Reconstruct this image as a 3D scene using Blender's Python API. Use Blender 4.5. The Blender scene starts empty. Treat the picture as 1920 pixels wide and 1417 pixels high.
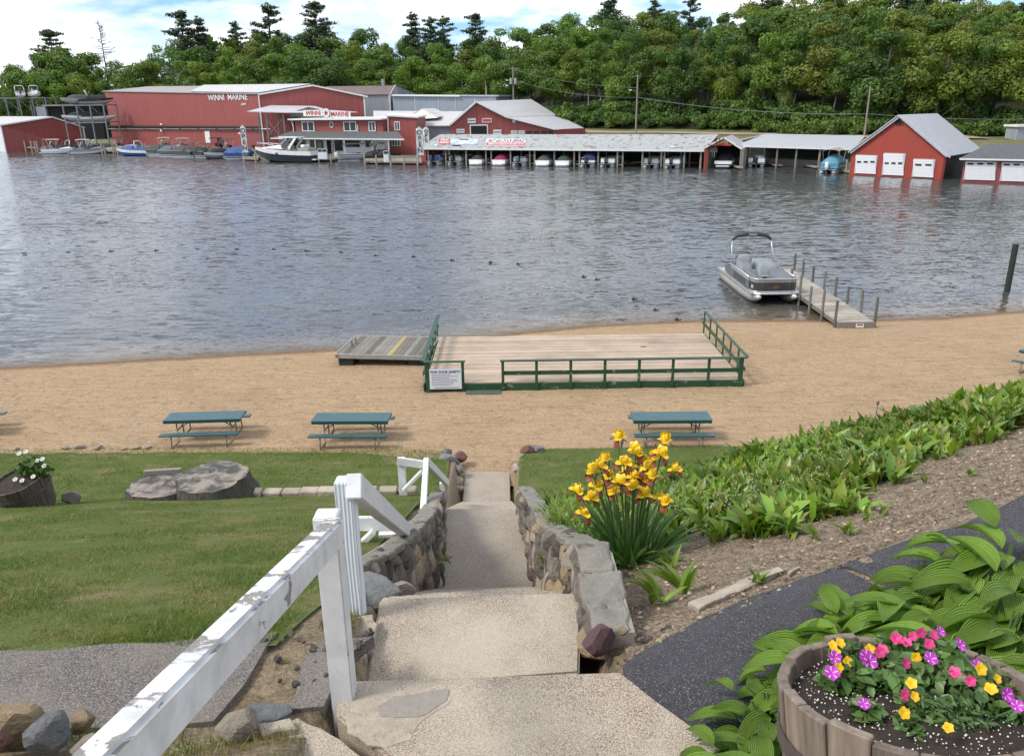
import bpy, bmesh, math, random
import numpy as np
from mathutils import Vector, Matrix, noise as mnoise
random.seed(7); rng = np.random.default_rng(7)
R = math.radians
scene = bpy.context.scene
COL = scene.collection

# ------------------------------------------------------------------ camera
CAM_H = 10.3                    # metres above the lake
FPX, HOR, ROLL = 1500.0, 193.0, 0.014
PITCH = math.atan((708.5 - HOR) / FPX)
cam_d = bpy.data.cameras.new('camera'); cam = bpy.data.objects.new('camera', cam_d); COL.objects.link(cam)
cam_d.sensor_width = 36.0; cam_d.lens = 36.0 * FPX / 1920.0; cam_d.clip_start = 0.05; cam_d.clip_end = 8000
cam.matrix_world = Matrix.Translation((0, 0, CAM_H)) @ Matrix.Rotation(R(90) - PITCH, 4, 'X') @ Matrix.Rotation(-ROLL, 4, 'Z')
scene.camera = cam

# ------------------------------------------------------------------ sky, sun, exposure
SUN_EL, SUN_AZ = R(48), R(250)   # compass bearing measured from +Y clockwise: sun to the left, a little behind
world = bpy.data.worlds.new('World'); scene.world = world; world.use_nodes = True
wn, wl = world.node_tree.nodes, world.node_tree.links
wn.clear()
w_out = wn.new('ShaderNodeOutputWorld'); w_bg = wn.new('ShaderNodeBackground'); w_bg.inputs['Strength'].default_value = 0.13
w_sky = wn.new('ShaderNodeTexSky'); w_sky.sky_type = 'NISHITA'; w_sky.sun_disc = False
w_sky.sun_elevation = SUN_EL; w_sky.sun_rotation = SUN_AZ; w_sky.air_density = 1.0; w_sky.dust_density = .6; w_sky.ozone_density = 1.5
w_tc = wn.new('ShaderNodeTexCoord')
w_map = wn.new('ShaderNodeMapping'); w_map.inputs['Scale'].default_value = (1.0, 1.0, 3.4); w_map.inputs['Location'].default_value = (0.35, 0.1, 0.2)
w_n1 = wn.new('ShaderNodeTexNoise'); w_n1.inputs['Scale'].default_value = 5.2; w_n1.inputs['Detail'].default_value = 9; w_n1.inputs['Roughness'].default_value = .56; w_n1.inputs['Distortion'].default_value = .25
w_r1 = wn.new('ShaderNodeValToRGB'); w_r1.color_ramp.elements[0].position = .36; w_r1.color_ramp.elements[1].position = .54
w_n2 = wn.new('ShaderNodeTexNoise'); w_n2.inputs['Scale'].default_value = 9; w_n2.inputs['Detail'].default_value = 6
w_r2 = wn.new('ShaderNodeValToRGB')
w_r2.color_ramp.elements[0].position = .34; w_r2.color_ramp.elements[0].color = (4.0, 4.5, 5.3, 1)
w_r2.color_ramp.elements[1].position = .58; w_r2.color_ramp.elements[1].color = (7.4, 7.4, 7.4, 1)
w_mix = wn.new('ShaderNodeMix'); w_mix.data_type = 'RGBA'
wl.new(w_tc.outputs['Generated'], w_map.inputs['Vector'])
wl.new(w_map.outputs['Vector'], w_n1.inputs['Vector']); wl.new(w_map.outputs['Vector'], w_n2.inputs['Vector'])
wl.new(w_n1.outputs['Fac'], w_r1.inputs['Fac']); wl.new(w_n2.outputs['Fac'], w_r2.inputs['Fac'])
wl.new(w_r1.outputs['Color'], w_mix.inputs['Factor']); w_tn = wn.new('ShaderNodeMix'); w_tn.data_type = 'RGBA'; w_tn.blend_type = 'MULTIPLY'; w_tn.inputs['Factor'].default_value = 1; w_tn.inputs['B'].default_value = (.50, .66, .90, 1); wl.new(w_sky.outputs['Color'], w_tn.inputs['A']); wl.new(w_tn.outputs['Result'], w_mix.inputs['A']); wl.new(w_r2.outputs['Color'], w_mix.inputs['B'])
wl.new(w_mix.outputs['Result'], w_bg.inputs['Color']); wl.new(w_bg.outputs['Background'], w_out.inputs['Surface'])

sun_d = bpy.data.lights.new('sun', 'SUN'); sun_d.energy = 2.0; sun_d.angle = R(15); sun_d.color = (1, .94, .85)
sun = bpy.data.objects.new('sun', sun_d); COL.objects.link(sun)
sdir = Vector((math.sin(SUN_AZ) * math.cos(SUN_EL), math.cos(SUN_AZ) * math.cos(SUN_EL), math.sin(SUN_EL)))
sun.rotation_euler = sdir.to_track_quat('Z', 'Y').to_euler(); sun.location = sdir * 60
vs = scene.view_settings
vs.view_transform = 'Standard'; vs.look = 'None'; vs.exposure = 0.80; vs.gamma = 1.0; vs.use_curve_mapping = False
scene.cycles.max_bounces = 6; scene.cycles.transparent_max_bounces = 12; scene.cycles.caustics_reflective = False; scene.cycles.caustics_refractive = False

# ------------------------------------------------------------------ measuring helpers (photo pixel -> place, at a known distance or height)
def ray(px, py):
    u, v = px - 960, py - 708.5
    c, s = math.cos(ROLL), math.sin(ROLL)
    u2, v2 = c * u - s * v, s * u + c * v
    ct, st = math.cos(PITCH), math.sin(PITCH)
    return Vector((u2 / FPX, ct - v2 / FPX * st, -st - v2 / FPX * ct))
def zp(px, py, z):
    d = ray(px, py); return Vector((0, 0, CAM_H)) + d * ((z - CAM_H) / d.z)
def yp(px, py, y):
    d = ray(px, py); return Vector((0, 0, CAM_H)) + d * (y / d.y)
def hz(px, py, y): return yp(px, py, y).z
def lerp(a, b, t): return a + (b - a) * t
def interp(x, xs, ys): return float(np.interp(x, xs, ys))
def clamp(x, a=0., b=1.): return max(a, min(b, x))
def sstep(a, b, x):
    t = clamp((x - a) / (b - a)); return t * t * (3 - 2 * t)

# ------------------------------------------------------------------ materials
MATS = {}
def nt(name):
    m = bpy.data.materials.new(name); m.use_nodes = True
    n = m.node_tree.nodes; l = m.node_tree.links
    return m, n, l, n['Principled BSDF']
def c4(c): return (c[0], c[1], c[2], 1)
def mixc(n, l, fac, a, b, blend='MIX'):
    x = n.new('ShaderNodeMix'); x.data_type = 'RGBA'; x.blend_type = blend
    for k, v in (('Factor', fac), ('A', a), ('B', b)):
        if hasattr(v, 'is_output'): l.new(v, x.inputs[k])
        elif k == 'Factor': x.inputs[k].default_value = v
        else: x.inputs[k].default_value = c4(v)
    return x.outputs['Result']
def noise_tex(n, l, vec, scale, detail=5, rough=.55, dist=0.):
    x = n.new('ShaderNodeTexNoise'); x.inputs['Scale'].default_value = scale; x.inputs['Detail'].default_value = detail
    x.inputs['Roughness'].default_value = rough; x.inputs['Distortion'].default_value = dist
    l.new(vec, x.inputs['Vector']); return x.outputs['Fac']
def ramp(n, l, fac, stops):
    x = n.new('ShaderNodeValToRGB'); e = x.color_ramp.elements
    while len(e) < len(stops): e.new(.5)
    for k, (p, c) in enumerate(stops):
        e[k].position = p; e[k].color = c4(c) if hasattr(c, '__len__') else (c, c, c, 1)
    l.new(fac, x.inputs['Fac']); return x.outputs['Color']
def coords(n, l, kind='Object', scale=(1, 1, 1), rot=(0, 0, 0)):
    if kind == 'World':
        g = n.new('ShaderNodeNewGeometry'); o = g.outputs['Position']
    else:
        g = n.new('ShaderNodeTexCoord'); o = g.outputs[kind]
    if scale != (1, 1, 1) or rot != (0, 0, 0):
        m = n.new('ShaderNodeMapping'); m.inputs['Scale'].default_value = scale; m.inputs['Rotation'].default_value = rot
        l.new(o, m.inputs['Vector']); o = m.outputs['Vector']
    return o
def bump(n, l, h, strength, dist, prev=None):
    b = n.new('ShaderNodeBump'); b.inputs['Strength'].default_value = strength; b.inputs['Distance'].default_value = dist
    l.new(h, b.inputs['Height'])
    if prev is not None: l.new(prev, b.inputs['Normal'])
    return b.outputs['Normal']
def randmul(n, l, col, amt):
    oi = n.new('ShaderNodeObjectInfo'); mr = n.new('ShaderNodeMapRange')
    mr.inputs['To Min'].default_value = 1 - amt; mr.inputs['To Max'].default_value = 1 + amt
    l.new(oi.outputs['Random'], mr.inputs['Value'])
    cb = n.new('ShaderNodeCombineColor')
    for k in range(3): l.new(mr.outputs['Result'], cb.inputs[k])
    return mixc(n, l, 1.0, col, cb.outputs['Color'], 'MULTIPLY')
def mat(name, col, rough=.7, col2=None, var=.25, scale=6, bstr=.25, bscale=30, bdist=.01, metal=0., rand=0., kind='Object',
        stretch=(1, 1, 1), tint=False, dirt=None, spec=.5, coat=0.):
    m, n, l, p = nt(name); MATS[name] = m
    v = coords(n, l, kind, stretch)
    f = noise_tex(n, l, v, scale, 6, .6)
    col2 = col2 or tuple(c * (1 - var) for c in col)
    c = mixc(n, l, ramp(n, l, f, [(.3, 0), (.7, 1)]), col, col2)
    if dirt:
        f2 = noise_tex(n, l, coords(n, l, kind), dirt[1], 7, .65)
        c = mixc(n, l, ramp(n, l, f2, [(dirt[2], 0), (dirt[2] + .12, 1)]), c, dirt[0])
    if tint:
        a = n.new('ShaderNodeAttribute'); a.attribute_name = 'tint'; c = mixc(n, l, 1., c, a.outputs['Color'], 'MULTIPLY')
    if rand: c = randmul(n, l, c, rand)
    l.new(c, p.inputs['Base Color'])
    p.inputs['Roughness'].default_value = rough; p.inputs['Metallic'].default_value = metal
    p.inputs['Specular IOR Level'].default_value = spec; p.inputs['Coat Weight'].default_value = coat
    if bstr:
        l.new(bump(n, l, noise_tex(n, l, v, bscale, 6, .65), bstr, bdist), p.inputs['Normal'])
    return m
def leaf_mat(name, col, col2, rough=.45, trans=.25, rand=.12, scale=9, tint=True, veins=None):
    m, n, l, p = nt(name); MATS[name] = m
    v = coords(n, l, 'Object')
    f = noise_tex(n, l, v, scale, 3)
    c = mixc(n, l, ramp(n, l, f, [(.35, 0), (.65, 1)]), col, col2)
    if tint:
        a = n.new('ShaderNodeAttribute'); a.attribute_name = 'tint'; c = mixc(n, l, 1., c, a.outputs['Color'], 'MULTIPLY')
    if rand: c = randmul(n, l, c, rand)
    l.new(c, p.inputs['Base Color']); p.inputs['Roughness'].default_value = rough
    if veins:
        w = n.new('ShaderNodeTexWave'); w.bands_direction = 'Y'; w.inputs['Scale'].default_value = veins * .6; w.inputs['Distortion'].default_value = .08; w.inputs['Detail'].default_value = 1
        l.new(coords(n, l, 'UV'), w.inputs['Vector'])
        l.new(bump(n, l, w.outputs['Fac'], .9, .006), p.inputs['Normal']); c = mixc(n, l, w.outputs['Fac'], mixc(n, l, 1., c, (.80, .82, .8), 'MULTIPLY'), c); l.new(c, p.inputs['Base Color'])
    t = n.new('ShaderNodeBsdfTranslucent'); l.new(mixc(n, l, 1., c, (.75, 1., .35), 'MULTIPLY'), t.inputs['Color'])
    ms = n.new('ShaderNodeMixShader'); ms.inputs['Fac'].default_value = trans
    l.new(p.outputs[0], ms.inputs[1]); l.new(t.outputs[0], ms.inputs[2]); l.new(ms.outputs[0], n['Material Output'].inputs['Surface'])
    return m

# ------------------------------------------------------------------ mesh helpers
class MB:
    """collects shapes, links them as ONE mesh object"""
    def __init__(s): s.v = []; s.f = []
    def add(s, vs, fs):
        k = len(s.v); s.v += [tuple(x) for x in vs]; s.f += [tuple(i + k for i in f) for f in fs]; return s
    def box(s, c, d, M=None):
        x, y, z = d[0] / 2, d[1] / 2, d[2] / 2
        vs = [Vector((a * x, b * y, e * z)) for e in (-1, 1) for a, b in ((-1, -1), (1, -1), (1, 1), (-1, 1))]
        if M is not None: vs = [M @ q for q in vs]
        c = Vector(c); return s.add([q + c for q in vs], [(3, 2, 1, 0), (4, 5, 6, 7), (0, 1, 5, 4), (1, 2, 6, 5), (2, 3, 7, 6), (3, 0, 4, 7)])
    def b2(s, a, b): return s.box([(a[k] + b[k]) / 2 for k in range(3)], [abs(b[k] - a[k]) for k in range(3)])
    def bar(s, a, b, w, h, up=(0, 0, 1)):
        a, b = Vector(a), Vector(b); d = (b - a); L = d.length; d.normalize(); up = Vector(up)
        sx = d.cross(up)
        if sx.length < 1e-4: sx = d.cross(Vector((0, 1, 0)))
        sx.normalize(); uu = sx.cross(d)
        vs = [q + sx * (i * w / 2) + uu * (j * h / 2) for q in (a, b) for i, j in ((-1, -1), (1, -1), (1, 1), (-1, 1))]
        return s.add(vs, [(0, 1, 2, 3), (7, 6, 5, 4), (4, 5, 1, 0), (5, 6, 2, 1), (6, 7, 3, 2), (7, 4, 0, 3)])
    def tube(s, pts, r, n=8, cap=True):
        pts = [Vector(p) for p in pts]; rs = r if hasattr(r, '__len__') else [r] * len(pts)
        k = len(s.v); prev = None
        for i, p in enumerate(pts):
            d = (pts[min(i + 1, len(pts) - 1)] - pts[max(i - 1, 0)]).normalized()
            a = d.cross(Vector((0, 0, 1))) if abs(d.z) < .95 else d.cross(Vector((1, 0, 0)))
            a.normalize(); b = d.cross(a)
            for j in range(n):
                t = 2 * math.pi * j / n; s.v.append(tuple(p + (a * math.cos(t) + b * math.sin(t)) * rs[i]))
        for i in range(len(pts) - 1):
            for j in range(n):
                q = (j + 1) % n; s.f.append((k + i * n + j, k + i * n + q, k + (i + 1) * n + q, k + (i + 1) * n + j))
        if cap:
            s.f.append(tuple(k + j for j in range(n))[::-1]); s.f.append(tuple(k + (len(pts) - 1) * n + j for j in range(n)))
        return s
    def poly(s, pts, z0, z1):
        n = len(pts)
        g0 = z0 if callable(z0) else (lambda x, y: z0)
        g1 = z1 if callable(z1) else (lambda x, y: z1)
        return s.add([(x, y, g0(x, y)) for x, y in pts] + [(x, y, g1(x, y)) for x, y in pts],
                     [tuple(range(n))[::-1], tuple(range(n, 2 * n))] + [(i, (i + 1) % n, n + (i + 1) % n, n + i) for i in range(n)])
    def slab(s, pts, th):
        """thick sheet from a 3-D polygon, thickness along its normal (downwards)"""
        pts = [Vector(p) for p in pts]; nrm = (pts[1] - pts[0]).cross(pts[2] - pts[0]).normalized()
        if nrm.z < 0: pts = pts[::-1]; nrm = -nrm
        n = len(pts); return s.add(pts + [p - nrm * th for p in pts], [tuple(range(n)), tuple(range(n, 2 * n))[::-1]] + [((i + 1) % n, i, n + i, n + (i + 1) % n) for i in range(n)])
    def loft(s, secs, cap=True):
        """secs: list of equal-length closed rings"""
        k = len(s.v); m = len(secs[0])
        for r_ in secs: s.v += [tuple(q) for q in r_]
        for i in range(len(secs) - 1):
            for j in range(m):
                q = (j + 1) % m; s.f.append((k + i * m + j, k + i * m + q, k + (i + 1) * m + q, k + (i + 1) * m + j))
        if cap: s.f.append(tuple(k + j for j in range(m))[::-1]); s.f.append(tuple(k + (len(secs) - 1) * m + j for j in range(m)))
        return s
    def grid(s, P, nu, nv):
        k = len(s.v); s.v += [tuple(P(i / nu, j / nv)) for j in range(nv + 1) for i in range(nu + 1)]
        s.f += [(k + j * (nu + 1) + i, k + j * (nu + 1) + i + 1, k + (j + 1) * (nu + 1) + i + 1, k + (j + 1) * (nu + 1) + i) for j in range(nv) for i in range(nu)]
        return s
    def mesh(s, name, m=None, smooth=False, bev=0., seg=1):
        me = bpy.data.meshes.new(name); me.from_pydata(s.v, [], s.f)
        if bev:
            bm = bmesh.new(); bm.from_mesh(me); bmesh.ops.recalc_face_normals(bm, faces=bm.faces)
            bmesh.ops.bevel(bm, geom=[e for e in bm.edges if len(e.link_faces) == 2 and e.calc_face_angle(0) > .5], offset=bev, segments=seg, affect='EDGES', clamp_overlap=True)
            bm.to_mesh(me); bm.free()
        if m is not None: me.materials.append(MATS[m] if isinstance(m, str) else m)
        if smooth: me.polygons.foreach_set('use_smooth', [True] * len(me.polygons))
        me.update(); return me
    def build(s, name, m=None, parent=None, smooth=False, bev=0., seg=1, loc=None, rz=0):
        return link(name, s.mesh(name, m, smooth, bev, seg), parent, loc, rz)
def link(name, me, parent=None, loc=None, rz=0, rot=None, scale=None):
    o = bpy.data.objects.new(name, me); COL.objects.link(o)
    if parent is not None: o.parent = parent
    if loc is not None: o.location = loc
    if rz: o.rotation_euler = (0, 0, rz)
    if rot is not None: o.rotation_euler = rot
    if scale is not None: o.scale = scale if hasattr(scale, '__len__') else (scale,) * 3
    return o
def tag(o, label=None, cat=None, group=None, kind=None):
    for k, v in (('label', label), ('category', cat), ('group', group), ('kind', kind)):
        if v: o[k] = v
    return o
def thing(name, label, cat, loc=(0, 0, 0), rz=0, group=None):
    o = bpy.data.objects.new(name, None); COL.objects.link(o); o.empty_display_size = .2
    o.location = loc; o.rotation_euler = (0, 0, rz); return tag(o, label, cat, group)
def copy_tree(o, parent=None):
    c = o.copy(); COL.objects.link(c); c.parent = parent
    for ch in o.children: copy_tree(ch, c)
    return c
def bulk(name, V, Fc, m, parent=None, tint=None, smooth=False, kind=None):
    """big mesh from numpy arrays: V (n,3), Fc (k,3|4), tint (n,3)"""
    V = np.asarray(V, np.float32); Fc = np.asarray(Fc, np.int32); k, s_ = Fc.shape
    me = bpy.data.meshes.new(name); me.vertices.add(len(V)); me.vertices.foreach_set('co', V.ravel())
    me.loops.add(k * s_); me.loops.foreach_set('vertex_index', Fc.ravel())
    me.polygons.add(k); me.polygons.foreach_set('loop_start', np.arange(0, k * s_, s_, dtype=np.int32))
    if smooth: me.polygons.foreach_set('use_smooth', np.ones(k, bool))
    me.update(calc_edges=True)
    if tint is not None:
        a = me.attributes.new('tint', 'FLOAT_COLOR', 'POINT'); t4 = np.ones((len(V), 4), np.float32); t4[:, :3] = tint; a.data.foreach_set('color', t4.ravel())
    me.materials.append(MATS[m] if isinstance(m, str) else m)
    if parent == 'mesh': return me
    o = link(name, me, parent)
    if kind: o['kind'] = kind
    return o
def text_mesh(s, size, m, name='lettering', depth=.01, bold=0., shear=0., align='CENTER'):
    cu = bpy.data.curves.new('t', 'FONT'); cu.body = s; cu.size = size; cu.align_x = align; cu.align_y = 'CENTER'
    cu.extrude = depth; cu.offset = bold; cu.shear = shear; cu.resolution_u = 2
    ob = bpy.data.objects.new('t', cu); COL.objects.link(ob)
    me = bpy.data.meshes.new_from_object(ob.evaluated_get(bpy.context.evaluated_depsgraph_get()))
    bpy.data.objects.remove(ob); bpy.data.curves.remove(cu)
    me.name = name; me.materials.clear(); me.materials.append(MATS[m]); return me
def rock_mesh(seed, sub=2, rough=.35, flat=1.):
    bm = bmesh.new(); bmesh.ops.create_icosphere(bm, subdivisions=sub, radius=1)
    o = Vector((seed * 7.3, seed * 3.1, seed * 1.7)); kr = random.Random(seed)
    planes = [(Vector((kr.gauss(0, 1), kr.gauss(0, 1), kr.gauss(0, 1))).normalized(), kr.uniform(.52, .82)) for _ in range(11)]
    for v in bm.verts:
        q = v.co * (1.05 + rough * .5 * mnoise.noise(v.co * 1.1 + o))
        for pn, pd in planes:
            k = q.dot(pn) - pd
            if k > 0: q = q - pn * k * .94
        q = q * (1 + rough * (.10 * mnoise.noise(v.co * 3.1 + o) + .06 * mnoise.noise(v.co * 7 + o)))
        v.co = q; v.co.z *= flat
    me = bpy.data.meshes.new('rock'); bm.to_mesh(me); bm.free(); return me
def leafcloud(C, Rr, n, size, seed, flat=.75, spread=.35):
    """n small leaf faces on and in each of the given blobs"""
    r_ = np.random.default_rng(seed); P_, N_, T_ = [], [], []
    for k, (c, rad) in enumerate(zip(C, Rr)):
        m_ = int(n * (rad / np.mean(Rr)) ** 2); d = r_.normal(0, 1, (m_, 3)); d /= np.linalg.norm(d, axis=1)[:, None]
        rr_ = rad * (1 - spread * r_.random(m_) ** 1.5) * (1 + .22 * np.sin(d[:, 0] * 5 + k) * np.cos(d[:, 1] * 6 + k * 2))
        P_.append(np.array(c) + d * rr_[:, None] * np.array([1, 1, flat])); N_.append(d + r_.normal(0, .55, (m_, 3)))
        base = r_.uniform(.78, 1.25); T_.append(np.stack([base * r_.uniform(.85, 1.25, m_), base * r_.uniform(.88, 1.12, m_), base * r_.uniform(.7, 1.2, m_)], 1))
    P_, N_, T_ = np.concatenate(P_), np.concatenate(N_), np.concatenate(T_); N_ /= np.linalg.norm(N_, axis=1)[:, None]
    m_ = len(P_); a = np.cross(N_, r_.normal(0, 1, (m_, 3))); a /= np.linalg.norm(a, axis=1)[:, None]; b = np.cross(N_, a)
    s = size * r_.uniform(.55, 1.25, m_)[:, None]; w = s * r_.uniform(.45, .75, m_)[:, None]
    V = np.stack([P_ - a * s, P_ - b * w, P_ + a * s, P_ + b * w], 1).reshape(-1, 3)
    return V, np.arange(4 * m_).reshape(-1, 4), np.repeat(T_, 4, 0)
# ------------------------------------------------------------------ material library
mat('white_paint', (.70, .71, .72), .55, (.56, .57, .57), scale=9, bstr=.3, bscale=70, bdist=.004, dirt=((.33, .31, .27), 13, .62), stretch=(1, 1, 1))
def peeling():
    m, n, l, p = nt('peeling_paint'); MATS['peeling_paint'] = m
    v = coords(n, l, 'Object'); vs_ = coords(n, l, 'Object', (60, 4, 12), (0, 0, 0))
    wood = mixc(n, l, ramp(n, l, noise_tex(n, l, coords(n, l, 'Object', (90, 90, 6)), 1.5, 6), [(.35, 0), (.65, 1)]), (.30, .28, .25), (.16, .15, .135))
    paint = mixc(n, l, ramp(n, l, noise_tex(n, l, v, 9, 7, .65), [(.35, 0), (.7, 1)]), (.72, .73, .74), (.50, .50, .49))
    msk = noise_tex(n, l, coords(n, l, 'Object', (1, 1, 1)), 6.5, 8, .62, .5)
    g = n.new('ShaderNodeNewGeometry'); sx = n.new('ShaderNodeSeparateXYZ'); l.new(g.outputs['Normal'], sx.inputs[0])
    mr = n.new('ShaderNodeMapRange'); mr.inputs['From Min'].default_value = .2; mr.inputs['From Max'].default_value = .9; mr.inputs['To Min'].default_value = -.055; mr.inputs['To Max'].default_value = .06
    l.new(sx.outputs['Z'], mr.inputs['Value'])
    ad = n.new('ShaderNodeMath'); ad.operation = 'ADD'; l.new(msk, ad.inputs[0]); l.new(mr.outputs[0], ad.inputs[1])
    k = ramp(n, l, ad.outputs[0], [(.575, 0), (.60, 1)])
    l.new(mixc(n, l, k, paint, wood), p.inputs['Base Color']); p.inputs['Roughness'].default_value = .55
    iv = n.new('ShaderNodeMath'); iv.operation = 'SUBTRACT'; iv.inputs[0].default_value = 1; l.new(k, iv.inputs[1])
    b0 = bump(n, l, noise_tex(n, l, coords(n, l, 'Object', (90, 90, 8)), 1.5, 6), .35, .004)
    l.new(bump(n, l, iv.outputs[0], .6, .004, b0), p.inputs['Normal'])
peeling()
def grain_post():
    m, n, l, p = nt('grain_paint'); MATS['grain_paint'] = m
    w = n.new('ShaderNodeTexWave'); w.wave_type = 'BANDS'; w.bands_direction = 'X'; w.inputs['Scale'].default_value = 16; w.inputs['Distortion'].default_value = 3.2; w.inputs['Detail'].default_value = 2
    w.inputs['Detail Scale'].default_value = .6
    mp = n.new('ShaderNodeMapping'); mp.inputs['Location'].default_value = (.13, .06, .2); mp.inputs['Scale'].default_value = (1., 1., .14); l.new(coords(n, l, 'Object'), mp.inputs['Vector']); l.new(mp.outputs[0], w.inputs['Vector'])
    k = ramp(n, l, w.outputs['Fac'], [(.80, 0), (.95, 1)])
    l.new(mixc(n, l, k, mixc(n, l, noise_tex(n, l, coords(n, l), 14), (.74, .78, .81), (.62, .68, .72)), (.40, .45, .49)), p.inputs['Base Color'])
    p.inputs['Roughness'].default_value = .6
    l.new(bump(n, l, w.outputs['Fac'], .5, .006), p.inputs['Normal'])
grain_post()
def aggregate(name, cols, scale=90, rough=.9, bstr=.5, stain=None):
    m, n, l, p = nt(name); MATS[name] = m
    v = coords(n, l, 'World')
    vo = n.new('ShaderNodeTexVoronoi'); vo.inputs['Scale'].default_value = scale; l.new(v, vo.inputs['Vector'])
    sp = n.new('ShaderNodeSeparateColor'); l.new(vo.outputs['Color'], sp.inputs[0])
    c = ramp(n, l, sp.outputs[0], cols)
    c = mixc(n, l, ramp(n, l, vo.outputs['Distance'], [(.35, 0), (.75, 1)]), c, tuple(a * .45 for a in cols[0][1]))
    f = noise_tex(n, l, v, 2.2, 6, .6)
    c = mixc(n, l, ramp(n, l, f, [(.38, 0), (.68, .6)]), c, stain or tuple(a * .72 for a in cols[1][1]))
    l.new(c, p.inputs['Base Color']); p.inputs['Roughness'].default_value = rough
    b0 = bump(n, l, noise_tex(n, l, v, 14, 5), .10, .02)
    l.new(bump(n, l, vo.outputs['Distance'], -bstr, .006, b0), p.inputs['Normal'])
aggregate('exposed_concrete', [(0., (.29, .235, .175)), (.3, (.40, .33, .25)), (.6, (.45, .375, .285)), (.8, (.36, .275, .21)), (.93, (.53, .465, .38))], 175, stain=(.44, .39, .305))
aggregate('path_concrete', [(0., (.27, .225, .175)), (.4, (.40, .345, .275)), (.75, (.47, .405, .32)), (.95, (.54, .48, .39))], 125, stain=(.36, .31, .25))
aggregate('asphalt', [(0., (.030, .029, .034)), (.5, (.046, .045, .050)), (.75, (.075, .073, .075)), (.92, (.13, .125, .12)), (.985, (.24, .23, .21))], 170, .85, .7, (.048, .046, .056))
aggregate('old_asphalt', [(0., (.11, .098, .088)), (.4, (.155, .138, .122)), (.75, (.195, .175, .155)), (.95, (.28, .255, .225))], 150, .9, .6, (.19, .17, .145))
mat('mortar', (.44, .385, .30), .9, (.33, .28, .215), scale=14, bstr=1., bscale=60, bdist=.012, dirt=((.27, .235, .185), 22, .54))
mat('mortar_grey', (.31, .28, .245), .9, (.25, .225, .195), scale=20, bstr=1., bscale=80, bdist=.01)
mat('cap_concrete', (.25, .235, .195), .9, (.17, .16, .135), scale=9, bstr=.9, bscale=40, bdist=.02, dirt=((.15, .145, .115), 7, .56))
mat('stone', (.27, .225, .18), .85, (.12, .10, .085), scale=2.4, bstr=1., bscale=9, bdist=.06, rand=.5, dirt=((.30, .30, .26), 3, .58))
mat('stone_light', (.42, .36, .28), .85, (.26, .22, .18), scale=2.2, bstr=.8, bscale=7, bdist=.05, rand=.2)
mat('stone_tan', (.40, .29, .17), .85, (.27, .20, .12), scale=2.2, bstr=.8, bscale=7, bdist=.05)
mat('stone_grey', (.20, .205, .205), .85, (.11, .115, .12), scale=2.2, bstr=.8, bscale=7, bdist=.05, rand=.25, dirt=((.30, .28, .22), 2.2, .62))
mat('stone_purple', (.15, .075, .08), .8, (.08, .045, .055), scale=5, bstr=.7, bscale=14, bdist=.04, dirt=((.3, .24, .2), 9, .68))
mat('stone_red', (.20, .10, .07), .85, (.12, .06, .05), scale=3, bstr=.8, bscale=9, bdist=.05)
mat('wood_weathered', (.235, .215, .185), .85, (.13, .12, .105), scale=1.5, stretch=(30, 3, 30), bstr=.5, bscale=2.5, rand=.3)
mat('stump_bark', (.115, .10, .085), .95, (.05, .045, .04), scale=3, stretch=(6, 6, 1.2), bstr=1., bscale=5, bdist=.06)
def stump_top():
    m, n, l, p = nt('stump_top'); MATS['stump_top'] = m
    w = n.new('ShaderNodeTexWave'); w.wave_type = 'RINGS'; w.rings_direction = 'Z'; w.inputs['Scale'].default_value = 9; w.inputs['Distortion'].default_value = 7; w.inputs['Detail'].default_value = 4
    v = coords(n, l); l.new(v, w.inputs['Vector'])
    c = mixc(n, l, w.outputs['Fac'], (.30, .26, .21), (.22, .19, .155))
    c = mixc(n, l, ramp(n, l, noise_tex(n, l, v, 3.4, 7, .65, .5), [(.42, 0), (.56, 1)]), c, (.065, .062, .060))
    l.new(c, p.inputs['Base Color']); p.inputs['Roughness'].default_value = .9
    l.new(bump(n, l, noise_tex(n, l, coords(n, l, 'Object', (3, 14, 3)), 3, 7), .8, .03), p.inputs['Normal'])
stump_top()
def ground_mat(name, stops, scale, sub, fine, bstr, bd, kind='World', fstr=.5, wav=None):
    """patches of colour + fine grain + relief"""
    m, n, l, p = nt(name); MATS[name] = m
    v = coords(n, l, kind)
    c = ramp(n, l, noise_tex(n, l, v, scale, 8, .62), stops)
    g = ramp(n, l, noise_tex(n, l, v, fine, 3, .7), [(.3, 1 - fstr), (.7, 1 + fstr * .6)])
    c = mixc(n, l, 1., c, g, 'MULTIPLY')
    l.new(c, p.inputs['Base Color']); p.inputs['Roughness'].default_value = .95; p.inputs['Specular IOR Level'].default_value = .2
    h = noise_tex(n, l, v, sub, 8, .65)
    nn = bump(n, l, h, bstr, bd)
    if wav:
        nn = bump(n, l, noise_tex(n, l, coords(n, l, kind, wav), 1., 6, .6, .6), .9, .05, nn)
    l.new(nn, p.inputs['Normal']); return m
ground_mat('turf', [(.30, (.20, .16, .080)), (.44, (.105, .13, .036)), (.6, (.080, .118, .024)), (.74, (.21, .165, .085))], 1.3, 25, 60, .8, .02)
ground_mat('sand', [(.30, (.32, .222, .134)), (.5, (.37, .26, .155)), (.7, (.35, .252, .158))], .35, 9, 14, .8, .08, fstr=.28, wav=(1.1, 4.5, 1))
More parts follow.
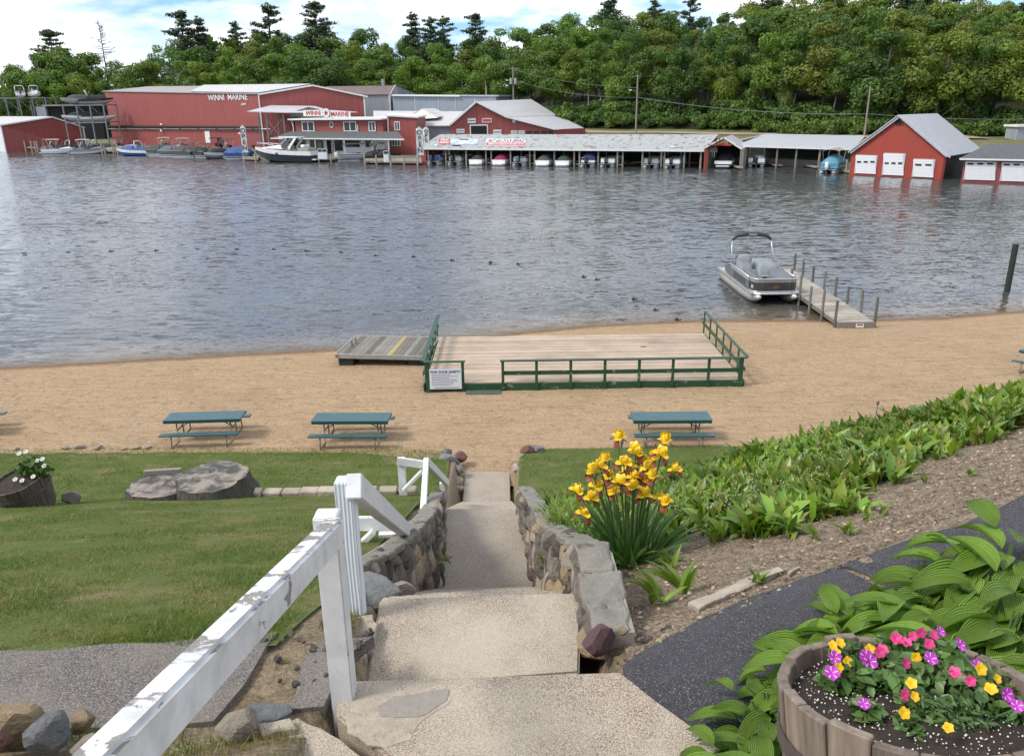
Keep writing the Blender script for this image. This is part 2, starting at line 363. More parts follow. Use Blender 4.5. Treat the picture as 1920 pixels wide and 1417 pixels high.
def wet_margin():
    m = MATS['sand']; n, l = m.node_tree.nodes, m.node_tree.links; p = n['Principled BSDF']; src = p.inputs['Base Color'].links[0].from_socket
    g = n.new('ShaderNodeNewGeometry'); sx = n.new('ShaderNodeSeparateXYZ'); l.new(g.outputs['Position'], sx.inputs[0])
    nz = noise_tex(n, l, coords(n, l, 'World'), .6, 5); ad = n.new('ShaderNodeMath'); ad.operation = 'MULTIPLY_ADD'; ad.inputs[1].default_value = .10; l.new(nz, ad.inputs[0]); l.new(sx.outputs['Z'], ad.inputs[2])
    k = ramp(n, l, ad.outputs[0], [(.085, 1), (.15, 0)])
    l.new(mixc(n, l, k, src, mixc(n, l, 1., src, (.52, .46, .42), 'MULTIPLY')), p.inputs['Base Color'])
    st_ = ramp(n, l, noise_tex(n, l, coords(n, l, 'World', (1.0, 5.5, 1), (0, 0, .06)), 1., 7, .7, .8), [(.34, .76), (.48, .98), (.66, 1.12)])
    l.new(mixc(n, l, 1., p.inputs['Base Color'].links[0].from_socket, st_, 'MULTIPLY'), p.inputs['Base Color'])
    vo = n.new('ShaderNodeTexVoronoi'); vo.feature = 'SMOOTH_F1'; vo.inputs['Scale'].default_value = 2.2; l.new(coords(n, l, 'World', (1, 1.4, 1)), vo.inputs['Vector'])
    l.new(bump(n, l, ramp(n, l, vo.outputs['Distance'], [(.0, 0), (.35, 1)]), 1., .06, p.inputs['Normal'].links[0].from_socket), p.inputs['Normal'])
wet_margin()
ground_mat('soil', [(.30, (.12, .085, .055)), (.5, (.20, .15, .10)), (.7, (.27, .21, .145))], 4, 30, 70, .9, .03)
ground_mat('mulch', [(.28, (.17, .125, .085)), (.45, (.28, .215, .15)), (.6, (.37, .30, .22)), (.75, (.23, .17, .115))], 9, 40, 55, 1., .04, fstr=.8)
ground_mat('rubble_soil', [(.30, (.20, .15, .095)), (.5, (.30, .235, .155)), (.7, (.24, .20, .14))], 4, 30, 40, 1., .04)
leaf_mat('grass_blade', (.162, .192, .036), (.118, .162, .025), .5, .3, 0, 2.)

# ------------------------------------------------------------------ the near land
def path_edge(X): return 3.22 + .58 * clamp(X - .5, -.2, 7)
def z_left(Y): return interp(Y, [-6, 0, 1, 2.0, 2.5, 2.68, 3.25, 12.2], [10.4, 8.75, 8.55, 8.2, 7.95, 7.86, 7.84, 7.84 - .42 * 8.95])
def z_right(X, Y):
    e = Y - path_edge(X)
    if e > 0: return 7.70 - lerp(.42, .375, clamp((X - .5) / 5)) * e
    return interp(e, [-8, -4, -2, -1.45, -1.05, 0], [10.2, 9.2, 8.52, 7.98, 7.74, 7.70])
def z_upper(X, Y):
    k = sstep(-.5, .4, X); return lerp(z_left(Y), z_right(X, Y), k)
def z_low(Y): return .75 + .2 * max(0., 21.5 - Y)
def z_land(X, Y):
    yc = lerp(11.9, 10.6, sstep(.3, 2, X)) - .25 * sstep(-4, -8, X)
    if Y < yc: z = z_upper(X, Y)
    else: z = max(z_upper(X, yc) - .55 * (Y - yc) - .08 * (Y - yc) ** 2, z_low(Y))
    return z + .025 * mnoise.noise(Vector((X * .9, Y * .9, 0)))
def x_mid(Y): return interp(Y, [2.9, 4.08, 8.85, 11.74, 20.2], [-.17, -.21, -.36, -.54, -.72])
SHX = [-80, -21.6, -15.3, -8, 0, 3.7, 9, 16.8, 20.8, 26, 80]
SHY = [24, 32.2, 33.2, 34.2, 36.35, 37.6, 38.3, 38.0, 38.1, 39.3, 50]
def shore_y(X): return interp(X, SHX, SHY)
def z_sand(X, Y):
    s = shore_y(X); t = (s - Y)
    z = .70 * (1 - math.exp(-max(t, 0) * .17)) if t > 0 else .13 * t * (1 if t > -2 else 1) 
    return max(z, -3.2) + (.018 * mnoise.noise(Vector((X * .8, Y * 1.3, 4))) + .012 * mnoise.noise(Vector((X * 2.1, Y * 3.3, 8)))) * clamp(abs(t) / 2)
# beach and lake bed: one sheet, running on under the water
def beach_pt(u, v):
    X = lerp(-70, 70, u); Y = 19.2 + (v ** 1.35) * 60
    return (X, Y, z_sand(X, Y))
tag(MB().grid(beach_pt, 280, 150).build('beach', 'sand', smooth=True), kind='structure')
# lawns
def lawn_left_end(X): return interp(X, [-30, -15.3, -10.5, -7.3, -3, -1.9, -1.2], [22.2, 21.95, 21.9, 21.8, 21.6, 21.2, 20.6]) + .1 * mnoise.noise(Vector((X * 1.3, 0, 0)))
def lawn_right_x(Y): return interp(Y, [3.2, 4.3, 4.6, 12, 14, 17, 20.6, 22], [-1.16, -1.14, -1.17, -1.42, -1.5, -1.62, -1.78, -2.3])
def lawn_pt(u, v):
    Xe = -30 * (1 - u) ** 1.6
    Y0 = 3.24 + .03 * mnoise.noise(Vector((Xe * 2.2, 3, 0))); Y1 = lawn_left_end(Xe)
    Y = Y0 + (Y1 - Y0) * v; X = lerp(-30, lawn_right_x(Y), 1 - (1 - u) ** 1.6)
    z = z_land(X, Y)
    if v > .985: z -= .35 * (v - .985) / .015
    return (X, Y, z)
tag(MB().grid(lawn_pt, 130, 150).build('lawn', 'turf', smooth=True), kind='structure')
def lawn2_pt(u, v):
    Y = lerp(11.3, 21.45, v); X = lerp(interp(Y, [11, 14, 17, 20.6, 21.5], [.32, .2, .1, .18, .5]), 26, u ** 1.6)
    z = z_land(X, Y)
    if v > .985: z -= .35 * (v - .985) / .015
    return (X, Y, z)
tag(MB().grid(lawn2_pt, 70, 60).build('lower_lawn', 'turf', smooth=True), kind='structure')
# garden bank right of the steps (mulch) and the soil under everything near the camera
def bed_pt(u, v):
    Y = lerp(2.0, 11.9, v); X = lerp(interp(Y, [2, 3.4, 4.4, 8, 12], [.55, .56, .58, .5, .32]), 14, u ** 1.5)
    return (X, Y, z_land(X, Y) + .018 * mnoise.noise(Vector((X * 6, Y * 6, 1))))
tag(MB().grid(bed_pt, 120, 110).build('garden_bank', 'mulch', smooth=True), kind='structure')
def near_pt(u, v):
    X = lerp(-16, 14, u); Y = lerp(-6, 4.05, v)
    z = z_land(X, Y) - .018 + .02 * mnoise.noise(Vector((X * 5, Y * 5, 1)))
    if -.82 < X < .40 and Y > 1.2: z -= .45
    return (X, Y, z)
tag(MB().grid(near_pt, 200, 80).build('bare_ground', 'rubble_soil', smooth=True), kind='structure')
# the walk that crosses the head of the steps
def walk(name, m, pts, dz=.012, sub=.12):
    """a thin paved sheet following the land, from an outline in plan"""
    bm = bmesh.new(); f = bm.faces.new([bm.verts.new((x, y, 0)) for x, y in pts])
    x0 = min(p[0] for p in pts); x1 = max(p[0] for p in pts); y0 = min(p[1] for p in pts); y1 = max(p[1] for p in pts)
    for ax, a, b in ((0, x0, x1), (1, y0, y1)):
        k = a + sub
        while k < b:
            bmesh.ops.bisect_plane(bm, geom=bm.verts[:] + bm.edges[:] + bm.faces[:], plane_co=(k, 0, 0) if ax == 0 else (0, k, 0), plane_no=(1, 0, 0) if ax == 0 else (0, 1, 0)); k += sub
    for v in bm.verts: v.co.z = z_land(v.co.x, v.co.y) + dz
    r_ = bmesh.ops.extrude_face_region(bm, geom=bm.faces[:])
    for v in r_['geom']:
        if isinstance(v, bmesh.types.BMVert): v.co.z -= .07
    bmesh.ops.recalc_face_normals(bm, faces=bm.faces)
    me = bpy.data.meshes.new(name); bm.to_mesh(me); bm.free(); me.materials.append(MATS[m]); return link(name, me)
def jag(pts, amp, step, seed):
    out = []; n = len(pts); rr = random.Random(seed)
    for i in range(n):
        a, b = Vector(pts[i]), Vector(pts[(i + 1) % n]); k = max(1, int((b - a).length / step)); nrm = Vector((-(b - a).y, (b - a).x)).normalized()
        for j in range(k): out.append(tuple(a.lerp(b, j / k) + nrm * (rr.uniform(-amp, amp) if j else rr.uniform(-amp, amp) * .4)))
    return out
def pz(px, py, z): q = zp(px, py, z); return (q.x, q.y)
tag(walk('footpath', 'old_asphalt', jag([(-16, 3.27), (-2.5, 3.22), (-1.72, 3.24), (-1.38, 3.36), (-1.2, 3.42), (-1.22, 2.95), (-1.27, 2.70), (-1.6, 2.66), (-2.6, 2.6), (-16, 2.5)], .02, .2, 3)), kind='structure')
tag(walk('footpath_edge', 'old_asphalt', jag([pz(560, 1265, 7.85), pz(590, 1215, 7.82), pz(700, 1190, 7.80), (-.84, 3.0), (-.83, 2.80), pz(540, 1330, 7.86)], .015, .1, 5), .006), kind='structure')
far_edge = [pz(x, y, 7.72) for x, y in ((1168, 1246), (1205, 1212), (1300, 1150), (1400, 1100), (1480, 1072), (1560, 1046))]
tag(walk('asphalt_path', 'asphalt', jag(far_edge + [pz(1620, 1080, 7.72), pz(1668, 1112, 7.72), (2.9, 3.2), (1.9, 2.1), (1.2, 1.9), (.80, 2.55), (.52, 3.02)], .008, .1, 8)), kind='structure')
tag(walk('asphalt_path_beyond_crack', 'asphalt', jag([pz(1572, 1044, 7.72), pz(1690, 1012, 7.72), pz(1800, 985, 7.72), (3.5, 4.93), (5, 5.8), (8, 7.5), (8.6, 6.3), (5.5, 4.5), (3.0, 3.25), pz(1678, 1108, 7.72), pz(1632, 1076, 7.72)], .008, .12, 9)), kind='structure')

def z_path(Y): return interp(Y, [2.9, 3.0, 4.0, 4.2, 8.6, 11.74, 17.5, 20.2], [7.8, 7.53, 7.5, 7.35, 4.35, 3.95, .9, .55])
def under_pt(u, v):
    X = lerp(-2.3, 1.3, u); Y = lerp(2.2, 20.6, v); side = clamp((abs(X - x_mid(Y)) - .62) / .25)
    return (X, Y, lerp(z_path(Y) - .30, z_land(X, Y) - .06, side))
tag(MB().grid(under_pt, 40, 160).build('step_bedding', 'rubble_soil', smooth=True), kind='structure')
# lake surface
def water():
    m, n, l, p = nt('water'); MATS['water'] = m
    v = coords(n, l, 'World')
    p.inputs['Roughness'].default_value = .05; p.inputs['IOR'].default_value = 1.6; p.inputs['Specular IOR Level'].default_value = .5
    a = n.new('ShaderNodeAttribute'); a.attribute_name = 'shallow'
    l.new(mixc(n, l, a.outputs['Fac'], (.048, .052, .052), (.22, .16, .10)), p.inputs['Base Color'])
    # ripples: slopes taken straight from noise so that far ripples keep their tilt
    def slopes(sc, rz_, kx, ky, det=3, dist=.4):
        x = n.new('ShaderNodeTexNoise'); x.inputs['Scale'].default_value = 1.; x.inputs['Detail'].default_value = det; x.inputs['Roughness'].default_value = .6; x.inputs['Distortion'].default_value = dist
        l.new(coords(n, l, 'World', sc, (0, 0, rz_)), x.inputs['Vector'])
        a_ = n.new('ShaderNodeVectorMath'); a_.operation = 'SUBTRACT'; a_.inputs[1].default_value = (.5, .5, .5); l.new(x.outputs['Color'], a_.inputs[0])
        b_ = n.new('ShaderNodeVectorMath'); b_.operation = 'MULTIPLY'; b_.inputs[1].default_value = (kx, ky, 0); l.new(a_.outputs[0], b_.inputs[0]); return b_.outputs[0]
    def vadd(a_, b_):
        x = n.new('ShaderNodeVectorMath'); x.operation = 'ADD'; l.new(a_, x.inputs[0])
        if hasattr(b_, 'is_output'): l.new(b_, x.inputs[1])
        else: x.inputs[1].default_value = b_
        return x.outputs[0]
    # gusts: broad patches where the ripples are stronger or weaker
    gust = ramp(n, l, noise_tex(n, l, coords(n, l, 'World', (.018, .05, 1), (0, 0, .2)), 1., 4, .55, .5), [(.35, .55), (.65, 1.25)])
    sl = vadd(slopes((.85, 2.7, 1), .12, .22, .92, 5), slopes((3.6, 10, 1), -.18, .16, .46, 4))
    sl = vadd(sl, slopes((.16, .5, 1), .25, .03, .08, 2))
    g_ = n.new('ShaderNodeVectorMath'); g_.operation = 'MULTIPLY'; l.new(sl, g_.inputs[0]); l.new(gust, g_.inputs[1])
    nv = n.new('ShaderNodeVectorMath'); nv.operation = 'NORMALIZE'; l.new(vadd(g_.outputs[0], (0, -.05, 1)), nv.inputs[0]); nn = nv.outputs[0]
    l.new(nn, p.inputs['Normal'])
    tr = n.new('ShaderNodeBsdfTransparent'); ms = n.new('ShaderNodeMixShader'); a2 = n.new('ShaderNodeAttribute'); a2.attribute_name = 'clear'
    l.new(a2.outputs['Fac'], ms.inputs['Fac']); l.new(p.outputs[0], ms.inputs[1]); l.new(tr.outputs[0], ms.inputs[2])
    l.new(ms.outputs[0], n['Material Output'].inputs['Surface'])
water()
mb = MB()
ys_ = [0, .15, .3, .5, .75, 1, 1.4, 1.9, 2.5, 3.5, 5, 8, 14, 30, 70, 160, 400, 1200, 5000]
xs_ = [-4000, -1500, -600, -250, -120] + [x * 2. for x in range(-40, 41)] + [120, 250, 600, 1500, 4000]
for dy in ys_:
    for x in xs_: mb.v.append((x, shore_y(clamp(x, -80, 80)) - .4 + dy * (1 if dy > 20 else 1), 0.))
nx = len(xs_)
mb.f = [(j * nx + i, j * nx + i + 1, (j + 1) * nx + i + 1, (j + 1) * nx + i) for j in range(len(ys_) - 1) for i in range(nx - 1)]
lake = tag(mb.build('lake', 'water', smooth=True), kind='structure')
for an, fn in (('shallow', lambda d: clamp(1 - d / 4) ** 1.5 * .9), ('clear', lambda d: clamp(1 - d / 2.0) ** 1.6 * .75)):
    at_ = lake.data.attributes.new(an, 'FLOAT', 'POINT')
    at_.data.foreach_set('value', [fn(dy) for dy in ys_ for x in xs_])

# ------------------------------------------------------------------ concrete steps
ST = thing('concrete_steps', 'pebbly concrete steps running straight down to the beach', 'steps', (0, 3, 7))
def local(o, mb): mb.v = [tuple(Vector(q) - o.location) for q in mb.v]; return mb
s1 = [(-.80, 2.95), (-.2, 2.965), (.47, 2.985), (.60, 2.80), (.76, 2.60), (1.0, 2.2), (1.0, 1.2), (-.5, 1.2), (-.3, 2.3), (-.56, 2.55), (-.76, 2.73)]
local(ST, MB().poly(s1, 7.35, 7.87)).build('step', 'exposed_concrete', ST, bev=.012, seg=2)
q = [pz(712, 1122, 7.53), pz(900, 1114, 7.53), pz(1090, 1110, 7.53), pz(1086, 1260, 7.53), pz(684, 1290, 7.53)]
local(ST, MB().poly(q, 6.9, 7.53)).build('step', 'exposed_concrete', ST, bev=.012, seg=2)
def flight(y0, z0, y1, z1, n):
    for i in range(1, n):
        a, b = lerp(y0, y1, (i - 1) / (n - 1)), lerp(y0, y1, i / (n - 1)); z = lerp(z0, z1, i / n)
        local(ST, MB().poly([(x_mid(a) - .62, a - .05), (x_mid(a) + .62, a - .05), (x_mid(b) + .62, b), (x_mid(b) - .62, b)], z - .4, z)).build('step', 'path_concrete', ST, bev=.01)
flight(4.08, 7.53, 8.6, 4.42, 18)
ll = [(x_mid(8.4) - .62, 8.4), (x_mid(8.4) + .62, 8.4), (x_mid(11.74) + .62, 11.74), (x_mid(11.74) - .62, 11.74)]
local(ST, MB().poly(ll, 3.6, lambda x, y: 4.43 - .136 * (y - 8.6))).build('landing', 'path_concrete', ST, bev=.01)
flight(11.74, 4.0, 17.5, .95, 18)
ll = [(x_mid(17.3) - .60, 17.3), (x_mid(17.3) + .58, 17.3), (x_mid(20.2) + .62, 20.2), (x_mid(20.2) - .62, 20.25)]
local(ST, MB().poly(ll, .3, lambda x, y: .95 - .115 * (y - 17.5))).build('lower_slab', 'path_concrete', ST, bev=.01)
pm = [pz(*a, 7.872) for a in ((655, 1306), (700, 1299), (760, 1294), (838, 1290), (846, 1312), (818, 1332), (790, 1352), (770, 1386), (725, 1400), (690, 1396), (650, 1372))]
local(ST, MB().poly(jag(pm, .008, .03, 2), 7.862, 7.8722)).build('mortar_patch', 'mortar', ST)
pm = [pz(*a, 7.876) for a in ((708, 1322), (738, 1303), (800, 1296), (842, 1290), (838, 1312), (800, 1338), (770, 1342), (716, 1342))]
local(ST, MB().poly(jag(pm, .007, .03, 4), 7.862, 7.8745)).build('cement_patch', 'mortar_grey', ST)

# ------------------------------------------------------------------ stone walls beside the steps
ROCKS = [rock_mesh(i + 1, 3, .5) for i in range(8)]
STONES = []
for i in range(8):
    me = rock_mesh(i + 31, 2, .35); me.materials.append(MATS['stone']); STONES.append(me)
def restone(m_):
    out = []
    for q_ in STONES[:4]: c_ = q_.copy(); c_.materials.clear(); c_.materials.append(MATS[m_]); out.append(c_)
    return out
STONES2, STONES3 = restone('stone_tan'), restone('stone_light')
def stone_wall(name, label, side, y0, y1, top, inner, capw, seed):
    rr = random.Random(seed); W_ = thing(name, label, 'stone wall', (inner(y0), y0, z_path(y0)))
    n = 30; L = MB(); ring = []
    for i in range(n + 1):
        y = lerp(y0, y1, i / n); x = inner(y) + side * .06; zt = top(y) - .02; zb = z_path(y) - .3
        ring.append([(x, y, zb), (x, y, zt), (x + side * capw * .8, y, zt), (x + side * capw * .8, y, zb)])
    local(W_, L.loft(ring)).build('mortar_core', 'mortar_grey', W_)
    y = y0
    while y < y1:
        w = rr.uniform(.16, .34); zb, zt = z_path(y + w / 2), top(y + w / 2) - .06
        z = zb + rr.uniform(-.12, 0)
        while z < zt - .04:
            h = min(rr.uniform(.12, .30), max(zt - z, .08))
            x = inner(y + w / 2) + side * rr.uniform(.03, .07)
            o = link('stone', rr.choice(STONES + STONES2[:2] if rr.random() < .85 else STONES3), W_, Vector((x, y + w / 2, z + h / 2)) - W_.location, rot=(rr.uniform(-.3, .3), rr.uniform(-.12, .12), rr.uniform(-.15, .15)), scale=(rr.uniform(.10, .16), w * .76, h * .78))
            z += h
        y += w * .97
    n = int((y1 - y0) / .55)
    for i in range(n):
        a, b = lerp(y0, y1, i / n) + .004, lerp(y0, y1, (i + 1) / n) - .004
        def cz(x, y): return top(y) + .02 * mnoise.noise(Vector((x * 4, y * 4, seed)))
        e = jag([(inner(a) + side * rr.uniform(-.03, .0), a), (inner(a) + side * capw, a), (inner(b) + side * (capw + rr.uniform(-.03, .05)), b), (inner(b) + side * rr.uniform(-.03, .0), b)], .014, .07, i + seed)
        if side < 0: e = e[::-1]
        local(W_, MB().poly(e, lambda x, y: cz(x, y) - .07, cz)).build('cap_slab', 'cap_concrete', W_, bev=.012)
    return W_
top_l = lambda y: z_left(y) + .05
stone_wall('stone_wall', 'rough fieldstone wall left of the steps, under the white handrail', -1, 5.05, 11.95, top_l, lambda y: interp(y, [5.0, 5.6, 6.4, 7.3, 8.85, 11.74, 12], [-1.13, -1.03, -.97, -.95, -.98, -1.16, -1.17]), .17, 5)
top_r = lambda y: interp(y, [3.3, 4.4, 8.0, 11.2, 12], [7.70, 7.68, 5.83, 4.64, 4.3])
stone_wall('stone_wall', 'fieldstone wall right of the steps, below the yellow irises', 1, 3.52, 11.6, top_r, lambda y: x_mid(y) + interp(y, [3, 4.2, 5], [.60, .61, .62]), .19, 9)
# low stone edging at the crest of the left lawn
ED = thing('stone_edging', 'narrow stone edging along the crest of the left lawn', 'edging', tuple(zp(600, 932, 4.3)))
for i in range(9):
    xa, xb = lerp(-4.5, -1.6, i / 9), lerp(-4.5, -1.6, (i + .96) / 9); y = 11.95 + .1 * math.sin(i)
    local(ED, MB().box(((xa + xb) / 2, y, z_land((xa + xb) / 2, y) + .05), (xb - xa, .2, .16), Matrix.Rotation(random.uniform(-.05, .05), 3, 'Z'))).build('kerb_stone', 'stone_light', ED, bev=.02)
# rocks
def rock(label, px, py, z, size, m, k, rz=0, name='rock', squash=.8, group=None, tilt=0, sink=.3):
    q = zp(px, py, z); o = link(name, ROCKS[k % 8].copy(), None, (q.x, q.y, z + size * squash * (1 - sink) * .8 - size * .1), rot=(tilt, tilt * .6, rz), scale=(size, size * .85, size * squash))
    o.data.materials.append(MATS[m])
    return tag(o, label, 'rock', group)
rock('tan boulder at the bottom left corner of the picture', 36, 1372, 8.0, .125, 'stone_tan', 0, .3)
rock('dark grey boulder leaning on the tan boulder, bottom left', 88, 1390, 8.02, .105, 'stone_grey', 1, 1.2, tilt=.5)
rock('grey boulder cut off by the left frame edge', -30, 1362, 8.05, .11, 'stone_grey', 2, .4)
rock('reddish rock cut off by the left frame edge', -10, 1405, 8.05, .06, 'stone_red', 3)
rock('small brownish rock right of the dark grey boulder', 158, 1358, 7.97, .06, 'stone_tan', 4, .4)
rock('pale flat stone sunk in the grass under the rail', 170, 1400, 8.02, .07, 'stone_light', 5, .4, squash=.5)
rock('angular grey brown stone below the nearest rail post', 450, 1372, 7.93, .10, 'stone_light', 6, .2, tilt=.4)
rock('flat grey stone behind the broken concrete chunk', 505, 1340, 7.88, .11, 'stone_grey', 7, .1, squash=.35)
rock('dark slab of slate lying at the near end of the left wall', 706, 1112, 7.0, .22, 'stone_grey', 1, -.6, squash=.4, tilt=.25)
rock('rounded pinkish stone set in the near end of the left wall', 752, 1120, 6.85, .13, 'stone_light', 2, .5, squash=.8)
rock('purple stone at the near foot of the right wall', 1120, 1222, 7.62, .10, 'stone_purple', 3, .4, squash=1.1)
rock('small orange stone beside the purple stone', 1170, 1186, 7.72, .032, 'stone_tan', 4)
bl = [(842, 868, .33, 'stone_grey', 'large grey rock at the left side of the path mouth'), (862, 862, .26, 'stone_red', 'brown rock leaning on the large grey rock'), (860, 884, .22, 'stone_grey', 'grey rock below the large rock left of the path'),
      (856, 905, .20, 'stone_light', 'pale flat rock beside the left edge of the lower path'), (860, 920, .18, 'stone_light', 'lowest pale flat rock left of the lower path'), (838, 850, .2, 'stone_grey', 'rock at the lawn corner left of the path mouth'),
      (988, 848, .26, 'stone_red', 'reddish rock at the right side of the path mouth'), (1008, 845, .22, 'stone_grey', 'grey rock right of the reddish rock'), (975, 862, .22, 'stone_light', 'pale rock at the corner of the right lawn'),
      (968, 882, .20, 'stone_light', 'flat pale rock right of the lower path'), (966, 868, .18, 'stone_tan', 'tan rock right of the lower path')]
for k, (px, py, s_, m_, lb) in enumerate(bl): rock(lb, px, py, .85, s_, m_, k, k * .9, squash=.65)
for k, (px, py, s_) in enumerate(((150, 838, .20), (122, 840, .13), (185, 840, .15), (232, 841, .13), (256, 840, .14), (274, 839, .16), (30, 842, .13))):
    rock('%s low stone from the left along the lawn edge' % ('second third fourth fifth sixth seventh first'.split()[(1, 0, 2, 3, 4, 5, 6)[k]]), px, py, .62, s_, 'stone_light', k, k * .7, squash=.45, group='stones along the lawn edge')
# broken concrete by the nearest post
def chunk(label, pts, z0, z1, m='exposed_concrete', name='concrete_chunk'):
    if name == 'border_stone':
        P_ = [pz(x, y, z1) for x, y in pts]
        mb = MB().poly(jag(P_, .010, .06, len(pts)), lambda x, y: z_land(x, y) - .15, lambda x, y: z_land(x, y) + .03 + .012 * mnoise.noise(Vector((x * 7, y * 7, 3)))); cx, cy, cz = mb.v[0]
        mb.v = [(x - cx, y - cy, z - cz) for x, y, z in mb.v]
        return tag(mb.build(name, m, bev=.006, loc=(cx, cy, cz)), label, 'stone')
    P_ = [pz(x, y, z1) for x, y in pts]; cx = sum(p[0] for p in P_) / len(P_); cy = sum(p[1] for p in P_) / len(P_)
    mb = MB().poly(jag(P_, .012, .05, len(pts)), z0, lambda x, y: z1 + .012 * mnoise.noise(Vector((x * 9, y * 9, 3)))); mb.v = [(x - cx, y - cy, z - z0) for x, y, z in mb.v]
    return tag(mb.build(name, m, bev=.006, loc=(cx, cy, z0)), label, 'concrete')
chunk('broken concrete slab left of the patched top step', [(432, 1398), (520, 1362), (560, 1342), (600, 1362), (622, 1372), (690, 1425), (660, 1460), (480, 1460)], 7.6, 7.90)
chunk('pale broken concrete lump behind the broken slab', [(478, 1352), (545, 1345), (556, 1366), (490, 1378)], 7.7, 7.93, 'mortar')
chunk('crumbled concrete at the foot of the grained post', [(640, 1165), (700, 1150), (708, 1170), (696, 1205), (650, 1215), (625, 1190)], 7.3, 7.60, 'mortar')
chunk('crumbled concrete edge left of the second step', [(652, 1212), (692, 1196), (686, 1230), (655, 1240)], 7.3, 7.60, 'mortar')
chunk('long flat stone bordering the asphalt path', [(1290, 1112), (1335, 1090), (1420, 1045), (1462, 1035), (1472, 1050), (1400, 1092), (1310, 1140)], 7.5, 7.62, 'stone_light', 'border_stone')
chunk('small flat stone at the end of the border stone', [(1478, 1056), (1498, 1046), (1504, 1052), (1480, 1066)], 7.5, 7.64, 'stone_light', 'border_stone')
tr = random.Random(4)
for k in range(46):
    px, py = tr.choice([(tr.uniform(430, 690), tr.uniform(1180, 1240)), (tr.uniform(640, 700), tr.uniform(1150, 1230)), (tr.uniform(1150, 1260), tr.uniform(1120, 1210)), (tr.uniform(520, 620), tr.uniform(1200, 1300))])
    s_ = tr.uniform(.008, .024); q = zp(px, py, 7.8); z = z_land(q.x, q.y)
    if px < 720 or px > 1140:
        o = link('pebble', STONES[k % 8], None, (q.x, q.y, z + s_ * .2), rot=(k, k * 2, k * 3), scale=s_); tag(o, 'loose pebble on the bare ground beside the steps', 'pebble', 'loose pebbles by the steps')

# ------------------------------------------------------------------ white handrail
HR = thing('handrail', 'peeling white wooden handrail down the left side of the steps', 'handrail', (-.95, 3.88, 7.5))
def hpart(name, mb, m='white_paint', bev=.006): return local(HR, mb).build(name, m, HR, bev=bev, seg=2)
def hpost(px0, py0, px1, py1, Y, w, m, name='post'):
    a, b = yp(px0, py0, Y), yp(px1, py1, Y); mb = MB().bar((b.x, b.y, a.z - .25), (b.x, b.y, b.z), w, w)
    return hpart(name, mb, m)
def zcp(px, py, dep): return Vector((0, 0, CAM_H)) + ray(px, py) * dep
pa, pb = zcp(222, 1417, 1.50), zcp(585, 1040, 2.85)
dirn = (pb - pa).normalized()
hpost(634, 1362, 612, 962, 2.86, .095, 'white_paint')
hpart('top_rail', MB().bar(pa - dirn * 1.2, pb + dirn * .34, .078, .115), 'peeling_paint', .012)
hpost(652, 1158, 646, 898, 3.90, .10, 'grain_paint')
ra, rb = yp(668, 915, 3.93), yp(786, 1016, 8.55)
hpart('rail', MB().bar(ra - (rb - ra).normalized() * .1, rb, .085, .135), 'white_paint')
rc = yp(799, 865, 11.9)
hpart('rail', MB().bar(rb + Vector((.03, .02, .02)), rc, .085, .12), 'white_paint')
rd = yp(838, 905, 14.4)
hpart('rail', MB().bar(rc, rd, .085, .135), 'white_paint')
# supports: post, arm and brace
pd = yp(757, 937, 11.75); ptop = yp(752, 858, 11.75)
hpart('post', MB().bar((ptop.x, 11.75, pd.z - .3), (ptop.x, 11.75, ptop.z), .12, .09))
hpart('arm', MB().bar((ptop.x - .06, 11.68, ptop.z - .02), (rc.x + .05, 11.72, rc.z + .02), .05, .13))
hpart('brace', MB().bar((ptop.x + .02, 11.62, ptop.z - .52), (rc.x - .04, 11.62, rc.z - .04), .05, .11, (0, 1, 0)))
pe = yp(829, 904, 14.2); hpart('post', MB().bar((pe.x, 14.2, z_land(pe.x, 14.2) - .3), (pe.x, 14.2, pe.z), .10, .10))
q0, q1 = yp(640, 975, 6.7), yp(738, 981, 6.6)
hpart('post', MB().bar((q0.x, 6.7, z_land(q0.x, 6.7) - .3), (q0.x, 6.7, q0.z + .07), .10, .10))
hpart('arm', MB().bar((q0.x - .05, 6.64, q0.z), (q1.x, 6.6, q1.z), .05, .14))
hpart('brace', MB().bar((q0.x + .02, 6.58, q0.z - .36), (q0.x + .33, 6.56, q0.z - .04), .05, .10, (0, 1, 0)))
q = zp(748, 1012, 6.3)
tag(MB().box((0, 0, 0), (.34, .07, .04)).build('plank', 'white_paint', bev=.004, loc=(q.x - .02, q.y, z_land(q.x, q.y) + .03), rz=.05), 'loose white board lying on the grass under the handrail', 'board')

# ------------------------------------------------------------------ grass
def fast_noise(X, Y, s, seed):
    r_ = np.random.default_rng(seed); out = np.zeros_like(X)
    for k in range(9):
        a = r_.uniform(0, 6.28); fq = s * r_.uniform(.5, 2.2); out += np.sin((X * np.cos(a) + Y * np.sin(a)) * fq + r_.uniform(0, 6.28) + 1.3 * np.sin(Y * fq * .6 + k))
    return out / 9 ** .5
ZX, ZY = np.linspace(-31, 27, 400), np.linspace(1, 23, 300)
ZG = np.array([[z_land(x, y) for x in ZX] for y in ZY], np.float32)
def zgrid(X, Y):
    i = np.clip((X - ZX[0]) / (ZX[1] - ZX[0]), 0, len(ZX) - 1.001); j = np.clip((Y - ZY[0]) / (ZY[1] - ZY[0]), 0, len(ZY) - 1.001)
    a, b = i.astype(int), j.astype(int); u, v = i - a, j - b
    return (ZG[b, a] * (1 - u) + ZG[b, a + 1] * u) * (1 - v) + (ZG[b + 1, a] * (1 - u) + ZG[b + 1, a + 1] * u) * v
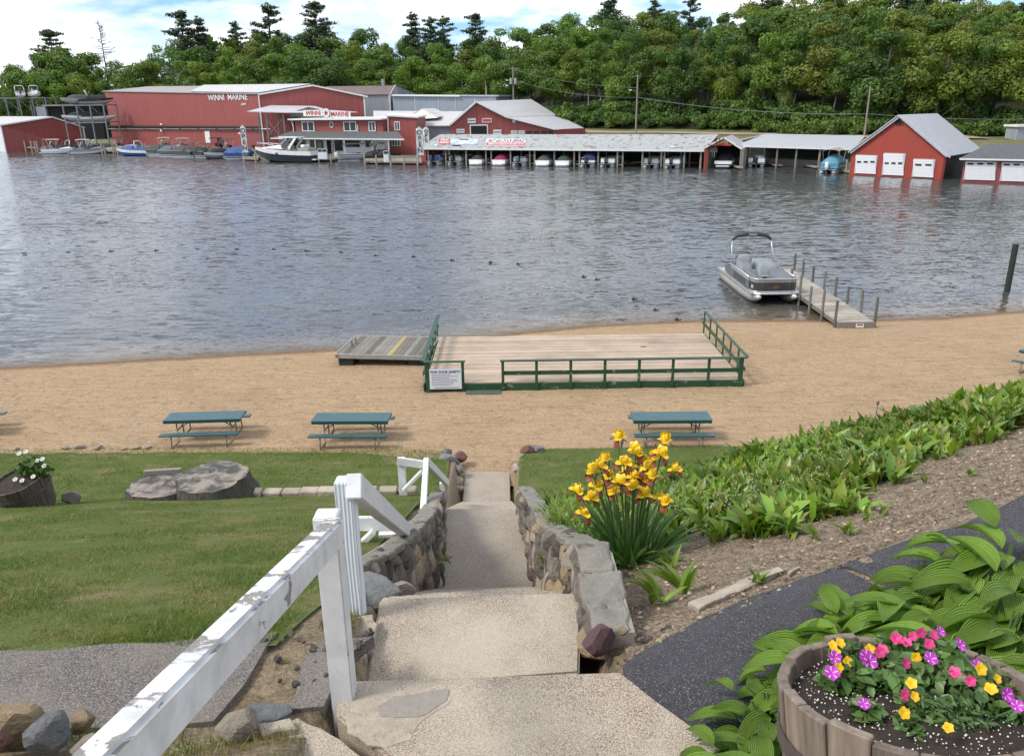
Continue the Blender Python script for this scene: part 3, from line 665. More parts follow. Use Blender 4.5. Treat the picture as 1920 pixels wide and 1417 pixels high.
def grass(name, label, X, Y, hmin, hmax, w, seed, dz=0., lush=.0):
    r_ = np.random.default_rng(seed); n = len(X); Z = zgrid(X, Y) + dz - .01
    pat = .75 * fast_noise(X, Y, 2.1, 5) + .55 * fast_noise(X, Y, 6, 6) + .4 * fast_noise(X, Y, 15, 7)
    dry = np.clip((-pat + .42 + lush * 2.4) * 1.15 + r_.normal(0, .4, n), 0, 1)
    keep = r_.random(n) > np.clip((-pat - .15) * .9, 0, .85) * (lush > -.1)
    X, Y, Z, dry, pat = X[keep], Y[keep], Z[keep], dry[keep], pat[keep]; n = len(X)
    h = r_.uniform(hmin, hmax, n) * (1 + .35 * np.clip(pat, -1, 1)); a = r_.uniform(0, 6.283, n); wd = w * r_.uniform(.6, 1.3, n)
    lx, ly = np.cos(a), np.sin(a); t = r_.normal(0, .5, (n, 2)) * h[:, None]
    B1 = np.stack([X - lx * wd, Y - ly * wd, Z], 1); B2 = np.stack([X + lx * wd, Y + ly * wd, Z], 1); T = np.stack([X + t[:, 0], Y + t[:, 1], Z + h], 1)
    V = np.stack([B1, B2, T], 1).reshape(-1, 3)
    g = np.stack([.78 + .25 * r_.random(n), .85 + .25 * r_.random(n), .8 + .2 * r_.random(n)], 1)
    d = np.stack([1.6 + .6 * r_.random(n), 1.0 + .3 * r_.random(n), 1.8 + .6 * r_.random(n)], 1)
    tn = np.repeat(g * (1 - dry[:, None]) + d * dry[:, None], 3, 0)
    return tag(bulk(name, V, np.arange(3 * n).reshape(-1, 3), 'grass_blade', None, tn), label, 'grass', kind='stuff')
def scatter(n, x0, x1, y0, y1, pw, seed):
    r_ = np.random.default_rng(seed); Y = y0 + (y1 - y0) * r_.random(n) ** pw; X = x0 + (x1 - x0) * r_.random(n); return X, Y
X, Y = scatter(330000, -9.5, -.9, 3.22, 12.6, 1.7, 1)
ok = (X < np.interp(Y, [3.2, 4.3, 4.6, 12, 14], [-1.19, -1.18, -1.2, -1.45, -1.5])) & (np.abs(X) < Y * .72 + .6) & (Y > 3.26 + .05 * np.sin(X * 5) + .04 * np.sin(X * 13))
grass('grass', 'mown lawn grass left of the steps, green with dry patches', X[ok], Y[ok], .012, .040, .0030, 2)
X, Y = scatter(110000, -16.5, -1.6, 12.3, 22.1, 1., 3)
ok = (X < np.interp(Y, [12, 17, 20.6, 22], [-1.5, -1.7, -1.85, -2.4])) & (Y < np.array([lawn_left_end(x) for x in X]) - .02)
grass('grass', 'greener strip of lawn grass between the stump and the beach', X[ok], Y[ok], .03, .07, .006, 4, lush=-.25)
X, Y = scatter(36000, .15, 6, 14.5, 21.4, 1., 5)
ok = X > np.interp(Y, [14, 17, 20.6, 21.5], [.25, .15, .22, .55])
grass('grass', 'lawn grass right of the lower path, beside the iris clump', X[ok], Y[ok], .03, .06, .005, 6, lush=-.35)
X, Y = scatter(5000, -2.6, -.85, 2.15, 2.66, 1., 7)
ok = fast_noise(X, Y, 6, 3) > .1
grass('grass', 'thin weedy grass between the boulders at bottom left', X[ok], Y[ok], .02, .07, .0022, 8)
X, Y = scatter(4000, -1.35, -.86, 3.0, 4.0, 1., 9)
ok = fast_noise(X, Y, 8, 4) > .55
grass('grass', 'tufts of grass in the cracks by the grained post', X[ok], Y[ok], .02, .05, .002, 10)
# ------------------------------------------------------------------ beach furniture
def wood(name, c1, c2, rand, bstr=.4, st=(3, 30, 30), knots=False):
    m, n, l, p = nt(name); MATS[name] = m
    v = coords(n, l, 'Object', st); f = noise_tex(n, l, v, 1.2, 7, .65)
    c = mixc(n, l, ramp(n, l, f, [(.3, 0), (.7, 1)]), c1, c2)
    c = mixc(n, l, ramp(n, l, noise_tex(n, l, coords(n, l, 'World'), .9, 5), [(.4, 0), (.7, .55)]), c, tuple(a * .72 for a in c2))
    l.new(randmul(n, l, c, rand), p.inputs['Base Color']); p.inputs['Roughness'].default_value = .85
    l.new(bump(n, l, f, bstr, .008), p.inputs['Normal'])
wood('deck_plank', (.47, .37, .28), (.34, .26, .19), .2)
wood('raft_plank', (.20, .185, .155), (.115, .105, .085), .35, st=(30, 3, 30))
wood('raft_pale', (.29, .275, .235), (.20, .19, .16), .25, st=(30, 3, 30))
wood('raft_yellow', (.42, .33, .15), (.31, .245, .11), .1, st=(30, 3, 30))
wood('pier_plank', (.40, .36, .30), (.25, .225, .19), .28)
wood('pier_post', (.20, .19, .165), (.10, .095, .085), .3, st=(25, 25, 3))
def peel_green():
    m, n, l, p = nt('green_paint'); MATS['green_paint'] = m
    v = coords(n, l, 'World')
    k = ramp(n, l, noise_tex(n, l, coords(n, l, 'World', (1, 1, 1.6)), 2.6, 7, .55, .3), [(.615, 0), (.63, 1)])
    g = mixc(n, l, noise_tex(n, l, v, 6, 5), (.010, .052, .022), (.020, .078, .040))
    l.new(mixc(n, l, k, g, (.16, .19, .14)), p.inputs['Base Color']); p.inputs['Roughness'].default_value = .55
    l.new(bump(n, l, noise_tex(n, l, v, 40, 5), .25, .006), p.inputs['Normal'])
peel_green()
mat('green_rail', (.022, .075, .042), .5, (.012, .050, .026), scale=5, bstr=.2)
mat('green_old', (.075, .105, .075), .75, (.045, .065, .045), scale=6, bstr=.4)
mat('sign_panel', (.66, .70, .76), .45, (.60, .64, .70), scale=3, bstr=0)
mat('sign_blue', (.035, .055, .17), .5, bstr=0)
mat('table_green', (.045, .105, .112), .42, (.030, .080, .088), scale=4, bstr=.3, bscale=120, bdist=.003)
mat('table_edge', (.018, .080, .080), .4, bstr=.1)
mat('galv_tube', (.20, .185, .16), .6, (.12, .10, .08), scale=9, bstr=.2, metal=.2)
mat('metal_grey', (.34, .34, .33), .5, (.24, .24, .23), scale=5, bstr=.2, metal=.2)
mat('alu', (.62, .63, .64), .32, (.52, .53, .54), scale=4, bstr=.1, metal=.75)
mat('dark_grey', (.055, .055, .06), .5, (.035, .035, .04), scale=5, bstr=.1)
mat('black', (.012, .012, .014), .4, (.02, .02, .022), scale=5, bstr=.1)
mat('float_black', (.015, .015, .018), .7, (.03, .03, .035), scale=4, bstr=.3)
mat('vinyl_grey', (.145, .16, .172), .65, (.105, .118, .128), scale=3, bstr=.35, bscale=6, bdist=.03)
mat('vinyl_light', (.225, .25, .265), .65, (.17, .19, .205), scale=3, bstr=.35, bscale=6, bdist=.03)
mat('canvas_dark', (.055, .065, .075), .8, (.04, .045, .055), scale=5, bstr=.4, bscale=9)
mat('gold', (.50, .36, .05), .35, metal=.6, bstr=0)
mat('red_reflector', (.5, .02, .015), .3, bstr=0)
mat('rope_mat', (.10, .10, .09), .9, bstr=.2)
mat('bronze_panel', (.085, .082, .085), .28, (.06, .058, .06), scale=3, bstr=0, metal=.3)
mat('hull_silver', (.46, .44, .41), .4, (.36, .34, .31), scale=3, bstr=.15, metal=.35)
mat('white_gel', (.78, .79, .80), .22, (.70, .71, .72), scale=3, bstr=0, coat=.3)
mat('smoke_glass', (.03, .035, .04), .08, bstr=0, spec=.8)
mat('pile_green', (.020, .035, .024), .8, (.010, .018, .012), scale=4, stretch=(6, 6, 1), bstr=.5)

# dance-floor deck
X0, X1, Y0, Y1, ZD = -3.14, 8.28, 27.0, 33.0, .86
GZ = .40
DK = thing('beach_deck', 'long pale plank deck with dark green railings on the sand', 'deck', ((X0 + X1) / 2, Y0, GZ))
def dpart(name, mb, m, bev=0.): return local(DK, mb).build(name, m, DK, bev=bev)
rr = random.Random(3)
npl = 40; pw = (Y1 - Y0 - .02) / npl
for i in range(npl):
    y = Y0 + .02 + pw * (i + .5); cuts = sorted([X0 + .05, X1 - .05] + [rr.uniform(X0 + 2, X1 - 2) for _ in range(rr.choice((1, 2)))])
    for a, b in zip(cuts[:-1], cuts[1:]):
        if b - a < .3: continue
        dpart('plank', MB().box(((a + b) / 2, y, ZD - .019 + rr.uniform(-.003, .003)), (b - a - .006, pw - .010, .038), Matrix.Rotation(rr.uniform(-.004, .004), 3, 'X')), 'deck_plank')
dpart('deck_frame', MB().b2((X0 + .1, Y0 + .05, .2), (X1 - .1, Y1 - .05, ZD - .045)), 'green_old')
dpart('skirt_board', MB().b2((X0 + 1.45, Y0 - .035, .33), (X1, Y0 + .012, ZD - .04)).b2((X0, Y0 - .035, .38), (X0 + 1.45, Y0 + .012, ZD - .30)), 'green_paint')
dpart('skirt_board', MB().b2((X1 - .01, Y0 + .02, .33), (X1 + .035, Y1, ZD - .04)), 'green_paint')
dpart('skirt_board', MB().b2((X0 - .035, Y0 + .02, .33), (X0 + .01, Y1, ZD - .04)), 'green_paint')
ZR = ZD + .80
def fx(px): return yp(px, 706, Y0 - .06).x
posts = [802, 868, 943, 1006, 1070, 1134, 1198, 1261, 1328, 1388]
for k, px in enumerate(posts):
    x = fx(px); w = .16 if k in (0, 9) else .10
    dpart('post', MB().b2((x - w / 2, Y0 - .085, .28), (x + w / 2, Y0 - .037, ZR)), 'green_paint', .004)
xa, xb = fx(797), fx(1396)
dpart('top_rail', MB().b2((xa - .03, Y0 - .13, ZR + .001), (fx(873), Y0 + .02, ZR + .045)), 'green_rail', .005)
dpart('top_rail', MB().b2((fx(938), Y0 - .13, ZR + .001), (xb + .04, Y0 + .02, ZR + .045)), 'green_rail', .005)
dpart('mid_rail', MB().b2((fx(944), Y0 - .034, ZD + .28), (fx(1387), Y0 - .002, ZD + .43)), 'green_paint')
for side, xx in ((-1, X0), (1, X1)):
    for k in range(1, 7):
        y = lerp(Y0, Y1 + .45, k / 6)
        dpart('post', MB().b2((xx + side * .04, y - .045, ZD - .3), (xx + side * .085, y + .045, ZR)), 'green_paint')
    dpart('top_rail', MB().b2((xx - .03 + side * .06, Y0 + .03, ZR + .002), (xx + .10 + side * .03, Y1 + .55, ZR + .045)), 'green_rail', .005)
    dpart('mid_rail', MB().b2((xx + side * .002, Y0 + .05, ZD + .28), (xx + side * .038, Y1 + .55, ZD + .42)), 'green_rail')
sx0, sx1 = fx(873), fx(939)
dpart('step', MB().b2((sx0, Y0 - .42, .30), (sx1, Y0 - .05, .60)), 'green_old', .01)
dpart('step', MB().b2((sx0 - .02, Y0 - .72, .36), (sx1 + .02, Y0 - .43, .42)), 'raft_pale')
# safety notice
SG = thing('safety_notice', 'pale blue FOR YOUR SAFETY notice board on the deck railing', 'sign', ((fx(806) + fx(865)) / 2, Y0 - .11, ZD - .18))
w2 = (fx(866) - fx(806)) / 2; h_ = .74
MB().b2((-w2, -.012, 0), (w2, .012, h_)).build('panel', 'sign_panel', SG, bev=.004)
def sgn(s, size, z, bold=0., align='CENTER', x=0.):
    return link('lettering', text_mesh(s, size, 'sign_blue', depth=.002, bold=bold, align=align), SG, (x, -.0145, z), rot=(R(90), 0, 0))
sgn('FOR YOUR SAFETY', .125, h_ - .10, .0035)
lines = ['DO NOT JUMP OR DIVE FROM DOCK', 'CHILDREN MUST BE WITH AN ADULT', 'SWIM INSIDE THE MARKED AREA ONLY', 'NO GLASS ON THE BEACH', 'DO NOT HANG ON ROPES', 'NO LIFEGUARD ON DUTY', 'SWIM AT OWN RISK']
for k in range(7):   # the photo's small print is unreadable: rows of short ruled strokes stand for it
    mb = MB(); x = -w2 + .08; kr = random.Random(k); end = w2 - kr.uniform(.06, .45)
    while x < end:
        ww = kr.uniform(.03, .10); mb.b2((x, -.0155, h_ - .20 - k * .066), (min(x + ww, end), -.0125, h_ - .182 - k * .066)); x += ww + .018
    mb.build('small_print', 'sign_blue', SG)
mb = MB(); x = -w2 + .18
while x < w2 - .15: mb.b2((x, -.0155, .045), (x + .06, -.0125, .068)); x += .078
mb.build('small_print', 'sign_blue', SG)

# swim raft pulled up on the sand
A, B, C, D = zp(627, 667, .82), zp(797, 671, .82), zp(816, 632, .82), zp(668, 632, .82)
RF = thing('swim_raft', 'grey swim raft with weathered planks beached beside the deck', 'raft', ((A.x + B.x) / 2, A.y, .35))
ra_ = math.atan2(B.y - A.y, B.x - A.x); RF.rotation_euler.z = ra_
Wd, Dp = (B - A).length, (D - A).length; ZT = .82 - .35
n = 16
for i in range(n):
    a = -Wd / 2 + .05 + (Wd - .1) * i / n; sh = .0
    m_ = 'raft_yellow' if i == 9 else ('raft_pale' if i in (2, 3, 6, 8, 12) else 'raft_plank')
    MB().box((a + (Wd - .1) / n / 2, Dp / 2 + .02, ZT - .02 + random.uniform(-.004, .004)), ((Wd - .1) / n - .012, Dp - .06, .04)).build('plank', m_, RF)
for y_ in (0, Dp): MB().b2((-Wd / 2, y_ - .03, ZT - .17), (Wd / 2, y_ + .03, ZT + .012)).build('frame_beam', 'metal_grey', RF, bev=.005)
MB().b2((-Wd / 2 - .03, -.03, ZT - .17), (-Wd / 2 + .03, Dp + .03, ZT + .014)).build('frame_beam', 'metal_grey', RF, bev=.005)
MB().b2((Wd / 2 - .03, -.03, ZT - .17), (Wd / 2 + .03, Dp + .03, ZT + .014)).build('frame_beam', 'metal_grey', RF, bev=.005)
for x in (-Wd / 2 + .38, Wd / 2 - .42):
    for y in (.42, Dp - .5): MB().b2((x - .32, y - .35, -.12), (x + .32, y + .35, ZT - .18)).build('float', 'float_black', RF, bev=.04)
MB().b2((-Wd / 2 + .03, -.036, ZT - .11), (-Wd / 2 + .11, -.03, ZT - .03)).build('reflector', 'red_reflector', RF)
for px, py in ((660, 650), (667, 645)):
    q = zp(px, py, .82); o = MB().bar((0, 0, -.05), (0, 0, .30), .07, .07).build('cleat_post', 'wood_weathered', RF, bev=.01)
    o.location = Matrix.Rotation(-ra_, 4, 'Z') @ Vector((q.x - RF.location.x, q.y - RF.location.y, 0)) + Vector((0, 0, ZT))

# picnic tables
def make_table():
    t = thing('picnic_table', 'x', 'picnic table'); L = 2.35
    tt = MB().b2((-L / 2, -.37, .72), (L / 2, .37, .765)).build('table_top', 'table_green', t, bev=.02, seg=2)
    MB().b2((-L / 2 + .02, -.365, .665), (L / 2 - .02, -.335, .719)).b2((-L / 2 + .02, .335, .665), (L / 2 - .02, .365, .719)).build('apron', 'table_edge', tt)
    for s in (-1, 1): MB().b2((-L / 2, s * .72 - .125, .42), (L / 2, s * .72 + .125, .46)).build('bench', 'table_green', t, bev=.015, seg=2)
    for sx in (-1, 1):
        x = sx * (L / 2 - .36)
        for s in (-1, 1):
            MB().tube([(x, s * .24, .70), (x, s * .24, .05), (x, s * .30, .025), (x, s * .80, .025), (x, s * .83, .06), (x, s * .78, .41)], .021, 7).build('leg_frame', 'galv_tube', t, smooth=True)
        MB().tube([(x, -.24, .39), (x, .24, .39)], .018, 6).build('cross_bar', 'galv_tube', t, smooth=True)
        MB().tube([(x, 0, .39), (x - sx * .55, 0, .70)], .016, 6).build('brace', 'galv_tube', t, smooth=True)
    return t
T0 = make_table()
tabs = [((303, 787), (455, 800), 'green picnic table on the sand, left of the pair before the deck', .04), ((583, 791), None, 'green picnic table on the sand, closest to the left of the steps', -.03), ((1188, 792), None, 'green picnic table on the sand behind the yellow irises', -.02),
        ((-176, 782), None, 'picnic table cut off by the left frame edge', .12)]
for k, (a, b, lb, rz) in enumerate(tabs):
    q = zp(a[0], a[1], 1.36); o = T0 if k == 0 else copy_tree(T0)
    cx, cy = q.x + 1.17 * math.cos(rz) - .37 * math.sin(rz) * -1, q.y + .37
    o.location = (cx, cy, z_sand(cx, cy) - .012); o.rotation_euler.z = rz; tag(o, lb, 'picnic table', 'picnic tables on the beach')
o = copy_tree(T0); q = zp(1965, 668, 1.3); o.location = (q.x + .35, q.y, z_sand(q.x, q.y) - .01); o.rotation_euler.z = -.95; tag(o, 'picnic table cut off by the right frame edge, near the shore', 'picnic table', 'picnic tables on the beach')

# pier
PX0, PX1, PY0, PY1, PZ = 15.12, 16.78, 35.75, 48.2, .52
PR = thing('pier', 'narrow weathered plank pier with paired posts beside the pontoon boat', 'pier', ((PX0 + PX1) / 2, PY0, .2)); PR.rotation_euler.z = R(-1.5)
hw = (PX1 - PX0) / 2; LY = PY1 - PY0
n = 66
for i in range(n):
    MB().box((0, (i + .5) * LY / n, .30 + random.uniform(-.004, .004)), (hw * 2 + random.uniform(-.03, .05), LY / n - .014, .04), Matrix.Rotation(random.uniform(-.012, .012), 3, 'Z')).build('plank', 'pier_plank', PR)
for s in (-1, 1): MB().b2((s * hw - .04, -.02, .12), (s * hw + .04, LY, .277)).build('side_beam', 'pier_post', PR)
MB().b2((-hw - .04, -.065, .02), (hw + .04, -.022, .31)).build('end_board', 'wood_weathered', PR)
sg = MB().b2((-.02, -.075, .06), (.34, -.068, .25)).build('notice', 'sign_panel', PR)
MB().b2((.03, -.079, .16), (.29, -.0755, .225)).build('red_band', 'red_reflector', sg)
for k in range(8):
    for s in (-1, 1):
        if s < 0 and k > 4: continue
        y = .15 + k * 1.72; x = s * (hw + .10); t_ = random.uniform(-.06, .06)
        MB().tube([(x, y, -1.2), (x + t_, y + random.uniform(-.05, .05), 1.25 + random.uniform(-.15, .2))], [.075, .068], 8).build('post', 'pier_post', PR, smooth=False)
MB().tube([(-hw - .12, 3.5, .75), (-hw - .25, 4.2, .55), (-hw - .3, 4.9, .5)], .018, 6).build('mooring_line', 'rope_mat', PR, smooth=True)

# pontoon boat moored at the pier
def boat_root(name, label, cat, loc, rz, group=None): return thing(name, label, cat, loc, rz, group)
PB = thing('pontoon_boat', 'silver grey pontoon boat with folded top moored at the pier', 'boat', (14.0, 41.3, 0))
# local: bow at y=0 towards the camera, stern at y=+7
bw, bl_ = 1.30, 7.0
for s in (-1, 1):
    pts = []; rs = []
    for k in range(9):
        t = k / 8; y = -.35 + t * 7.3; pts.append((s * .95, y, .20 + .28 * (1 - t) ** 6)); rs.append(.31 * min(1, .25 + t * 8))
    MB().tube(pts, rs, 14).build('pontoon', 'hull_silver', PB, smooth=True)
    MB().b2((s * bw - .03, .05, .53), (s * bw + .03, bl_, .66)).build('side_skirt', 'hull_silver', PB, bev=.01)
MB().poly([(-bw, .25), (-bw + .25, 0), (bw - .25, 0), (bw, .25), (bw, bl_), (-bw, bl_)], .56, .65).build('deck', 'alu', PB, bev=.015)
MB().tube([(-bw + .1, .02, .60), (-.5, -.07, .60), (.5, -.07, .60), (bw - .1, .02, .60)], .05, 8).build('bow_trim', 'alu', PB, smooth=True)
# bow fence: panels following a curve, black below a silver band
def bow(t, z, off=0.):   # t 0..1 around the bow from port to starboard
    a = math.pi * t; x = -math.cos(a); y = math.sin(a)
    sgn_ = lambda v, p: math.copysign(abs(v) ** p, v)
    return Vector((sgn_(x, .35) * (1.18 + off), .85 - sgn_(y, .6) * (.72 + off), z))
for a, b in ((.02, .30), (.305, .42), (.425, .575), (.58, .695), (.70, .98)):
    g = lambda u, v, o_=0.: bow(lerp(a, b, u), lerp(.66, 1.17, v), .03 * v)
    MB().grid(g, 8, 3).build('bow_panel', 'bronze_panel', PB, smooth=True)
MB().grid(lambda u, v: bow(lerp(.01, .99, u), lerp(1.17, 1.34, v), .03 + .02 * v), 30, 2).build('rail_band', 'hull_silver', PB, smooth=True)
MB().tube([bow(t / 24, 1.35, .05) for t in range(25)], .035, 8).build('top_rail', 'alu', PB, smooth=True)
MB().tube([bow(t / 24, .68, .03) for t in range(25)], .03, 8).build('bottom_rail', 'alu', PB, smooth=True)
for s in (-1, 1):
    MB().b2((s * 1.18 - .02, .95, .68), (s * 1.18 + .02, 5.9, 1.12)).build('side_panel', 'vinyl_grey', PB)
    MB().tube([(s * 1.2, .9, 1.31), (s * 1.2, 4.6, 1.33), (s * 1.2, 5.2, 1.2), (s * 1.2, 6.2, .85)], .035, 8).build('top_rail', 'alu', PB, smooth=True)
    MB().b2((s * 1.19 - .025, .95, 1.12), (s * 1.19 + .025, 4.7, 1.29)).build('rail_band', 'hull_silver', PB)
    lt = MB().grid(lambda u, v: bow(lerp(.10, .20, u) if s < 0 else lerp(.80, .90, u), lerp(.84, 1.02, v), .055), 4, 1).build('headlight', 'alu', PB)
    MB().grid(lambda u, v: bow(lerp(.12, .16, u) if s < 0 else lerp(.84, .88, u), lerp(.88, .98, v), .06), 3, 1).build('lens', 'white_gel', lt)
    MB().b2((s * 1.215, 1.6, .74), (s * 1.222, 3.9, 1.05)).build('side_graphic', 'bronze_panel', PB)
ems = MB(); 
for k in range(20):
    a = 2 * math.pi * k / 20; a2 = 2 * math.pi * (k + 1) / 20
    ems.add([(.17 * math.cos(a), 0, .075 * math.sin(a)), (.17 * math.cos(a2), 0, .075 * math.sin(a2)), (.145 * math.cos(a2), 0, .055 * math.sin(a2)), (.145 * math.cos(a), 0, .055 * math.sin(a))], [(0, 1, 2, 3)])
ems.bar((-.08, -.001, -.05), (.02, -.001, .05), .004, .03, (0, 1, 0)).bar((.02, -.001, .05), (.09, -.001, -.05), .004, .03, (0, 1, 0)).bar((-.10, -.001, -.01), (.12, -.001, .01), .004, .02, (0, 1, 0))
e_ = ems.build('emblem', 'gold', PB); e_.location = (0, .07, .92)
# covered seats: soft mounds
def cover(name, x0, x1, y0, y1, z0, hfun, m, nu=10, nv=12):
    def P(u, v):
        e = min(u, 1 - u, v, 1 - v); k = clamp(e / .12)
        return (lerp(x0, x1, u), lerp(y0, y1, v), z0 + (hfun(u, v) + .03 * mnoise.noise(Vector((u * 5 + x0, v * 5, 2)))) * (k ** .5))
    return MB().grid(P, nu, nv).build(name, m, PB, smooth=True)
cover('bow_seat_cover', -1.14, -.38, .35, 2.6, .68, lambda u, v: .74 - .22 * sstep(.25, .8, u) * (1 if v < .75 else 0) + .10 * sstep(.7, .95, v), 'vinyl_grey')
cover('bow_seat_cover', .22, 1.14, .35, 2.7, .68, lambda u, v: .74 - .20 * sstep(.7, .2, u) * (1 if v < .75 else 0) + .12 * sstep(.6, .95, v), 'vinyl_grey')
cover('lounge_cover', -.20, 1.14, 2.9, 5.4, .68, lambda u, v: .82 + .12 * math.sin(v * 3.1), 'vinyl_light')
cover('helm_cover', -1.14, -.34, 3.0, 4.3, .68, lambda u, v: .70 + .62 * sstep(.1, .5, v) * (1 - .35 * sstep(.6, 1, v)), 'vinyl_light')
cover('seat_cover', -1.14, -.40, 4.5, 5.6, .68, lambda u, v: .75, 'vinyl_grey')
MB().tube([(-1.05, 3.35, 1.75), (-1.05, 3.3, 2.02), (-.75, 3.25, 2.10), (-.45, 3.3, 2.02), (-.42, 3.4, 1.7)], .022, 6).build('windscreen_frame', 'alu', PB, smooth=True)
MB().b2((-.22, 1.75, .68), (.0, 1.9, 1.15)).b2((-.3, 1.65, 1.15), (.1, 2.0, 1.19)).build('drink_table', 'vinyl_light', PB, bev=.01)
# folded bimini on an arch
arch = [(-1.2, 4.4, 1.32), (-1.17, 4.9, 2.15), (-1.12, 5.05, 2.62), (-.85, 5.1, 2.86), (-.4, 5.12, 2.95), (.4, 5.12, 2.95), (.85, 5.1, 2.86), (1.12, 5.05, 2.62), (1.17, 4.9, 2.15), (1.2, 4.4, 1.32)]
MB().tube(arch[:3], .032, 7).build('arch_leg', 'alu', PB, smooth=True); MB().tube(arch[-3:], .032, 7).build('arch_leg', 'alu', PB, smooth=True)
MB().tube(arch[2:8], [.07, .12, .13, .13, .12, .07], 9).build('folded_canopy', 'canvas_dark', PB, smooth=True)
link('lettering', text_mesh('Avalon', .17, 'white_gel', depth=.002, shear=.3), PB, (.02, 4.975, 2.93), rot=(R(90), 0, 0))
MB().tube([(-.1, 5.12, 3.05), (-.1, 5.12, 3.55)], .012, 5).build('stern_light', 'alu', PB)
eng = MB().loft([[(x * s, 7.15 + y * s, z) for x, y in ((-.22, -.3), (.22, -.3), (.26, .1), (.18, .38), (-.18, .38), (-.26, .1))] for z, s in ((.55, .7), (.8, 1), (1.15, 1), (1.32, .6))]).build('outboard_cowl', 'black', PB, bev=.03, seg=2)
MB().b2((-.08, 7.0, -.4), (.08, 7.3, .6)).build('outboard_leg', 'dark_grey', PB)
# mooring pile
q = zp(1888, 546, 0)
tag(MB().tube([(0, 0, -1.5), (.0, 0, 2.62)], [.16, .155], 14).build('mooring_pile', 'pile_green', loc=(q.x, q.y, 0)), 'tall dark green pile standing in the water at right', 'pile')

# swim line
BP = [(45, 474), (128, 472), (208, 470), (293, 469), (370, 466), (444, 466), (514, 466), (575, 469), (640, 472), (705, 478), (776, 480), (848, 487), (920, 491), (972, 494), (1095, 518), (1120, 523), (1190, 559), (1230, 580), (1271, 598)]
mb = MB()
for k in range(12):
    a, b = math.pi * k / 12, math.pi * (k + 1) / 12
mat('gel_dull', (.20, .21, .23), .6, bstr=0)
prof = [(-.15, .03), (-.13, .06), (-.07, .09), (0, .10), (.07, .09), (.13, .06), (.15, .03)]
def buoy_mesh(x0, x1, m):
    b = MB(); b.tube([(x, 0, 0) for x, r_ in prof if x0 <= x <= x1], [r_ for x, r_ in prof if x0 <= x <= x1], 10); return b.mesh('buoy', m, True)
bm1, bm2 = buoy_mesh(-.16, .01, 'black'), buoy_mesh(-.01, .16, 'gel_dull')
BW = [zp(x, y, .05) for x, y in BP]; WORD = ['first', 'second', 'third', 'fourth', 'fifth', 'sixth', 'seventh', 'eighth', 'ninth', 'tenth', 'eleventh', 'twelfth', 'thirteenth', 'fourteenth', 'fifteenth', 'sixteenth', 'seventeenth', 'eighteenth', 'nineteenth']
for k, q in enumerate(BW):
    lb = '%s dark float from the left on the swim line' % WORD[k]
    if k == 18: lb = 'last float of the swim line, washed up on the sand'
    t = thing('swim_line_float', lb, 'float', (q.x, q.y, .03 if k < 18 else z_sand(q.x, q.y) + .08), random.uniform(-.4, .4), 'floats of the swim line')
    link('float_half', bm1, t); link('float_half', bm2, t)
pts = []
for k in range(len(BW) - 1):
    for j in range(5): pts.append(BW[k].lerp(BW[k + 1], j / 5) * 1.0 - Vector((0, 0, .045 + .05 * math.sin(j / 5 * math.pi))))
pts.append(Vector((BW[-1].x, BW[-1].y, z_sand(BW[-1].x, BW[-1].y) + .04)))
tag(MB().tube([BW[0] + Vector((-4, .3, -.06))] + pts, .014, 5).build('swim_line_rope', 'rope_mat', smooth=True), 'thin rope linking the floats of the swim line', 'rope')
# ------------------------------------------------------------------ far shore: materials
def sheet_metal(name, c1, c2, period, rough=.55, depth=.05, axis='X', metal=.0, rust=None, streak=.2, rot=0.):
    m, n, l, p = nt(name); MATS[name] = m
    w = n.new('ShaderNodeTexWave'); w.bands_direction = axis; w.inputs['Scale'].default_value = 6.2832 / (20 * period) * 2 * 1.0; w.inputs['Distortion'].default_value = 0
    l.new(coords(n, l, 'Object', rot=(0, 0, rot)), w.inputs['Vector'])
    f = noise_tex(n, l, coords(n, l, 'Object', (.9, .9, .12)), 1.1, 6, .6)
    c = mixc(n, l, ramp(n, l, f, [(.35, 0), (.7, 1)]), c1, c2)
    c = mixc(n, l, ramp(n, l, w.outputs['Fac'], [(.0, .35), (.18, 0)]), c, tuple(a * .6 for a in c1))
    if rust:
        k = ramp(n, l, noise_tex(n, l, coords(n, l, 'Object'), 1.1, 9, .72), [(rust[1], 0), (rust[1] + .04, 1)])
        c = mixc(n, l, k, c, rust[0])
    l.new(c, p.inputs['Base Color']); p.inputs['Roughness'].default_value = rough; p.inputs['Metallic'].default_value = metal
    l.new(bump(n, l, w.outputs['Fac'], .6, depth), p.inputs['Normal'])
sheet_metal('red_siding', (.30, .072, .062), (.25, .060, .052), .45)
sheet_metal('red_plain', (.275, .060, .052), (.23, .052, .046), 2.6, depth=.01)
sheet_metal('red_bright', (.34, .052, .030), (.28, .043, .026), .4)
sheet_metal('grey_siding', (.30, .32, .35), (.24, .26, .29), .5, rot=.3)
sheet_metal('blue_siding', (.27, .31, .36), (.22, .25, .30), .5, rot=.3)
sheet_metal('roof_white', (.50, .49, .49), (.44, .43, .42), .6, .45, rot=1.2)
sheet_metal('roof_pale', (.47, .46, .48), (.42, .40, .42), .6, .45, rot=.8)
sheet_metal('roof_tin', (.40, .415, .44), (.35, .365, .39), .7, .42, rot=.9)
sheet_metal('roof_dull', (.30, .28, .27), (.25, .23, .22), .8, .6, rot=1.)
sheet_metal('roof_brown', (.15, .10, .09), (.11, .075, .07), .8, .6, rot=1.)
sheet_metal('roof_flaking', (.33, .345, .345), (.28, .295, .295), .9, .7, .01, rust=((.15, .115, .10), .55))
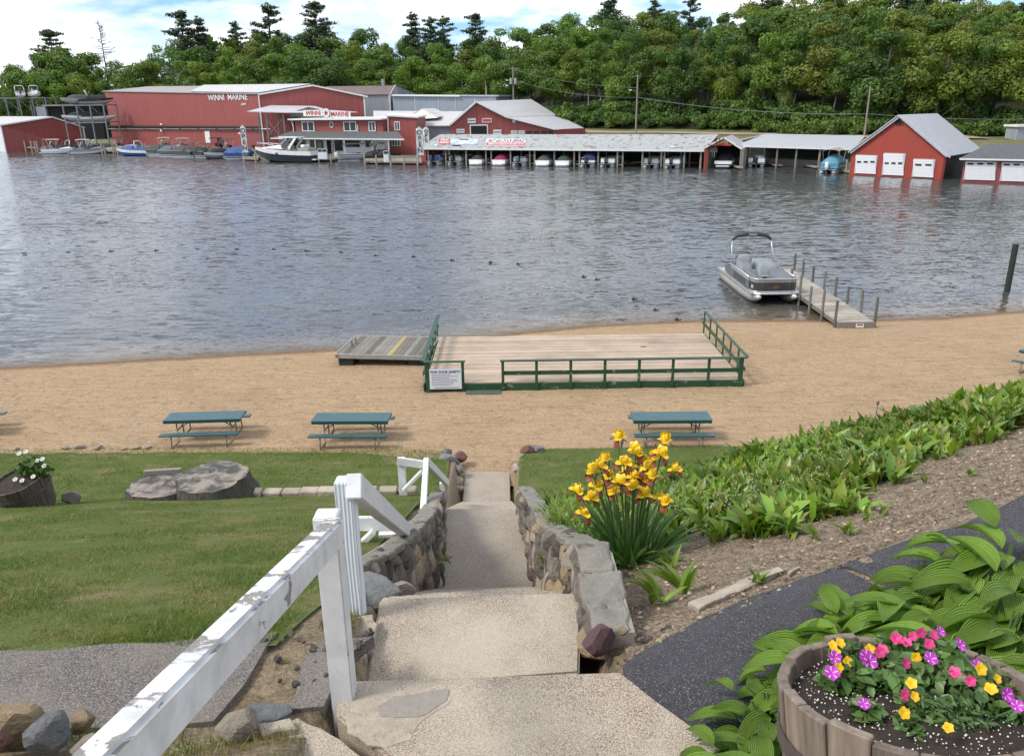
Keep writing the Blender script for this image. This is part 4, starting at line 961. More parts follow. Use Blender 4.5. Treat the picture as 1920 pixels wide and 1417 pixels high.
def shingles(name, c1, c2):
    m, n, l, p = nt(name); MATS[name] = m
    b = n.new('ShaderNodeTexBrick'); b.inputs['Scale'].default_value = 1.6; b.inputs['Color1'].default_value = c4(c1); b.inputs['Color2'].default_value = c4(c2); b.inputs['Mortar'].default_value = c4(tuple(a * .6 for a in c1)); b.inputs['Mortar Size'].default_value = .02
    l.new(coords(n, l, 'Object', rot=(R(60), 0, 0)), b.inputs['Vector']); l.new(b.outputs['Color'], p.inputs['Base Color']); p.inputs['Roughness'].default_value = .95
shingles('shingle_grey', (.105, .11, .115), (.085, .09, .095))
shingles('shingle_green', (.075, .085, .08), (.06, .07, .066))
mat('trim_white', (.70, .70, .68), .5, (.60, .60, .58), scale=2, bstr=0)
mat('door_white', (.72, .73, .74), .45, (.62, .64, .65), scale=1.2, bstr=.1, dirt=((.35, .36, .30), 1.2, .66))
mat('dark_void', (.012, .012, .014), .9, bstr=0)
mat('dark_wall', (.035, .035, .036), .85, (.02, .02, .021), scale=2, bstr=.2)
mat('glass_dark', (.022, .028, .034), .15, (.035, .04, .045), scale=.8, bstr=0, spec=.35)
mat('letter_white', (.8, .8, .78), .5, bstr=0)
mat('letter_red', (.46, .03, .03), .5, bstr=0)
mat('letter_black', (.015, .015, .02), .5, bstr=0)
mat('banner_red', (.48, .06, .06), .6, bstr=0)
mat('banner_blue', (.10, .22, .45), .6, (.55, .62, .70), scale=.7, bstr=0)
mat('steel', (.22, .235, .25), .5, (.15, .16, .17), scale=2, bstr=.1, metal=.3)
mat('dock_wood', (.28, .245, .19), .85, (.19, .165, .13), scale=1.5, bstr=.3, rand=.2)
mat('dock_post', (.36, .32, .25), .85, (.22, .20, .16), scale=2, bstr=.3, rand=.3)
mat('tan_roof', (.33, .28, .22), .8, bstr=0)
for nm, c in (('cv_black', (.018, .020, .022)), ('cv_green', (.022, .045, .036)), ('cv_grey', (.085, .10, .12)), ('cv_charcoal', (.05, .052, .058)), ('cv_blue', (.030, .085, .26)), ('cv_navy', (.018, .028, .10)), ('cv_magenta', (.17, .010, .055)), ('cv_tan', (.30, .27, .22)), ('cv_olive', (.030, .036, .028)), ('cv_lightblue', (.10, .26, .36)), ('cv_plum', (.085, .07, .16))):
    mat(nm, c, .75, tuple(a * .7 for a in c), scale=1.3, bstr=.5, bscale=2.2, bdist=.08)
for nm, c in (('gel_white', (.74, .75, .76)), ('gel_black', (.012, .014, .018)), ('gel_blue', (.02, .07, .24)), ('gel_grey', (.30, .31, .32)), ('gel_slate', (.07, .12, .20)), ('gel_cyan', (.05, .32, .45))):
    mat(nm, c, .2, tuple(a * .85 for a in c), scale=1, bstr=0, coat=.4)
mat('log_alu', (.42, .42, .41), .4, (.30, .30, .29), scale=2, bstr=.1, metal=.4)
ground_mat('far_ground', [(.3, (.20, .17, .12)), (.5, (.15, .15, .075)), (.7, (.10, .12, .045))], .08, 3, 5, .6, .1)
ground_mat('dirt', [(.3, (.30, .23, .16)), (.5, (.36, .29, .21)), (.7, (.27, .21, .14))], .3, 3, 5, .5, .1)
ground_mat('forest_floor', [(.3, (.028, .026, .016)), (.5, (.022, .028, .012)), (.7, (.035, .028, .018))], .2, 2, 4, .8, .2)

# ------------------------------------------------------------------ far land
FX = [-900, -200, -150, -127, -80.7, -46.4, -14.9, 31.1, 48.8, 57.2, 63.5, 110, 300]
FY = [330, 262, 232, 217, 189, 160, 151, 132.5, 119, 108, 103, 88, 40]
def fshore(X): return interp(X, FX, FY)
def z_far(X, Y):
    d = Y - fshore(X)
    k = sstep(-12, 14, X)
    zl = interp(d, [4, 7, 60, 75, 120, 190, 400], [-2, 1.0, 1.3, 2.5, 9, 15, 17])
    zr = interp(d, [12, 14, 20, 30, 41, 50, 80, 140, 400], [-2, 1.0, 1.4, 4.0, 4.3, 7.2, 11.5, 18, 22])
    z = lerp(zl, zr, k)
    lw = sstep(-118, -165, X)            # the point of land ends on the left, open lake beyond
    z = lerp(z, -2.5, sstep(-175, -215, X + .12 * (Y - 250)))
    return z + .35 * mnoise.noise(Vector((X * .06, Y * .06, 2))) * clamp(d / 60)
def far_pt(u, v):
    X = lerp(-260, 190, u); Y = fshore(X) + 3 + v ** 1.5 * 330; return (X, Y, z_far(X, Y))
fl = MB().grid(far_pt, 150, 70)
fg = fl.mesh('hillside', 'far_ground', True); fg.materials.append(MATS['forest_floor'])
mi = [1 if (sum((fl.v[i][1] - fshore(fl.v[i][0])) for i in f) / 4) > lerp(62, 44, sstep(-12, 14, fl.v[f[0]][0])) else 0 for f in fl.f]
fg.polygons.foreach_set('material_index', mi)
tag(link('hillside', fg), kind='structure')
tag(MB().grid(lambda u, v: (lambda X: (X, fshore(X) + lerp(30, 37, v) + 6 * (1 - u), z_far(X, fshore(X) + lerp(30, 37, v) + 6 * (1 - u)) + .12))(lerp(2, 75, u)), 60, 4).build('dirt_road', 'dirt', smooth=True), kind='structure')
# seawall
mb = MB()
for i in range(60):
    Xa, Xb = lerp(-175, 66, i / 60), lerp(-175, 66, (i + 1) / 60)
    k = 12.3 if Xa > -13 else 5.5
    mb.bar((Xa, fshore(Xa) + k, .1), (Xb, fshore(Xb) + k, .1), .5, 1.9)
tag(mb.build('seawall', 'cap_concrete'), 'low grey seawall along the far marina shore', 'wall')
# distant wooded shore seen past the left edge
def hill_pt(u, v):
    X = lerp(-1500, -250, u); Y = 820 + 260 * v - .05 * X
    return (X, Y, -1 + (34 + 16 * mnoise.noise(Vector((X * .004, 3, 0)))) * math.sin(v * 1.5) + 4.5 * mnoise.noise(Vector((X * .05, Y * .05, 1))) * clamp(v * 6) + 3 * mnoise.noise(Vector((X * .12, Y * .12, 6))) * clamp(v * 6))
mat('far_forest', (.060, .085, .070), .95, (.040, .062, .052), scale=.05, bstr=1., bscale=.25, bdist=3, kind='World')  # bluish green: the haze of distance is put into the colour
tag(MB().grid(hill_pt, 300, 50).build('far_hills', 'far_forest', smooth=True), kind='structure')

# ------------------------------------------------------------------ building helpers
def on_wall(A, B, px, py, off=0.):
    d = ray(px, py); ax, ay = A; bx, by = B
    nx_, ny_ = (by - ay), -(bx - ax); L = math.hypot(nx_, ny_); nx_ /= L; ny_ /= L     # outward = towards the camera
    t = (ax * nx_ + ay * ny_) / (d.x * nx_ + d.y * ny_)
    q = Vector((0, 0, CAM_H)) + d * t; return q + Vector((nx_, ny_, 0)) * off
def ang(A, B): return math.atan2(B[1] - A[1], B[0] - A[0])
def wallbox(root, A, B, x0, y0, x1, y1, th, m, name, off=0., parent=None, bev=0.):
    ym = (y0 + y1) / 2; xm = (x0 + x1) / 2
    p0, p1 = on_wall(A, B, x0, ym, off), on_wall(A, B, x1, ym, off); zt, zb = on_wall(A, B, xm, y0).z, on_wall(A, B, xm, y1).z
    w = (p1 - p0).length; c = (p0 + p1) / 2
    o = MB().box((0, 0, 0), (w, th, zt - zb)).build(name, m, parent or root, bev=bev)
    o.location = Vector((c.x, c.y, (zt + zb) / 2)) - root.location; o.rotation_euler.z = ang(A, B)
    if parent is not None and parent is not root:
        o.location = Matrix.Rotation(-parent.rotation_euler.z, 3, 'Z') @ (o.location - parent.location); o.rotation_euler.z = 0
    return o
def window(root, A, B, x0, y0, x1, y1, panes=2, fr=1.4, frame='trim_white', pane='glass_dark', off=.04, name='window'):
    f = wallbox(root, A, B, x0, y0, x1, y1, .12, frame, name, off)
    w = (x1 - x0 - fr * (panes + 1)) / panes
    for k in range(panes):
        a = x0 + fr + k * (w + fr); wallbox(root, A, B, a, y0 + fr, a + w, y1 - fr, .06, pane, 'pane', off + .05, f)
    return f
def wall_text(root, A, B, s, px, py, hpx, m, bold=.0, off=.1, shear=0., wpx=None):
    q = on_wall(A, B, px, py, off); z1 = on_wall(A, B, px, py - hpx / 2).z; z0 = on_wall(A, B, px, py + hpx / 2).z
    me = text_mesh(s, (z1 - z0) * 1.42, m, depth=.02, bold=bold, shear=shear); o = link('lettering', me, root, q - root.location, rot=(R(90), 0, ang(A, B)))
    if wpx:
        xs = [v.co.x for v in me.vertices]; want = (on_wall(A, B, px + wpx / 2, py) - on_wall(A, B, px - wpx / 2, py)).length; o.scale.x = want / (max(xs) - min(xs))
    return o
def wallmesh(root, pts, m, name='wall'):
    mb = MB().add([Vector(p) - root.location for p in pts], [tuple(range(len(pts)))]); return mb.build(name, m, root)
def gable(name, label, FL, FR, BR, BL, zb, ez, rf, rb, wall, roof, trim='trim_white', over=.35, cat='building', side=None, walls=('f', 'r', 'b', 'l'), th=.16):
    """FL FR BR BL plan corners, ez eave heights in that order, rf / rb ridge ends (x,y,z)"""
    c = [(p[0], p[1]) for p in (FL, FR, BR, BL)]
    r_ = thing(name, label, cat, ((c[0][0] + c[1][0]) / 2, (c[0][1] + c[1][1]) / 2, zb)); rf, rb = Vector(rf), Vector(rb)
    E_ = [Vector((c[i][0], c[i][1], ez[i])) for i in range(4)]; G = [Vector((c[i][0], c[i][1], zb)) for i in range(4)]
    side = side or wall
    if 'f' in walls: wallmesh(r_, [G[0], G[1], E_[1], rf, E_[0]], wall)
    if 'r' in walls: wallmesh(r_, [G[1], G[2], E_[2], E_[1]], side)
    if 'b' in walls: wallmesh(r_, [G[2], G[3], E_[3], rb, E_[2]], wall)
    if 'l' in walls: wallmesh(r_, [G[3], G[0], E_[0], E_[3]], side)
    ax = (rb - rf).normalized() * over
    def ext(e, r0): return e + (e - r0).normalized() * over
    for i, j in ((0, 3), (1, 2)):
        pts = [rf - ax, rb + ax, ext(E_[j], rb) + ax, ext(E_[i], rf) - ax]
        local(r_, MB().slab([p + Vector((0, 0, th + .02)) for p in pts], th)).build('roof', roof, r_)
        if trim: local(r_, MB().bar(rf - ax * 1.15 + Vector((0, 0, .06)), ext(E_[i], rf) - ax * 1.15 + Vector((0, 0, .02)), .06, .30)).build('fascia', trim, r_)
    if trim:
        for k in (0, 1): local(r_, MB().bar(G[k] + (G[k] - (G[0] + G[1]) / 2).normalized() * .03, E_[k] + (G[k] - (G[0] + G[1]) / 2).normalized() * .03, .28, .28)).build('corner_board', trim, r_)
    return r_
def xy(v): return (v[0], v[1])

# left boathouse
FL, FR = zp(12, 285, 0), zp(163, 280, 0); dv = Vector((-.72, .69)) * 42
BL, BR = (FL.x + dv.x, FL.y + dv.y), (FR.x + dv.x, FR.y + dv.y); mid = yp(97, 220, (FL.y + FR.y) / 2)
bh = gable('boathouse', 'low red boathouse with white trim standing in the water, far left', FL, FR, BR, BL, -.3, (6.6, 5.6, 5.6, 6.6), mid, (mid.x + dv.x, mid.y + dv.y, mid.z), 'red_plain', 'roof_white', side='gel_white')
# big storage barn
FL, FR = yp(485, 177, 190), yp(682, 181, 190); BL = yp(196, 172, 226); dv = Vector((BL.x - FL.x, BL.y - FL.y)); BRq = (FR.x + dv.x, FR.y + dv.y)
pk = yp(583, 161, 190)
bn = gable('storage_barn', 'huge red metal storage barn with white lettering on its long side', FL, FR, BRq, BL, 1.0, (FL.z, FR.z, 12.6, BL.z), pk, (pk.x + dv.x, pk.y + dv.y, pk.z + 1.0), 'red_plain', 'roof_dull', side='red_siding', over=.5)
sA, sB = xy(BL), xy(FL)
wall_text(bn, sA, sB, 'WINNI  MARINE', 427, 183.5, 10.5, 'letter_white', .018, wpx=74); wall_text(bn, sA, sB, '.com', 457, 195, 6, 'letter_white', .012)
mo = wallbox(bn, sA, sB, 203, 236, 490, 239, .9, 'dark_wall', 'overhang', .4)
mo.rotation_euler.y = 0
for x0 in range(206, 480, 34): wallbox(bn, sA, sB, x0, 241, x0 + 31, 242.5, .3, 'trim_white', 'ledge', .25)
wallbox(bn, sA, sB, 386, 246, 395, 268, .2, 'trim_white', 'door', .1)
for px, py in ((306, 233), (306, 245), (453, 250)): wallbox(bn, sA, sB, px - 1.5, py - 1.5, px + 1.5, py + 1.5, .15, 'letter_white', 'lamp', .6)
rp = pk + Vector((dv.x, dv.y, 1.0)); dvn = Vector((dv.x, dv.y, 1.0))
local(bn, MB().slab([pk + Vector((0, 0, .42)), pk + dvn * .62 + Vector((0, 0, .42)), Vector((FL.x, FL.y, FL.z)) + Vector((dv.x, dv.y, BL.z - FL.z)) * .40 + Vector((0, 0, .42)), Vector((FL.x, FL.y, FL.z + .42))], .12)).build('roof_panel', 'roof_white', bn)
# grey warehouse behind, brown roof
FL, FR = yp(683, 178, 205), yp(732, 178, 203); BRq = yp(786, 178, 228); BLq = (FL.x + BRq.x - FR.x, FL.y + BRq.y - FR.y)
wh = thing('grey_warehouse', 'grey metal warehouse with a brown roof behind the barn', 'building', (FL.x, FL.y, 1))
r0, r1 = yp(612, 160.5, 214), yp(742, 160.5, 214)
G = [(FL.x - 14, FL.y, 1), (FR.x, FR.y, 1)]
wallmesh(wh, [(FL.x - 14, FL.y, 1), (FR.x, FR.y, 1), (FR.x, FR.y, FR.z), (FL.x - 14, FL.y, FR.z)], 'grey_siding')
wallmesh(wh, [(FR.x, FR.y, 1), (BRq.x, BRq.y, 1), tuple(BRq), tuple(r1), (FR.x, FR.y, FR.z)], 'blue_siding')
wallmesh(wh, [(FL.x - 14, FL.y + 24, 1), (BRq.x, BRq.y, 1), tuple(BRq), (FL.x - 14, FL.y + 24, BRq.z)], 'grey_siding')
local(wh, MB().slab([(FL.x - 14, FL.y - .3, FR.z + .1), (FR.x + .3, FR.y - .3, FR.z + .1), tuple(r1), (r0.x, r0.y, r1.z)], .15)).build('roof', 'roof_brown', wh)
local(wh, MB().slab([(FL.x - 14, FL.y + 24, BRq.z), tuple(BRq), (r1.x, r1.y, r1.z), (r0.x, r0.y, r1.z)], .15)).build('roof', 'roof_brown', wh)
local(wh, MB().bar((FR.x, FR.y - .3, FR.z), tuple(r1 + Vector((0, -.3, 0))), .1, .5)).build('fascia', 'trim_white', wh)
local(wh, MB().bar((FR.x - .2, FR.y - .2, 1), (FR.x - .2, FR.y - .2, FR.z), .4, .4)).build('corner_board', 'trim_white', wh)
q = yp(718, 158, 214); local(wh, MB().tube([q - Vector((0, 0, 1.5)), q + Vector((0, 0, 1.2))], .35, 8)).build('vent_pipe', 'gel_grey', wh)
# long blue-grey shed
FL, FR = yp(736, 179, 196), yp(930, 180.5, 188)
ls = thing('metal_shed', 'long blue grey metal shed behind the white roofs', 'building', (FL.x, FL.y, 1))
wallmesh(ls, [(FL.x, FL.y, 1), (FR.x, FR.y, 1), tuple(FR), tuple(FL)], 'blue_siding')
wallmesh(ls, [(FR.x, FR.y, 1), (FR.x + 3, FR.y + 16, 1), (FR.x + 3, FR.y + 16, FR.z), tuple(FR)], 'grey_siding')
local(ls, MB().slab([(FL.x - .3, FL.y - .4, FL.z + .2), (FR.x + .5, FR.y - .4, FR.z + .2), (FR.x + 3.5, FR.y + 16, FR.z + .3), (FL.x, FL.y + 16, FL.z + .3)], .3)).build('roof', 'roof_tin', ls)
local(ls, MB().bar((FL.x, FL.y - .5, FL.z), (lerp(FL.x, FR.x, .66), lerp(FL.y, FR.y, .66) - .5, lerp(FL.z, FR.z, .66)), .1, .35)).build('fascia', 'trim_white', ls)
for t in (.22, .45, .62, .8): local(ls, MB().b2((lerp(FL.x, FR.x, t) - .06, lerp(FL.y, FR.y, t) - .1, 1.2), (lerp(FL.x, FR.x, t) + .06, lerp(FL.y, FR.y, t) - .01, lerp(FL.z, FR.z, t) - .3))).build('seam', 'trim_white', ls)
# low white roofed buildings between shop and gable house
A, B = yp(757, 235, 170), yp(846, 235.5, 168)
lw_ = thing('low_shed', 'low grey shed with a wide white roof behind the open flag', 'building', (A.x, A.y, 1))
wallmesh(lw_, [(A.x - 6, A.y, 1), (B.x, B.y, 1), (B.x, B.y, B.z), (A.x - 6, A.y, A.z)], 'grey_siding'); wallmesh(lw_, [(B.x, B.y, 1), (B.x, B.y + 12, 1), (B.x, B.y + 12, B.z), tuple(B)], 'red_plain')
wallmesh(lw_, [(A.x - 6, A.y, 1), (A.x - 6, A.y + 12, 1), (A.x - 6, A.y + 12, A.z), (A.x - 6, A.y, A.z)], 'red_plain')
ra_, rb_ = yp(700, 208, 180), yp(872, 209, 178)
local(lw_, MB().slab([(A.x - 6, A.y - .6, A.z), (B.x, B.y - .6, B.z), tuple(rb_), tuple(ra_)], .2)).build('roof', 'roof_white', lw_)
local(lw_, MB().slab([(A.x - 6, A.y + 20, A.z), (B.x, B.y + 20, B.z), tuple(rb_), tuple(ra_)], .2)).build('roof', 'roof_white', lw_)
pk2 = yp(790, 204, 176); l2, r2 = yp(758, 224, 170.5), yp(822, 219, 171)
local(lw_, MB().slab([tuple(pk2), tuple(l2), (l2.x + 2, l2.y + 9, l2.z), (pk2.x + 2, pk2.y + 9, pk2.z)], .15).slab([tuple(pk2), tuple(r2), (r2.x + 2, r2.y + 9, r2.z), (pk2.x + 2, pk2.y + 9, pk2.z)], .15)).build('roof', 'roof_white', lw_)
wallmesh(lw_, [tuple(pk2 - Vector((0, -.1, .1))), tuple(l2 - Vector((0, -.1, .2))), tuple(r2 - Vector((0, -.1, .2)))], 'trim_white', 'gable_end')
wallbox(lw_, xy(A), xy(B), 770, 251, 838, 290, .3, 'dark_void', 'open_bay', .05)
# red gable shop building
FL, FR = yp(845, 234, 164), yp(1040, 243, 164); pk = yp(893, 192, 164); rb = yp(996, 188, 186)
rg = thing('gable_shop', 'red gabled workshop with a long white roof behind the boat slips', 'building', (FL.x, FL.y, 1))
wallmesh(rg, [(FL.x, FL.y, 1), (FR.x, FR.y, 1), tuple(FR), tuple(yp(950, 221.5, 164)), tuple(pk), tuple(FL)], 'red_plain')
BR_ = yp(1092, 241, 176)
wallmesh(rg, [(FR.x, FR.y, 1), (BR_.x, FR.y + 5, 1), (BR_.x, FR.y + 5, 5.2), tuple(FR)], 'red_plain'); wallmesh(rg, [(FL.x, FL.y, 1), (FL.x, FL.y + 24, 1), (FL.x, FL.y + 24, FL.z), tuple(FL)], 'red_plain')
wallmesh(rg, [(FL.x, FL.y + 24, 1), (BR_.x, FL.y + 24, 1), (BR_.x, FL.y + 24, 5), (rb.x, rb.y, rb.z), (FL.x, FL.y + 24, FL.z)], 'red_plain')
up = Vector((0, -.5, .15)); kn = yp(950, 220.5, 164)
local(rg, MB().slab([pk + up, kn + up, yp(1046, 217, 186), rb + Vector((0, 0, .2))], .15)).build('roof', 'roof_white', rg)
local(rg, MB().slab([kn + up - Vector((0, 0, .05)), yp(1042, 243, 163.4), yp(1095, 240, 174), yp(1048, 217.5, 186)], .15)).build('roof', 'roof_pale', rg)
local(rg, MB().slab([pk + up, FL + up + Vector((-.3, 0, -.2)), (FL.x - .3, rb.y, FL.z - .1), rb + Vector((0, 0, .2))], .15)).build('roof', 'roof_white', rg)
for a, b in ((pk, FL), (pk, kn), (kn, FR)): local(rg, MB().bar(a + Vector((0, -.6, .12)), b + Vector((0, -.6, .1)), .06, .35)).build('fascia', 'trim_white', rg)
A, B = xy(FL), xy(FR)
d_ = wallbox(rg, A, B, 881, 234, 915, 256, .1, 'trim_white', 'doorway', .05); wallbox(rg, A, B, 883, 236, 913, 256, .06, 'dark_void', 'opening', .09, d_)
for x0, y0, x1, y1, nm in ((877, 222, 892, 231, 'p'), (904, 222, 922, 230, 'd'), (856, 242, 871, 249.5, 'p'), (925, 243.5, 940, 252, 'p'), (961, 225, 966, 230, 'p')):
    f = wallbox(rg, A, B, x0, y0, x1, y1, .1, 'trim_white', 'sign_board', .06)
    if x1 - x0 > 8: wallbox(rg, A, B, x0 + 1.2, y0 + 1.5 if nm == 'd' else (y0 + y1) / 2 - .7, x1 - 1.2, y1 - 1.5 if nm == 'd' else (y0 + y1) / 2 + .9, .06, 'banner_red' if nm == 'd' else 'gel_slate', 'sign_print', .1, f)
for x0 in (958, 972, 986, 1000, 1014, 1026): window(rg, A, B, x0, 245, x0 + 12, 253, 1, .8, 'red_plain' if x0 > 980 else 'trim_white', 'glass_dark' if x0 > 980 else 'roof_pale')
# shop on the dock
FL, FR = zp(558, 288.5, .9), zp(722, 291.5, .9); A, B = xy(FL), xy(FR); an = ang(A, B)
dn = Vector((-math.sin(an), math.cos(an))) * 9
sh = thing('marina_shop', 'two storey red marina shop with white storefront and grey porch roof', 'building', (FL.x, FL.y, .9))
zt = on_wall(A, B, 640, 224).z; zm = on_wall(A, B, 640, 247.5).z; zpE = on_wall(A, B, 640, 259).z
mats_ = (('white_gel', .9, zm), ('red_plain', zm, zt))
for m_, z0, z1 in mats_:
    c = [A, B, (B[0] + dn.x, B[1] + dn.y), (A[0] + dn.x, A[1] + dn.y)]
    for i in range(4): wallmesh(sh, [(*c[i], z0), (*c[(i + 1) % 4], z0), (*c[(i + 1) % 4], z1), (*c[i], z1)], m_)
uv = Vector((B[0] - A[0], B[1] - A[1])).normalized(); nv = Vector((dn.x, dn.y)).normalized()
def sp(s, t, z): return (A[0] + uv.x * s + nv.x * t, A[1] + uv.y * s + nv.y * t, z)
SL = (Vector(B) - Vector(A)).length
local(sh, MB().slab([sp(-1, -.9, zt + .15), sp(SL + .2, -.9, zt + .15), sp(SL + .2, 9.3, zt + .3), sp(-1, 9.3, zt + .3)], .26)).build('roof', 'trim_white', sh)
pr = on_wall(A, B, 522, 257.5).x; s0 = -(A[0] - on_wall(A, B, 524, 257).x) / uv.x; s1 = SL + (on_wall(A, B, 772, 257).x - B[0]) / uv.x
local(sh, MB().slab([sp(s0, -2.6, zpE), sp(s1, -2.6, zpE), sp(SL + 3.2, -.02, zm + .1), sp(-.9, -.02, zm + .1)], .14)).build('porch_roof', 'shingle_grey', sh)
local(sh, MB().bar(sp(s0, -2.62, zpE - .06), sp(s1, -2.62, zpE - .06), .12, .22)).build('gutter', 'trim_white', sh)
for x0, x1, n_ in ((567, 590, 2), (645, 669, 2), (692, 705, 2)): window(sh, A, B, x0, 228, x1, 246.5, n_, 1.6, off=.12)
ov = MB().tube([(0, -.08, 0), (0, .08, 0)], .62, 18).build('oval_window', 'trim_white', sh, smooth=False); q = on_wall(A, B, 622, 234, .05); ov.location = q - sh.location; ov.rotation_euler.z = an; ov.scale = (.75, 1, 1)
o2 = MB().tube([(0, -.12, 0), (0, .0, 0)], .42, 18).build('pane', 'glass_dark', ov)
A2, B2 = sp(0, -.0, 0)[:2], sp(SL, 0, 0)[:2]
for x0, x1, y0, y1, m_ in ((551, 574, 262, 280, 'glass_dark'), (582, 607, 262, 287, 'glass_dark'), (614, 622, 263, 292, 'dark_void'), (628, 643, 261, 283, 'glass_dark'), (648, 675, 264, 276, 'glass_dark'), (686, 700, 264, 276, 'glass_dark')):
    f = wallbox(sh, A2, B2, x0 - 1, y0 - 1, x1 + 1, y1 + 1, .1, 'trim_white', 'shopfront_window' if m_ != 'dark_void' else 'door', .05); wallbox(sh, A2, B2, x0, y0, x1, y1, .06, m_, 'pane', .09, f)
wallbox(sh, A2, B2, 598, 258.5, 606, 261.5, .08, 'dark_wall', 'sign_board', .9); wallbox(sh, A2, B2, 596, 264, 604, 280, .05, 'cv_tan', 'poster', .16)
for y in (266, 271, 276, 281): wallbox(sh, A2, B2, 624, y, 626.3, y + 2.6, .05, 'dark_wall', 'notice', .1)
for x in (553, 606, 660, 712, 742): 
    q = on_wall(A2, B2, x, 275, 2.4); local(sh, MB().bar((q.x, q.y, .9), (q.x, q.y, zpE - .1), .16, .16)).build('porch_post', 'trim_white', sh)
# right wing
C_, D_ = sp(SL + .3, 1.2, 0), sp(SL + 6.2, 2.2, 0); A3, B3 = C_[:2], D_[:2]
zt2 = on_wall(A3, B3, 740, 221).z; zt3 = on_wall(A3, B3, 722, 217).z
wallmesh(sh, [(*A3, .9), (*B3, .9), (*B3, zt2), (*A3, zt3)], 'red_plain'); wallmesh(sh, [(*B3, .9), (B3[0] + 1, B3[1] + 8, .9), (B3[0] + 1, B3[1] + 8, zt2), (*B3, zt2)], 'red_plain')
wallmesh(sh, [(*A3, .9), (A3[0] + 1, A3[1] + 8, .9), (A3[0] + 1, A3[1] + 8, zt3), (*A3, zt3)], 'red_plain')
local(sh, MB().slab([(A3[0] - .4, A3[1] - .4, zt3 + .2), (B3[0] + .4, B3[1] - .4, zt2 + .2), (B3[0] + 1.4, B3[1] + 8, zt2 + .4), (A3[0], A3[1] + 8, zt3 + .4)], .3)).build('roof', 'trim_white', sh)
window(sh, A3, B3, 740, 228, 750, 244.5, 2, 1.4); window(sh, A3, B3, 735, 260, 751, 274, 3, 1.2)
local(sh, MB().bar((*A3, .9), (*A3, zt3), .25, .25)).build('corner_board', 'trim_white', sh)
local(sh, MB().tube([sp(-.6, -.3, zt - .1), sp(-.2, -.3, zt - 1.2), sp(-.2, -.3, zm)], .12, 6)).build('downpipe', 'trim_white', sh); local(sh, MB().tube([sp(SL * .73, -.2, zt - 1), sp(SL * .73, -.2, zm)], .1, 6)).build('downpipe', 'trim_white', sh)
# roof sign
q = on_wall(A, B, 615, 213, .5); RS = thing('roof_sign', 'white roof sign reading WINNI MARINE around a red star', 'sign', (q.x, q.y, zt + .4)); RS.rotation_euler.z = 0
def rsb(x0, y0, x1, y1, th, m, nm, off, parent=None): return wallbox(RS, A, B, x0, y0, x1, y1, th, m, nm, off, parent)
rsb(572, 206.5, 610, 218, .12, 'letter_white', 'board', .5); rsb(621, 209, 660, 219.5, .12, 'letter_white', 'board', .5)
wall_text(RS, A, B, 'WINNI', 591, 212.5, 8, 'letter_red', .02, .58, wpx=27); wall_text(RS, A, B, 'MARINE', 640.5, 214.3, 8, 'letter_red', .02, .58, wpx=33)
q = on_wall(A, B, 615.5, 212, .62) - RS.location
for rad, m_, off, nm in ((.94, 'gel_slate', .0, 'roundel_rim'), (.86, 'letter_white', -.02, 'roundel')):
    o = MB().tube([(0, -.07 + off, 0), (0, .05 + off, 0)], rad, 28).build(nm, m_, RS); o.location = q; o.rotation_euler.z = an
st = []
for k in range(10):
    a = math.pi / 2 + k * math.pi / 5; rr_ = .66 if k % 2 == 0 else .27; st.append((rr_ * math.cos(a), -.115, rr_ * math.sin(a)))
mb = MB().add([(0, -.125, 0)] + st, [(0, 1 + k, 1 + (k + 1) % 10) for k in range(10)]); o = mb.build('star', 'letter_red', RS); o.location = q; o.rotation_euler.z = an
for px in (578, 604, 626, 655): 
    p_ = on_wall(A, B, px, 219, .55); local(RS, MB().bar((p_.x, p_.y, zt + .2), (p_.x, p_.y, zt + 1.4), .08, .08)).build('support', 'steel', RS)
# open canopy in front of the barn
cp = thing('canopy', 'open steel canopy with a pale roof before the red barn', 'canopy', tuple(yp(500, 262, 178)))
P0, P1, P2, P3 = yp(463, 209, 176), yp(538, 211, 174), yp(590, 199, 186), yp(508, 197.5, 190); P4 = yp(616, 206.5, 178)
local(cp, MB().slab([P0, P1, P2, P3], .15)).build('roof', 'roof_pale', cp); local(cp, MB().slab([P1 + Vector((14, 3, -.1)), P4, P2, P1], .15)).build('roof', 'roof_pale', cp)
wallmesh(cp, [P1 + Vector((0, .2, -.2)), P4 + Vector((0, .2, -.2)), P2 + Vector((0, -6, -.2))], 'dark_wall', 'gable_end')
local(cp, MB().bar(P0 + Vector((9, 0, -.7)), P1 + Vector((12, 1, -.7)), .3, .9)).build('beam', 'steel', cp)
for px, Y in ((499, 176), (531, 175), (548, 178), (484, 186), (520, 188)):
    q = yp(px, 215, Y); local(cp, MB().bar((q.x, q.y, 1), (q.x, q.y, q.z), .28, .28)).build('post', 'steel', cp)
for a, b in (((500, 258), (530, 222)), ((501, 225), (528, 258))): local(cp, MB().bar(yp(*a, 176), yp(*b, 175.5), .1, .12)).build('cross_brace', 'steel', cp)
local(cp, MB().b2(yp(549, 262, 182), yp(563, 219, 185))).build('dark_bay', 'dark_void', cp)

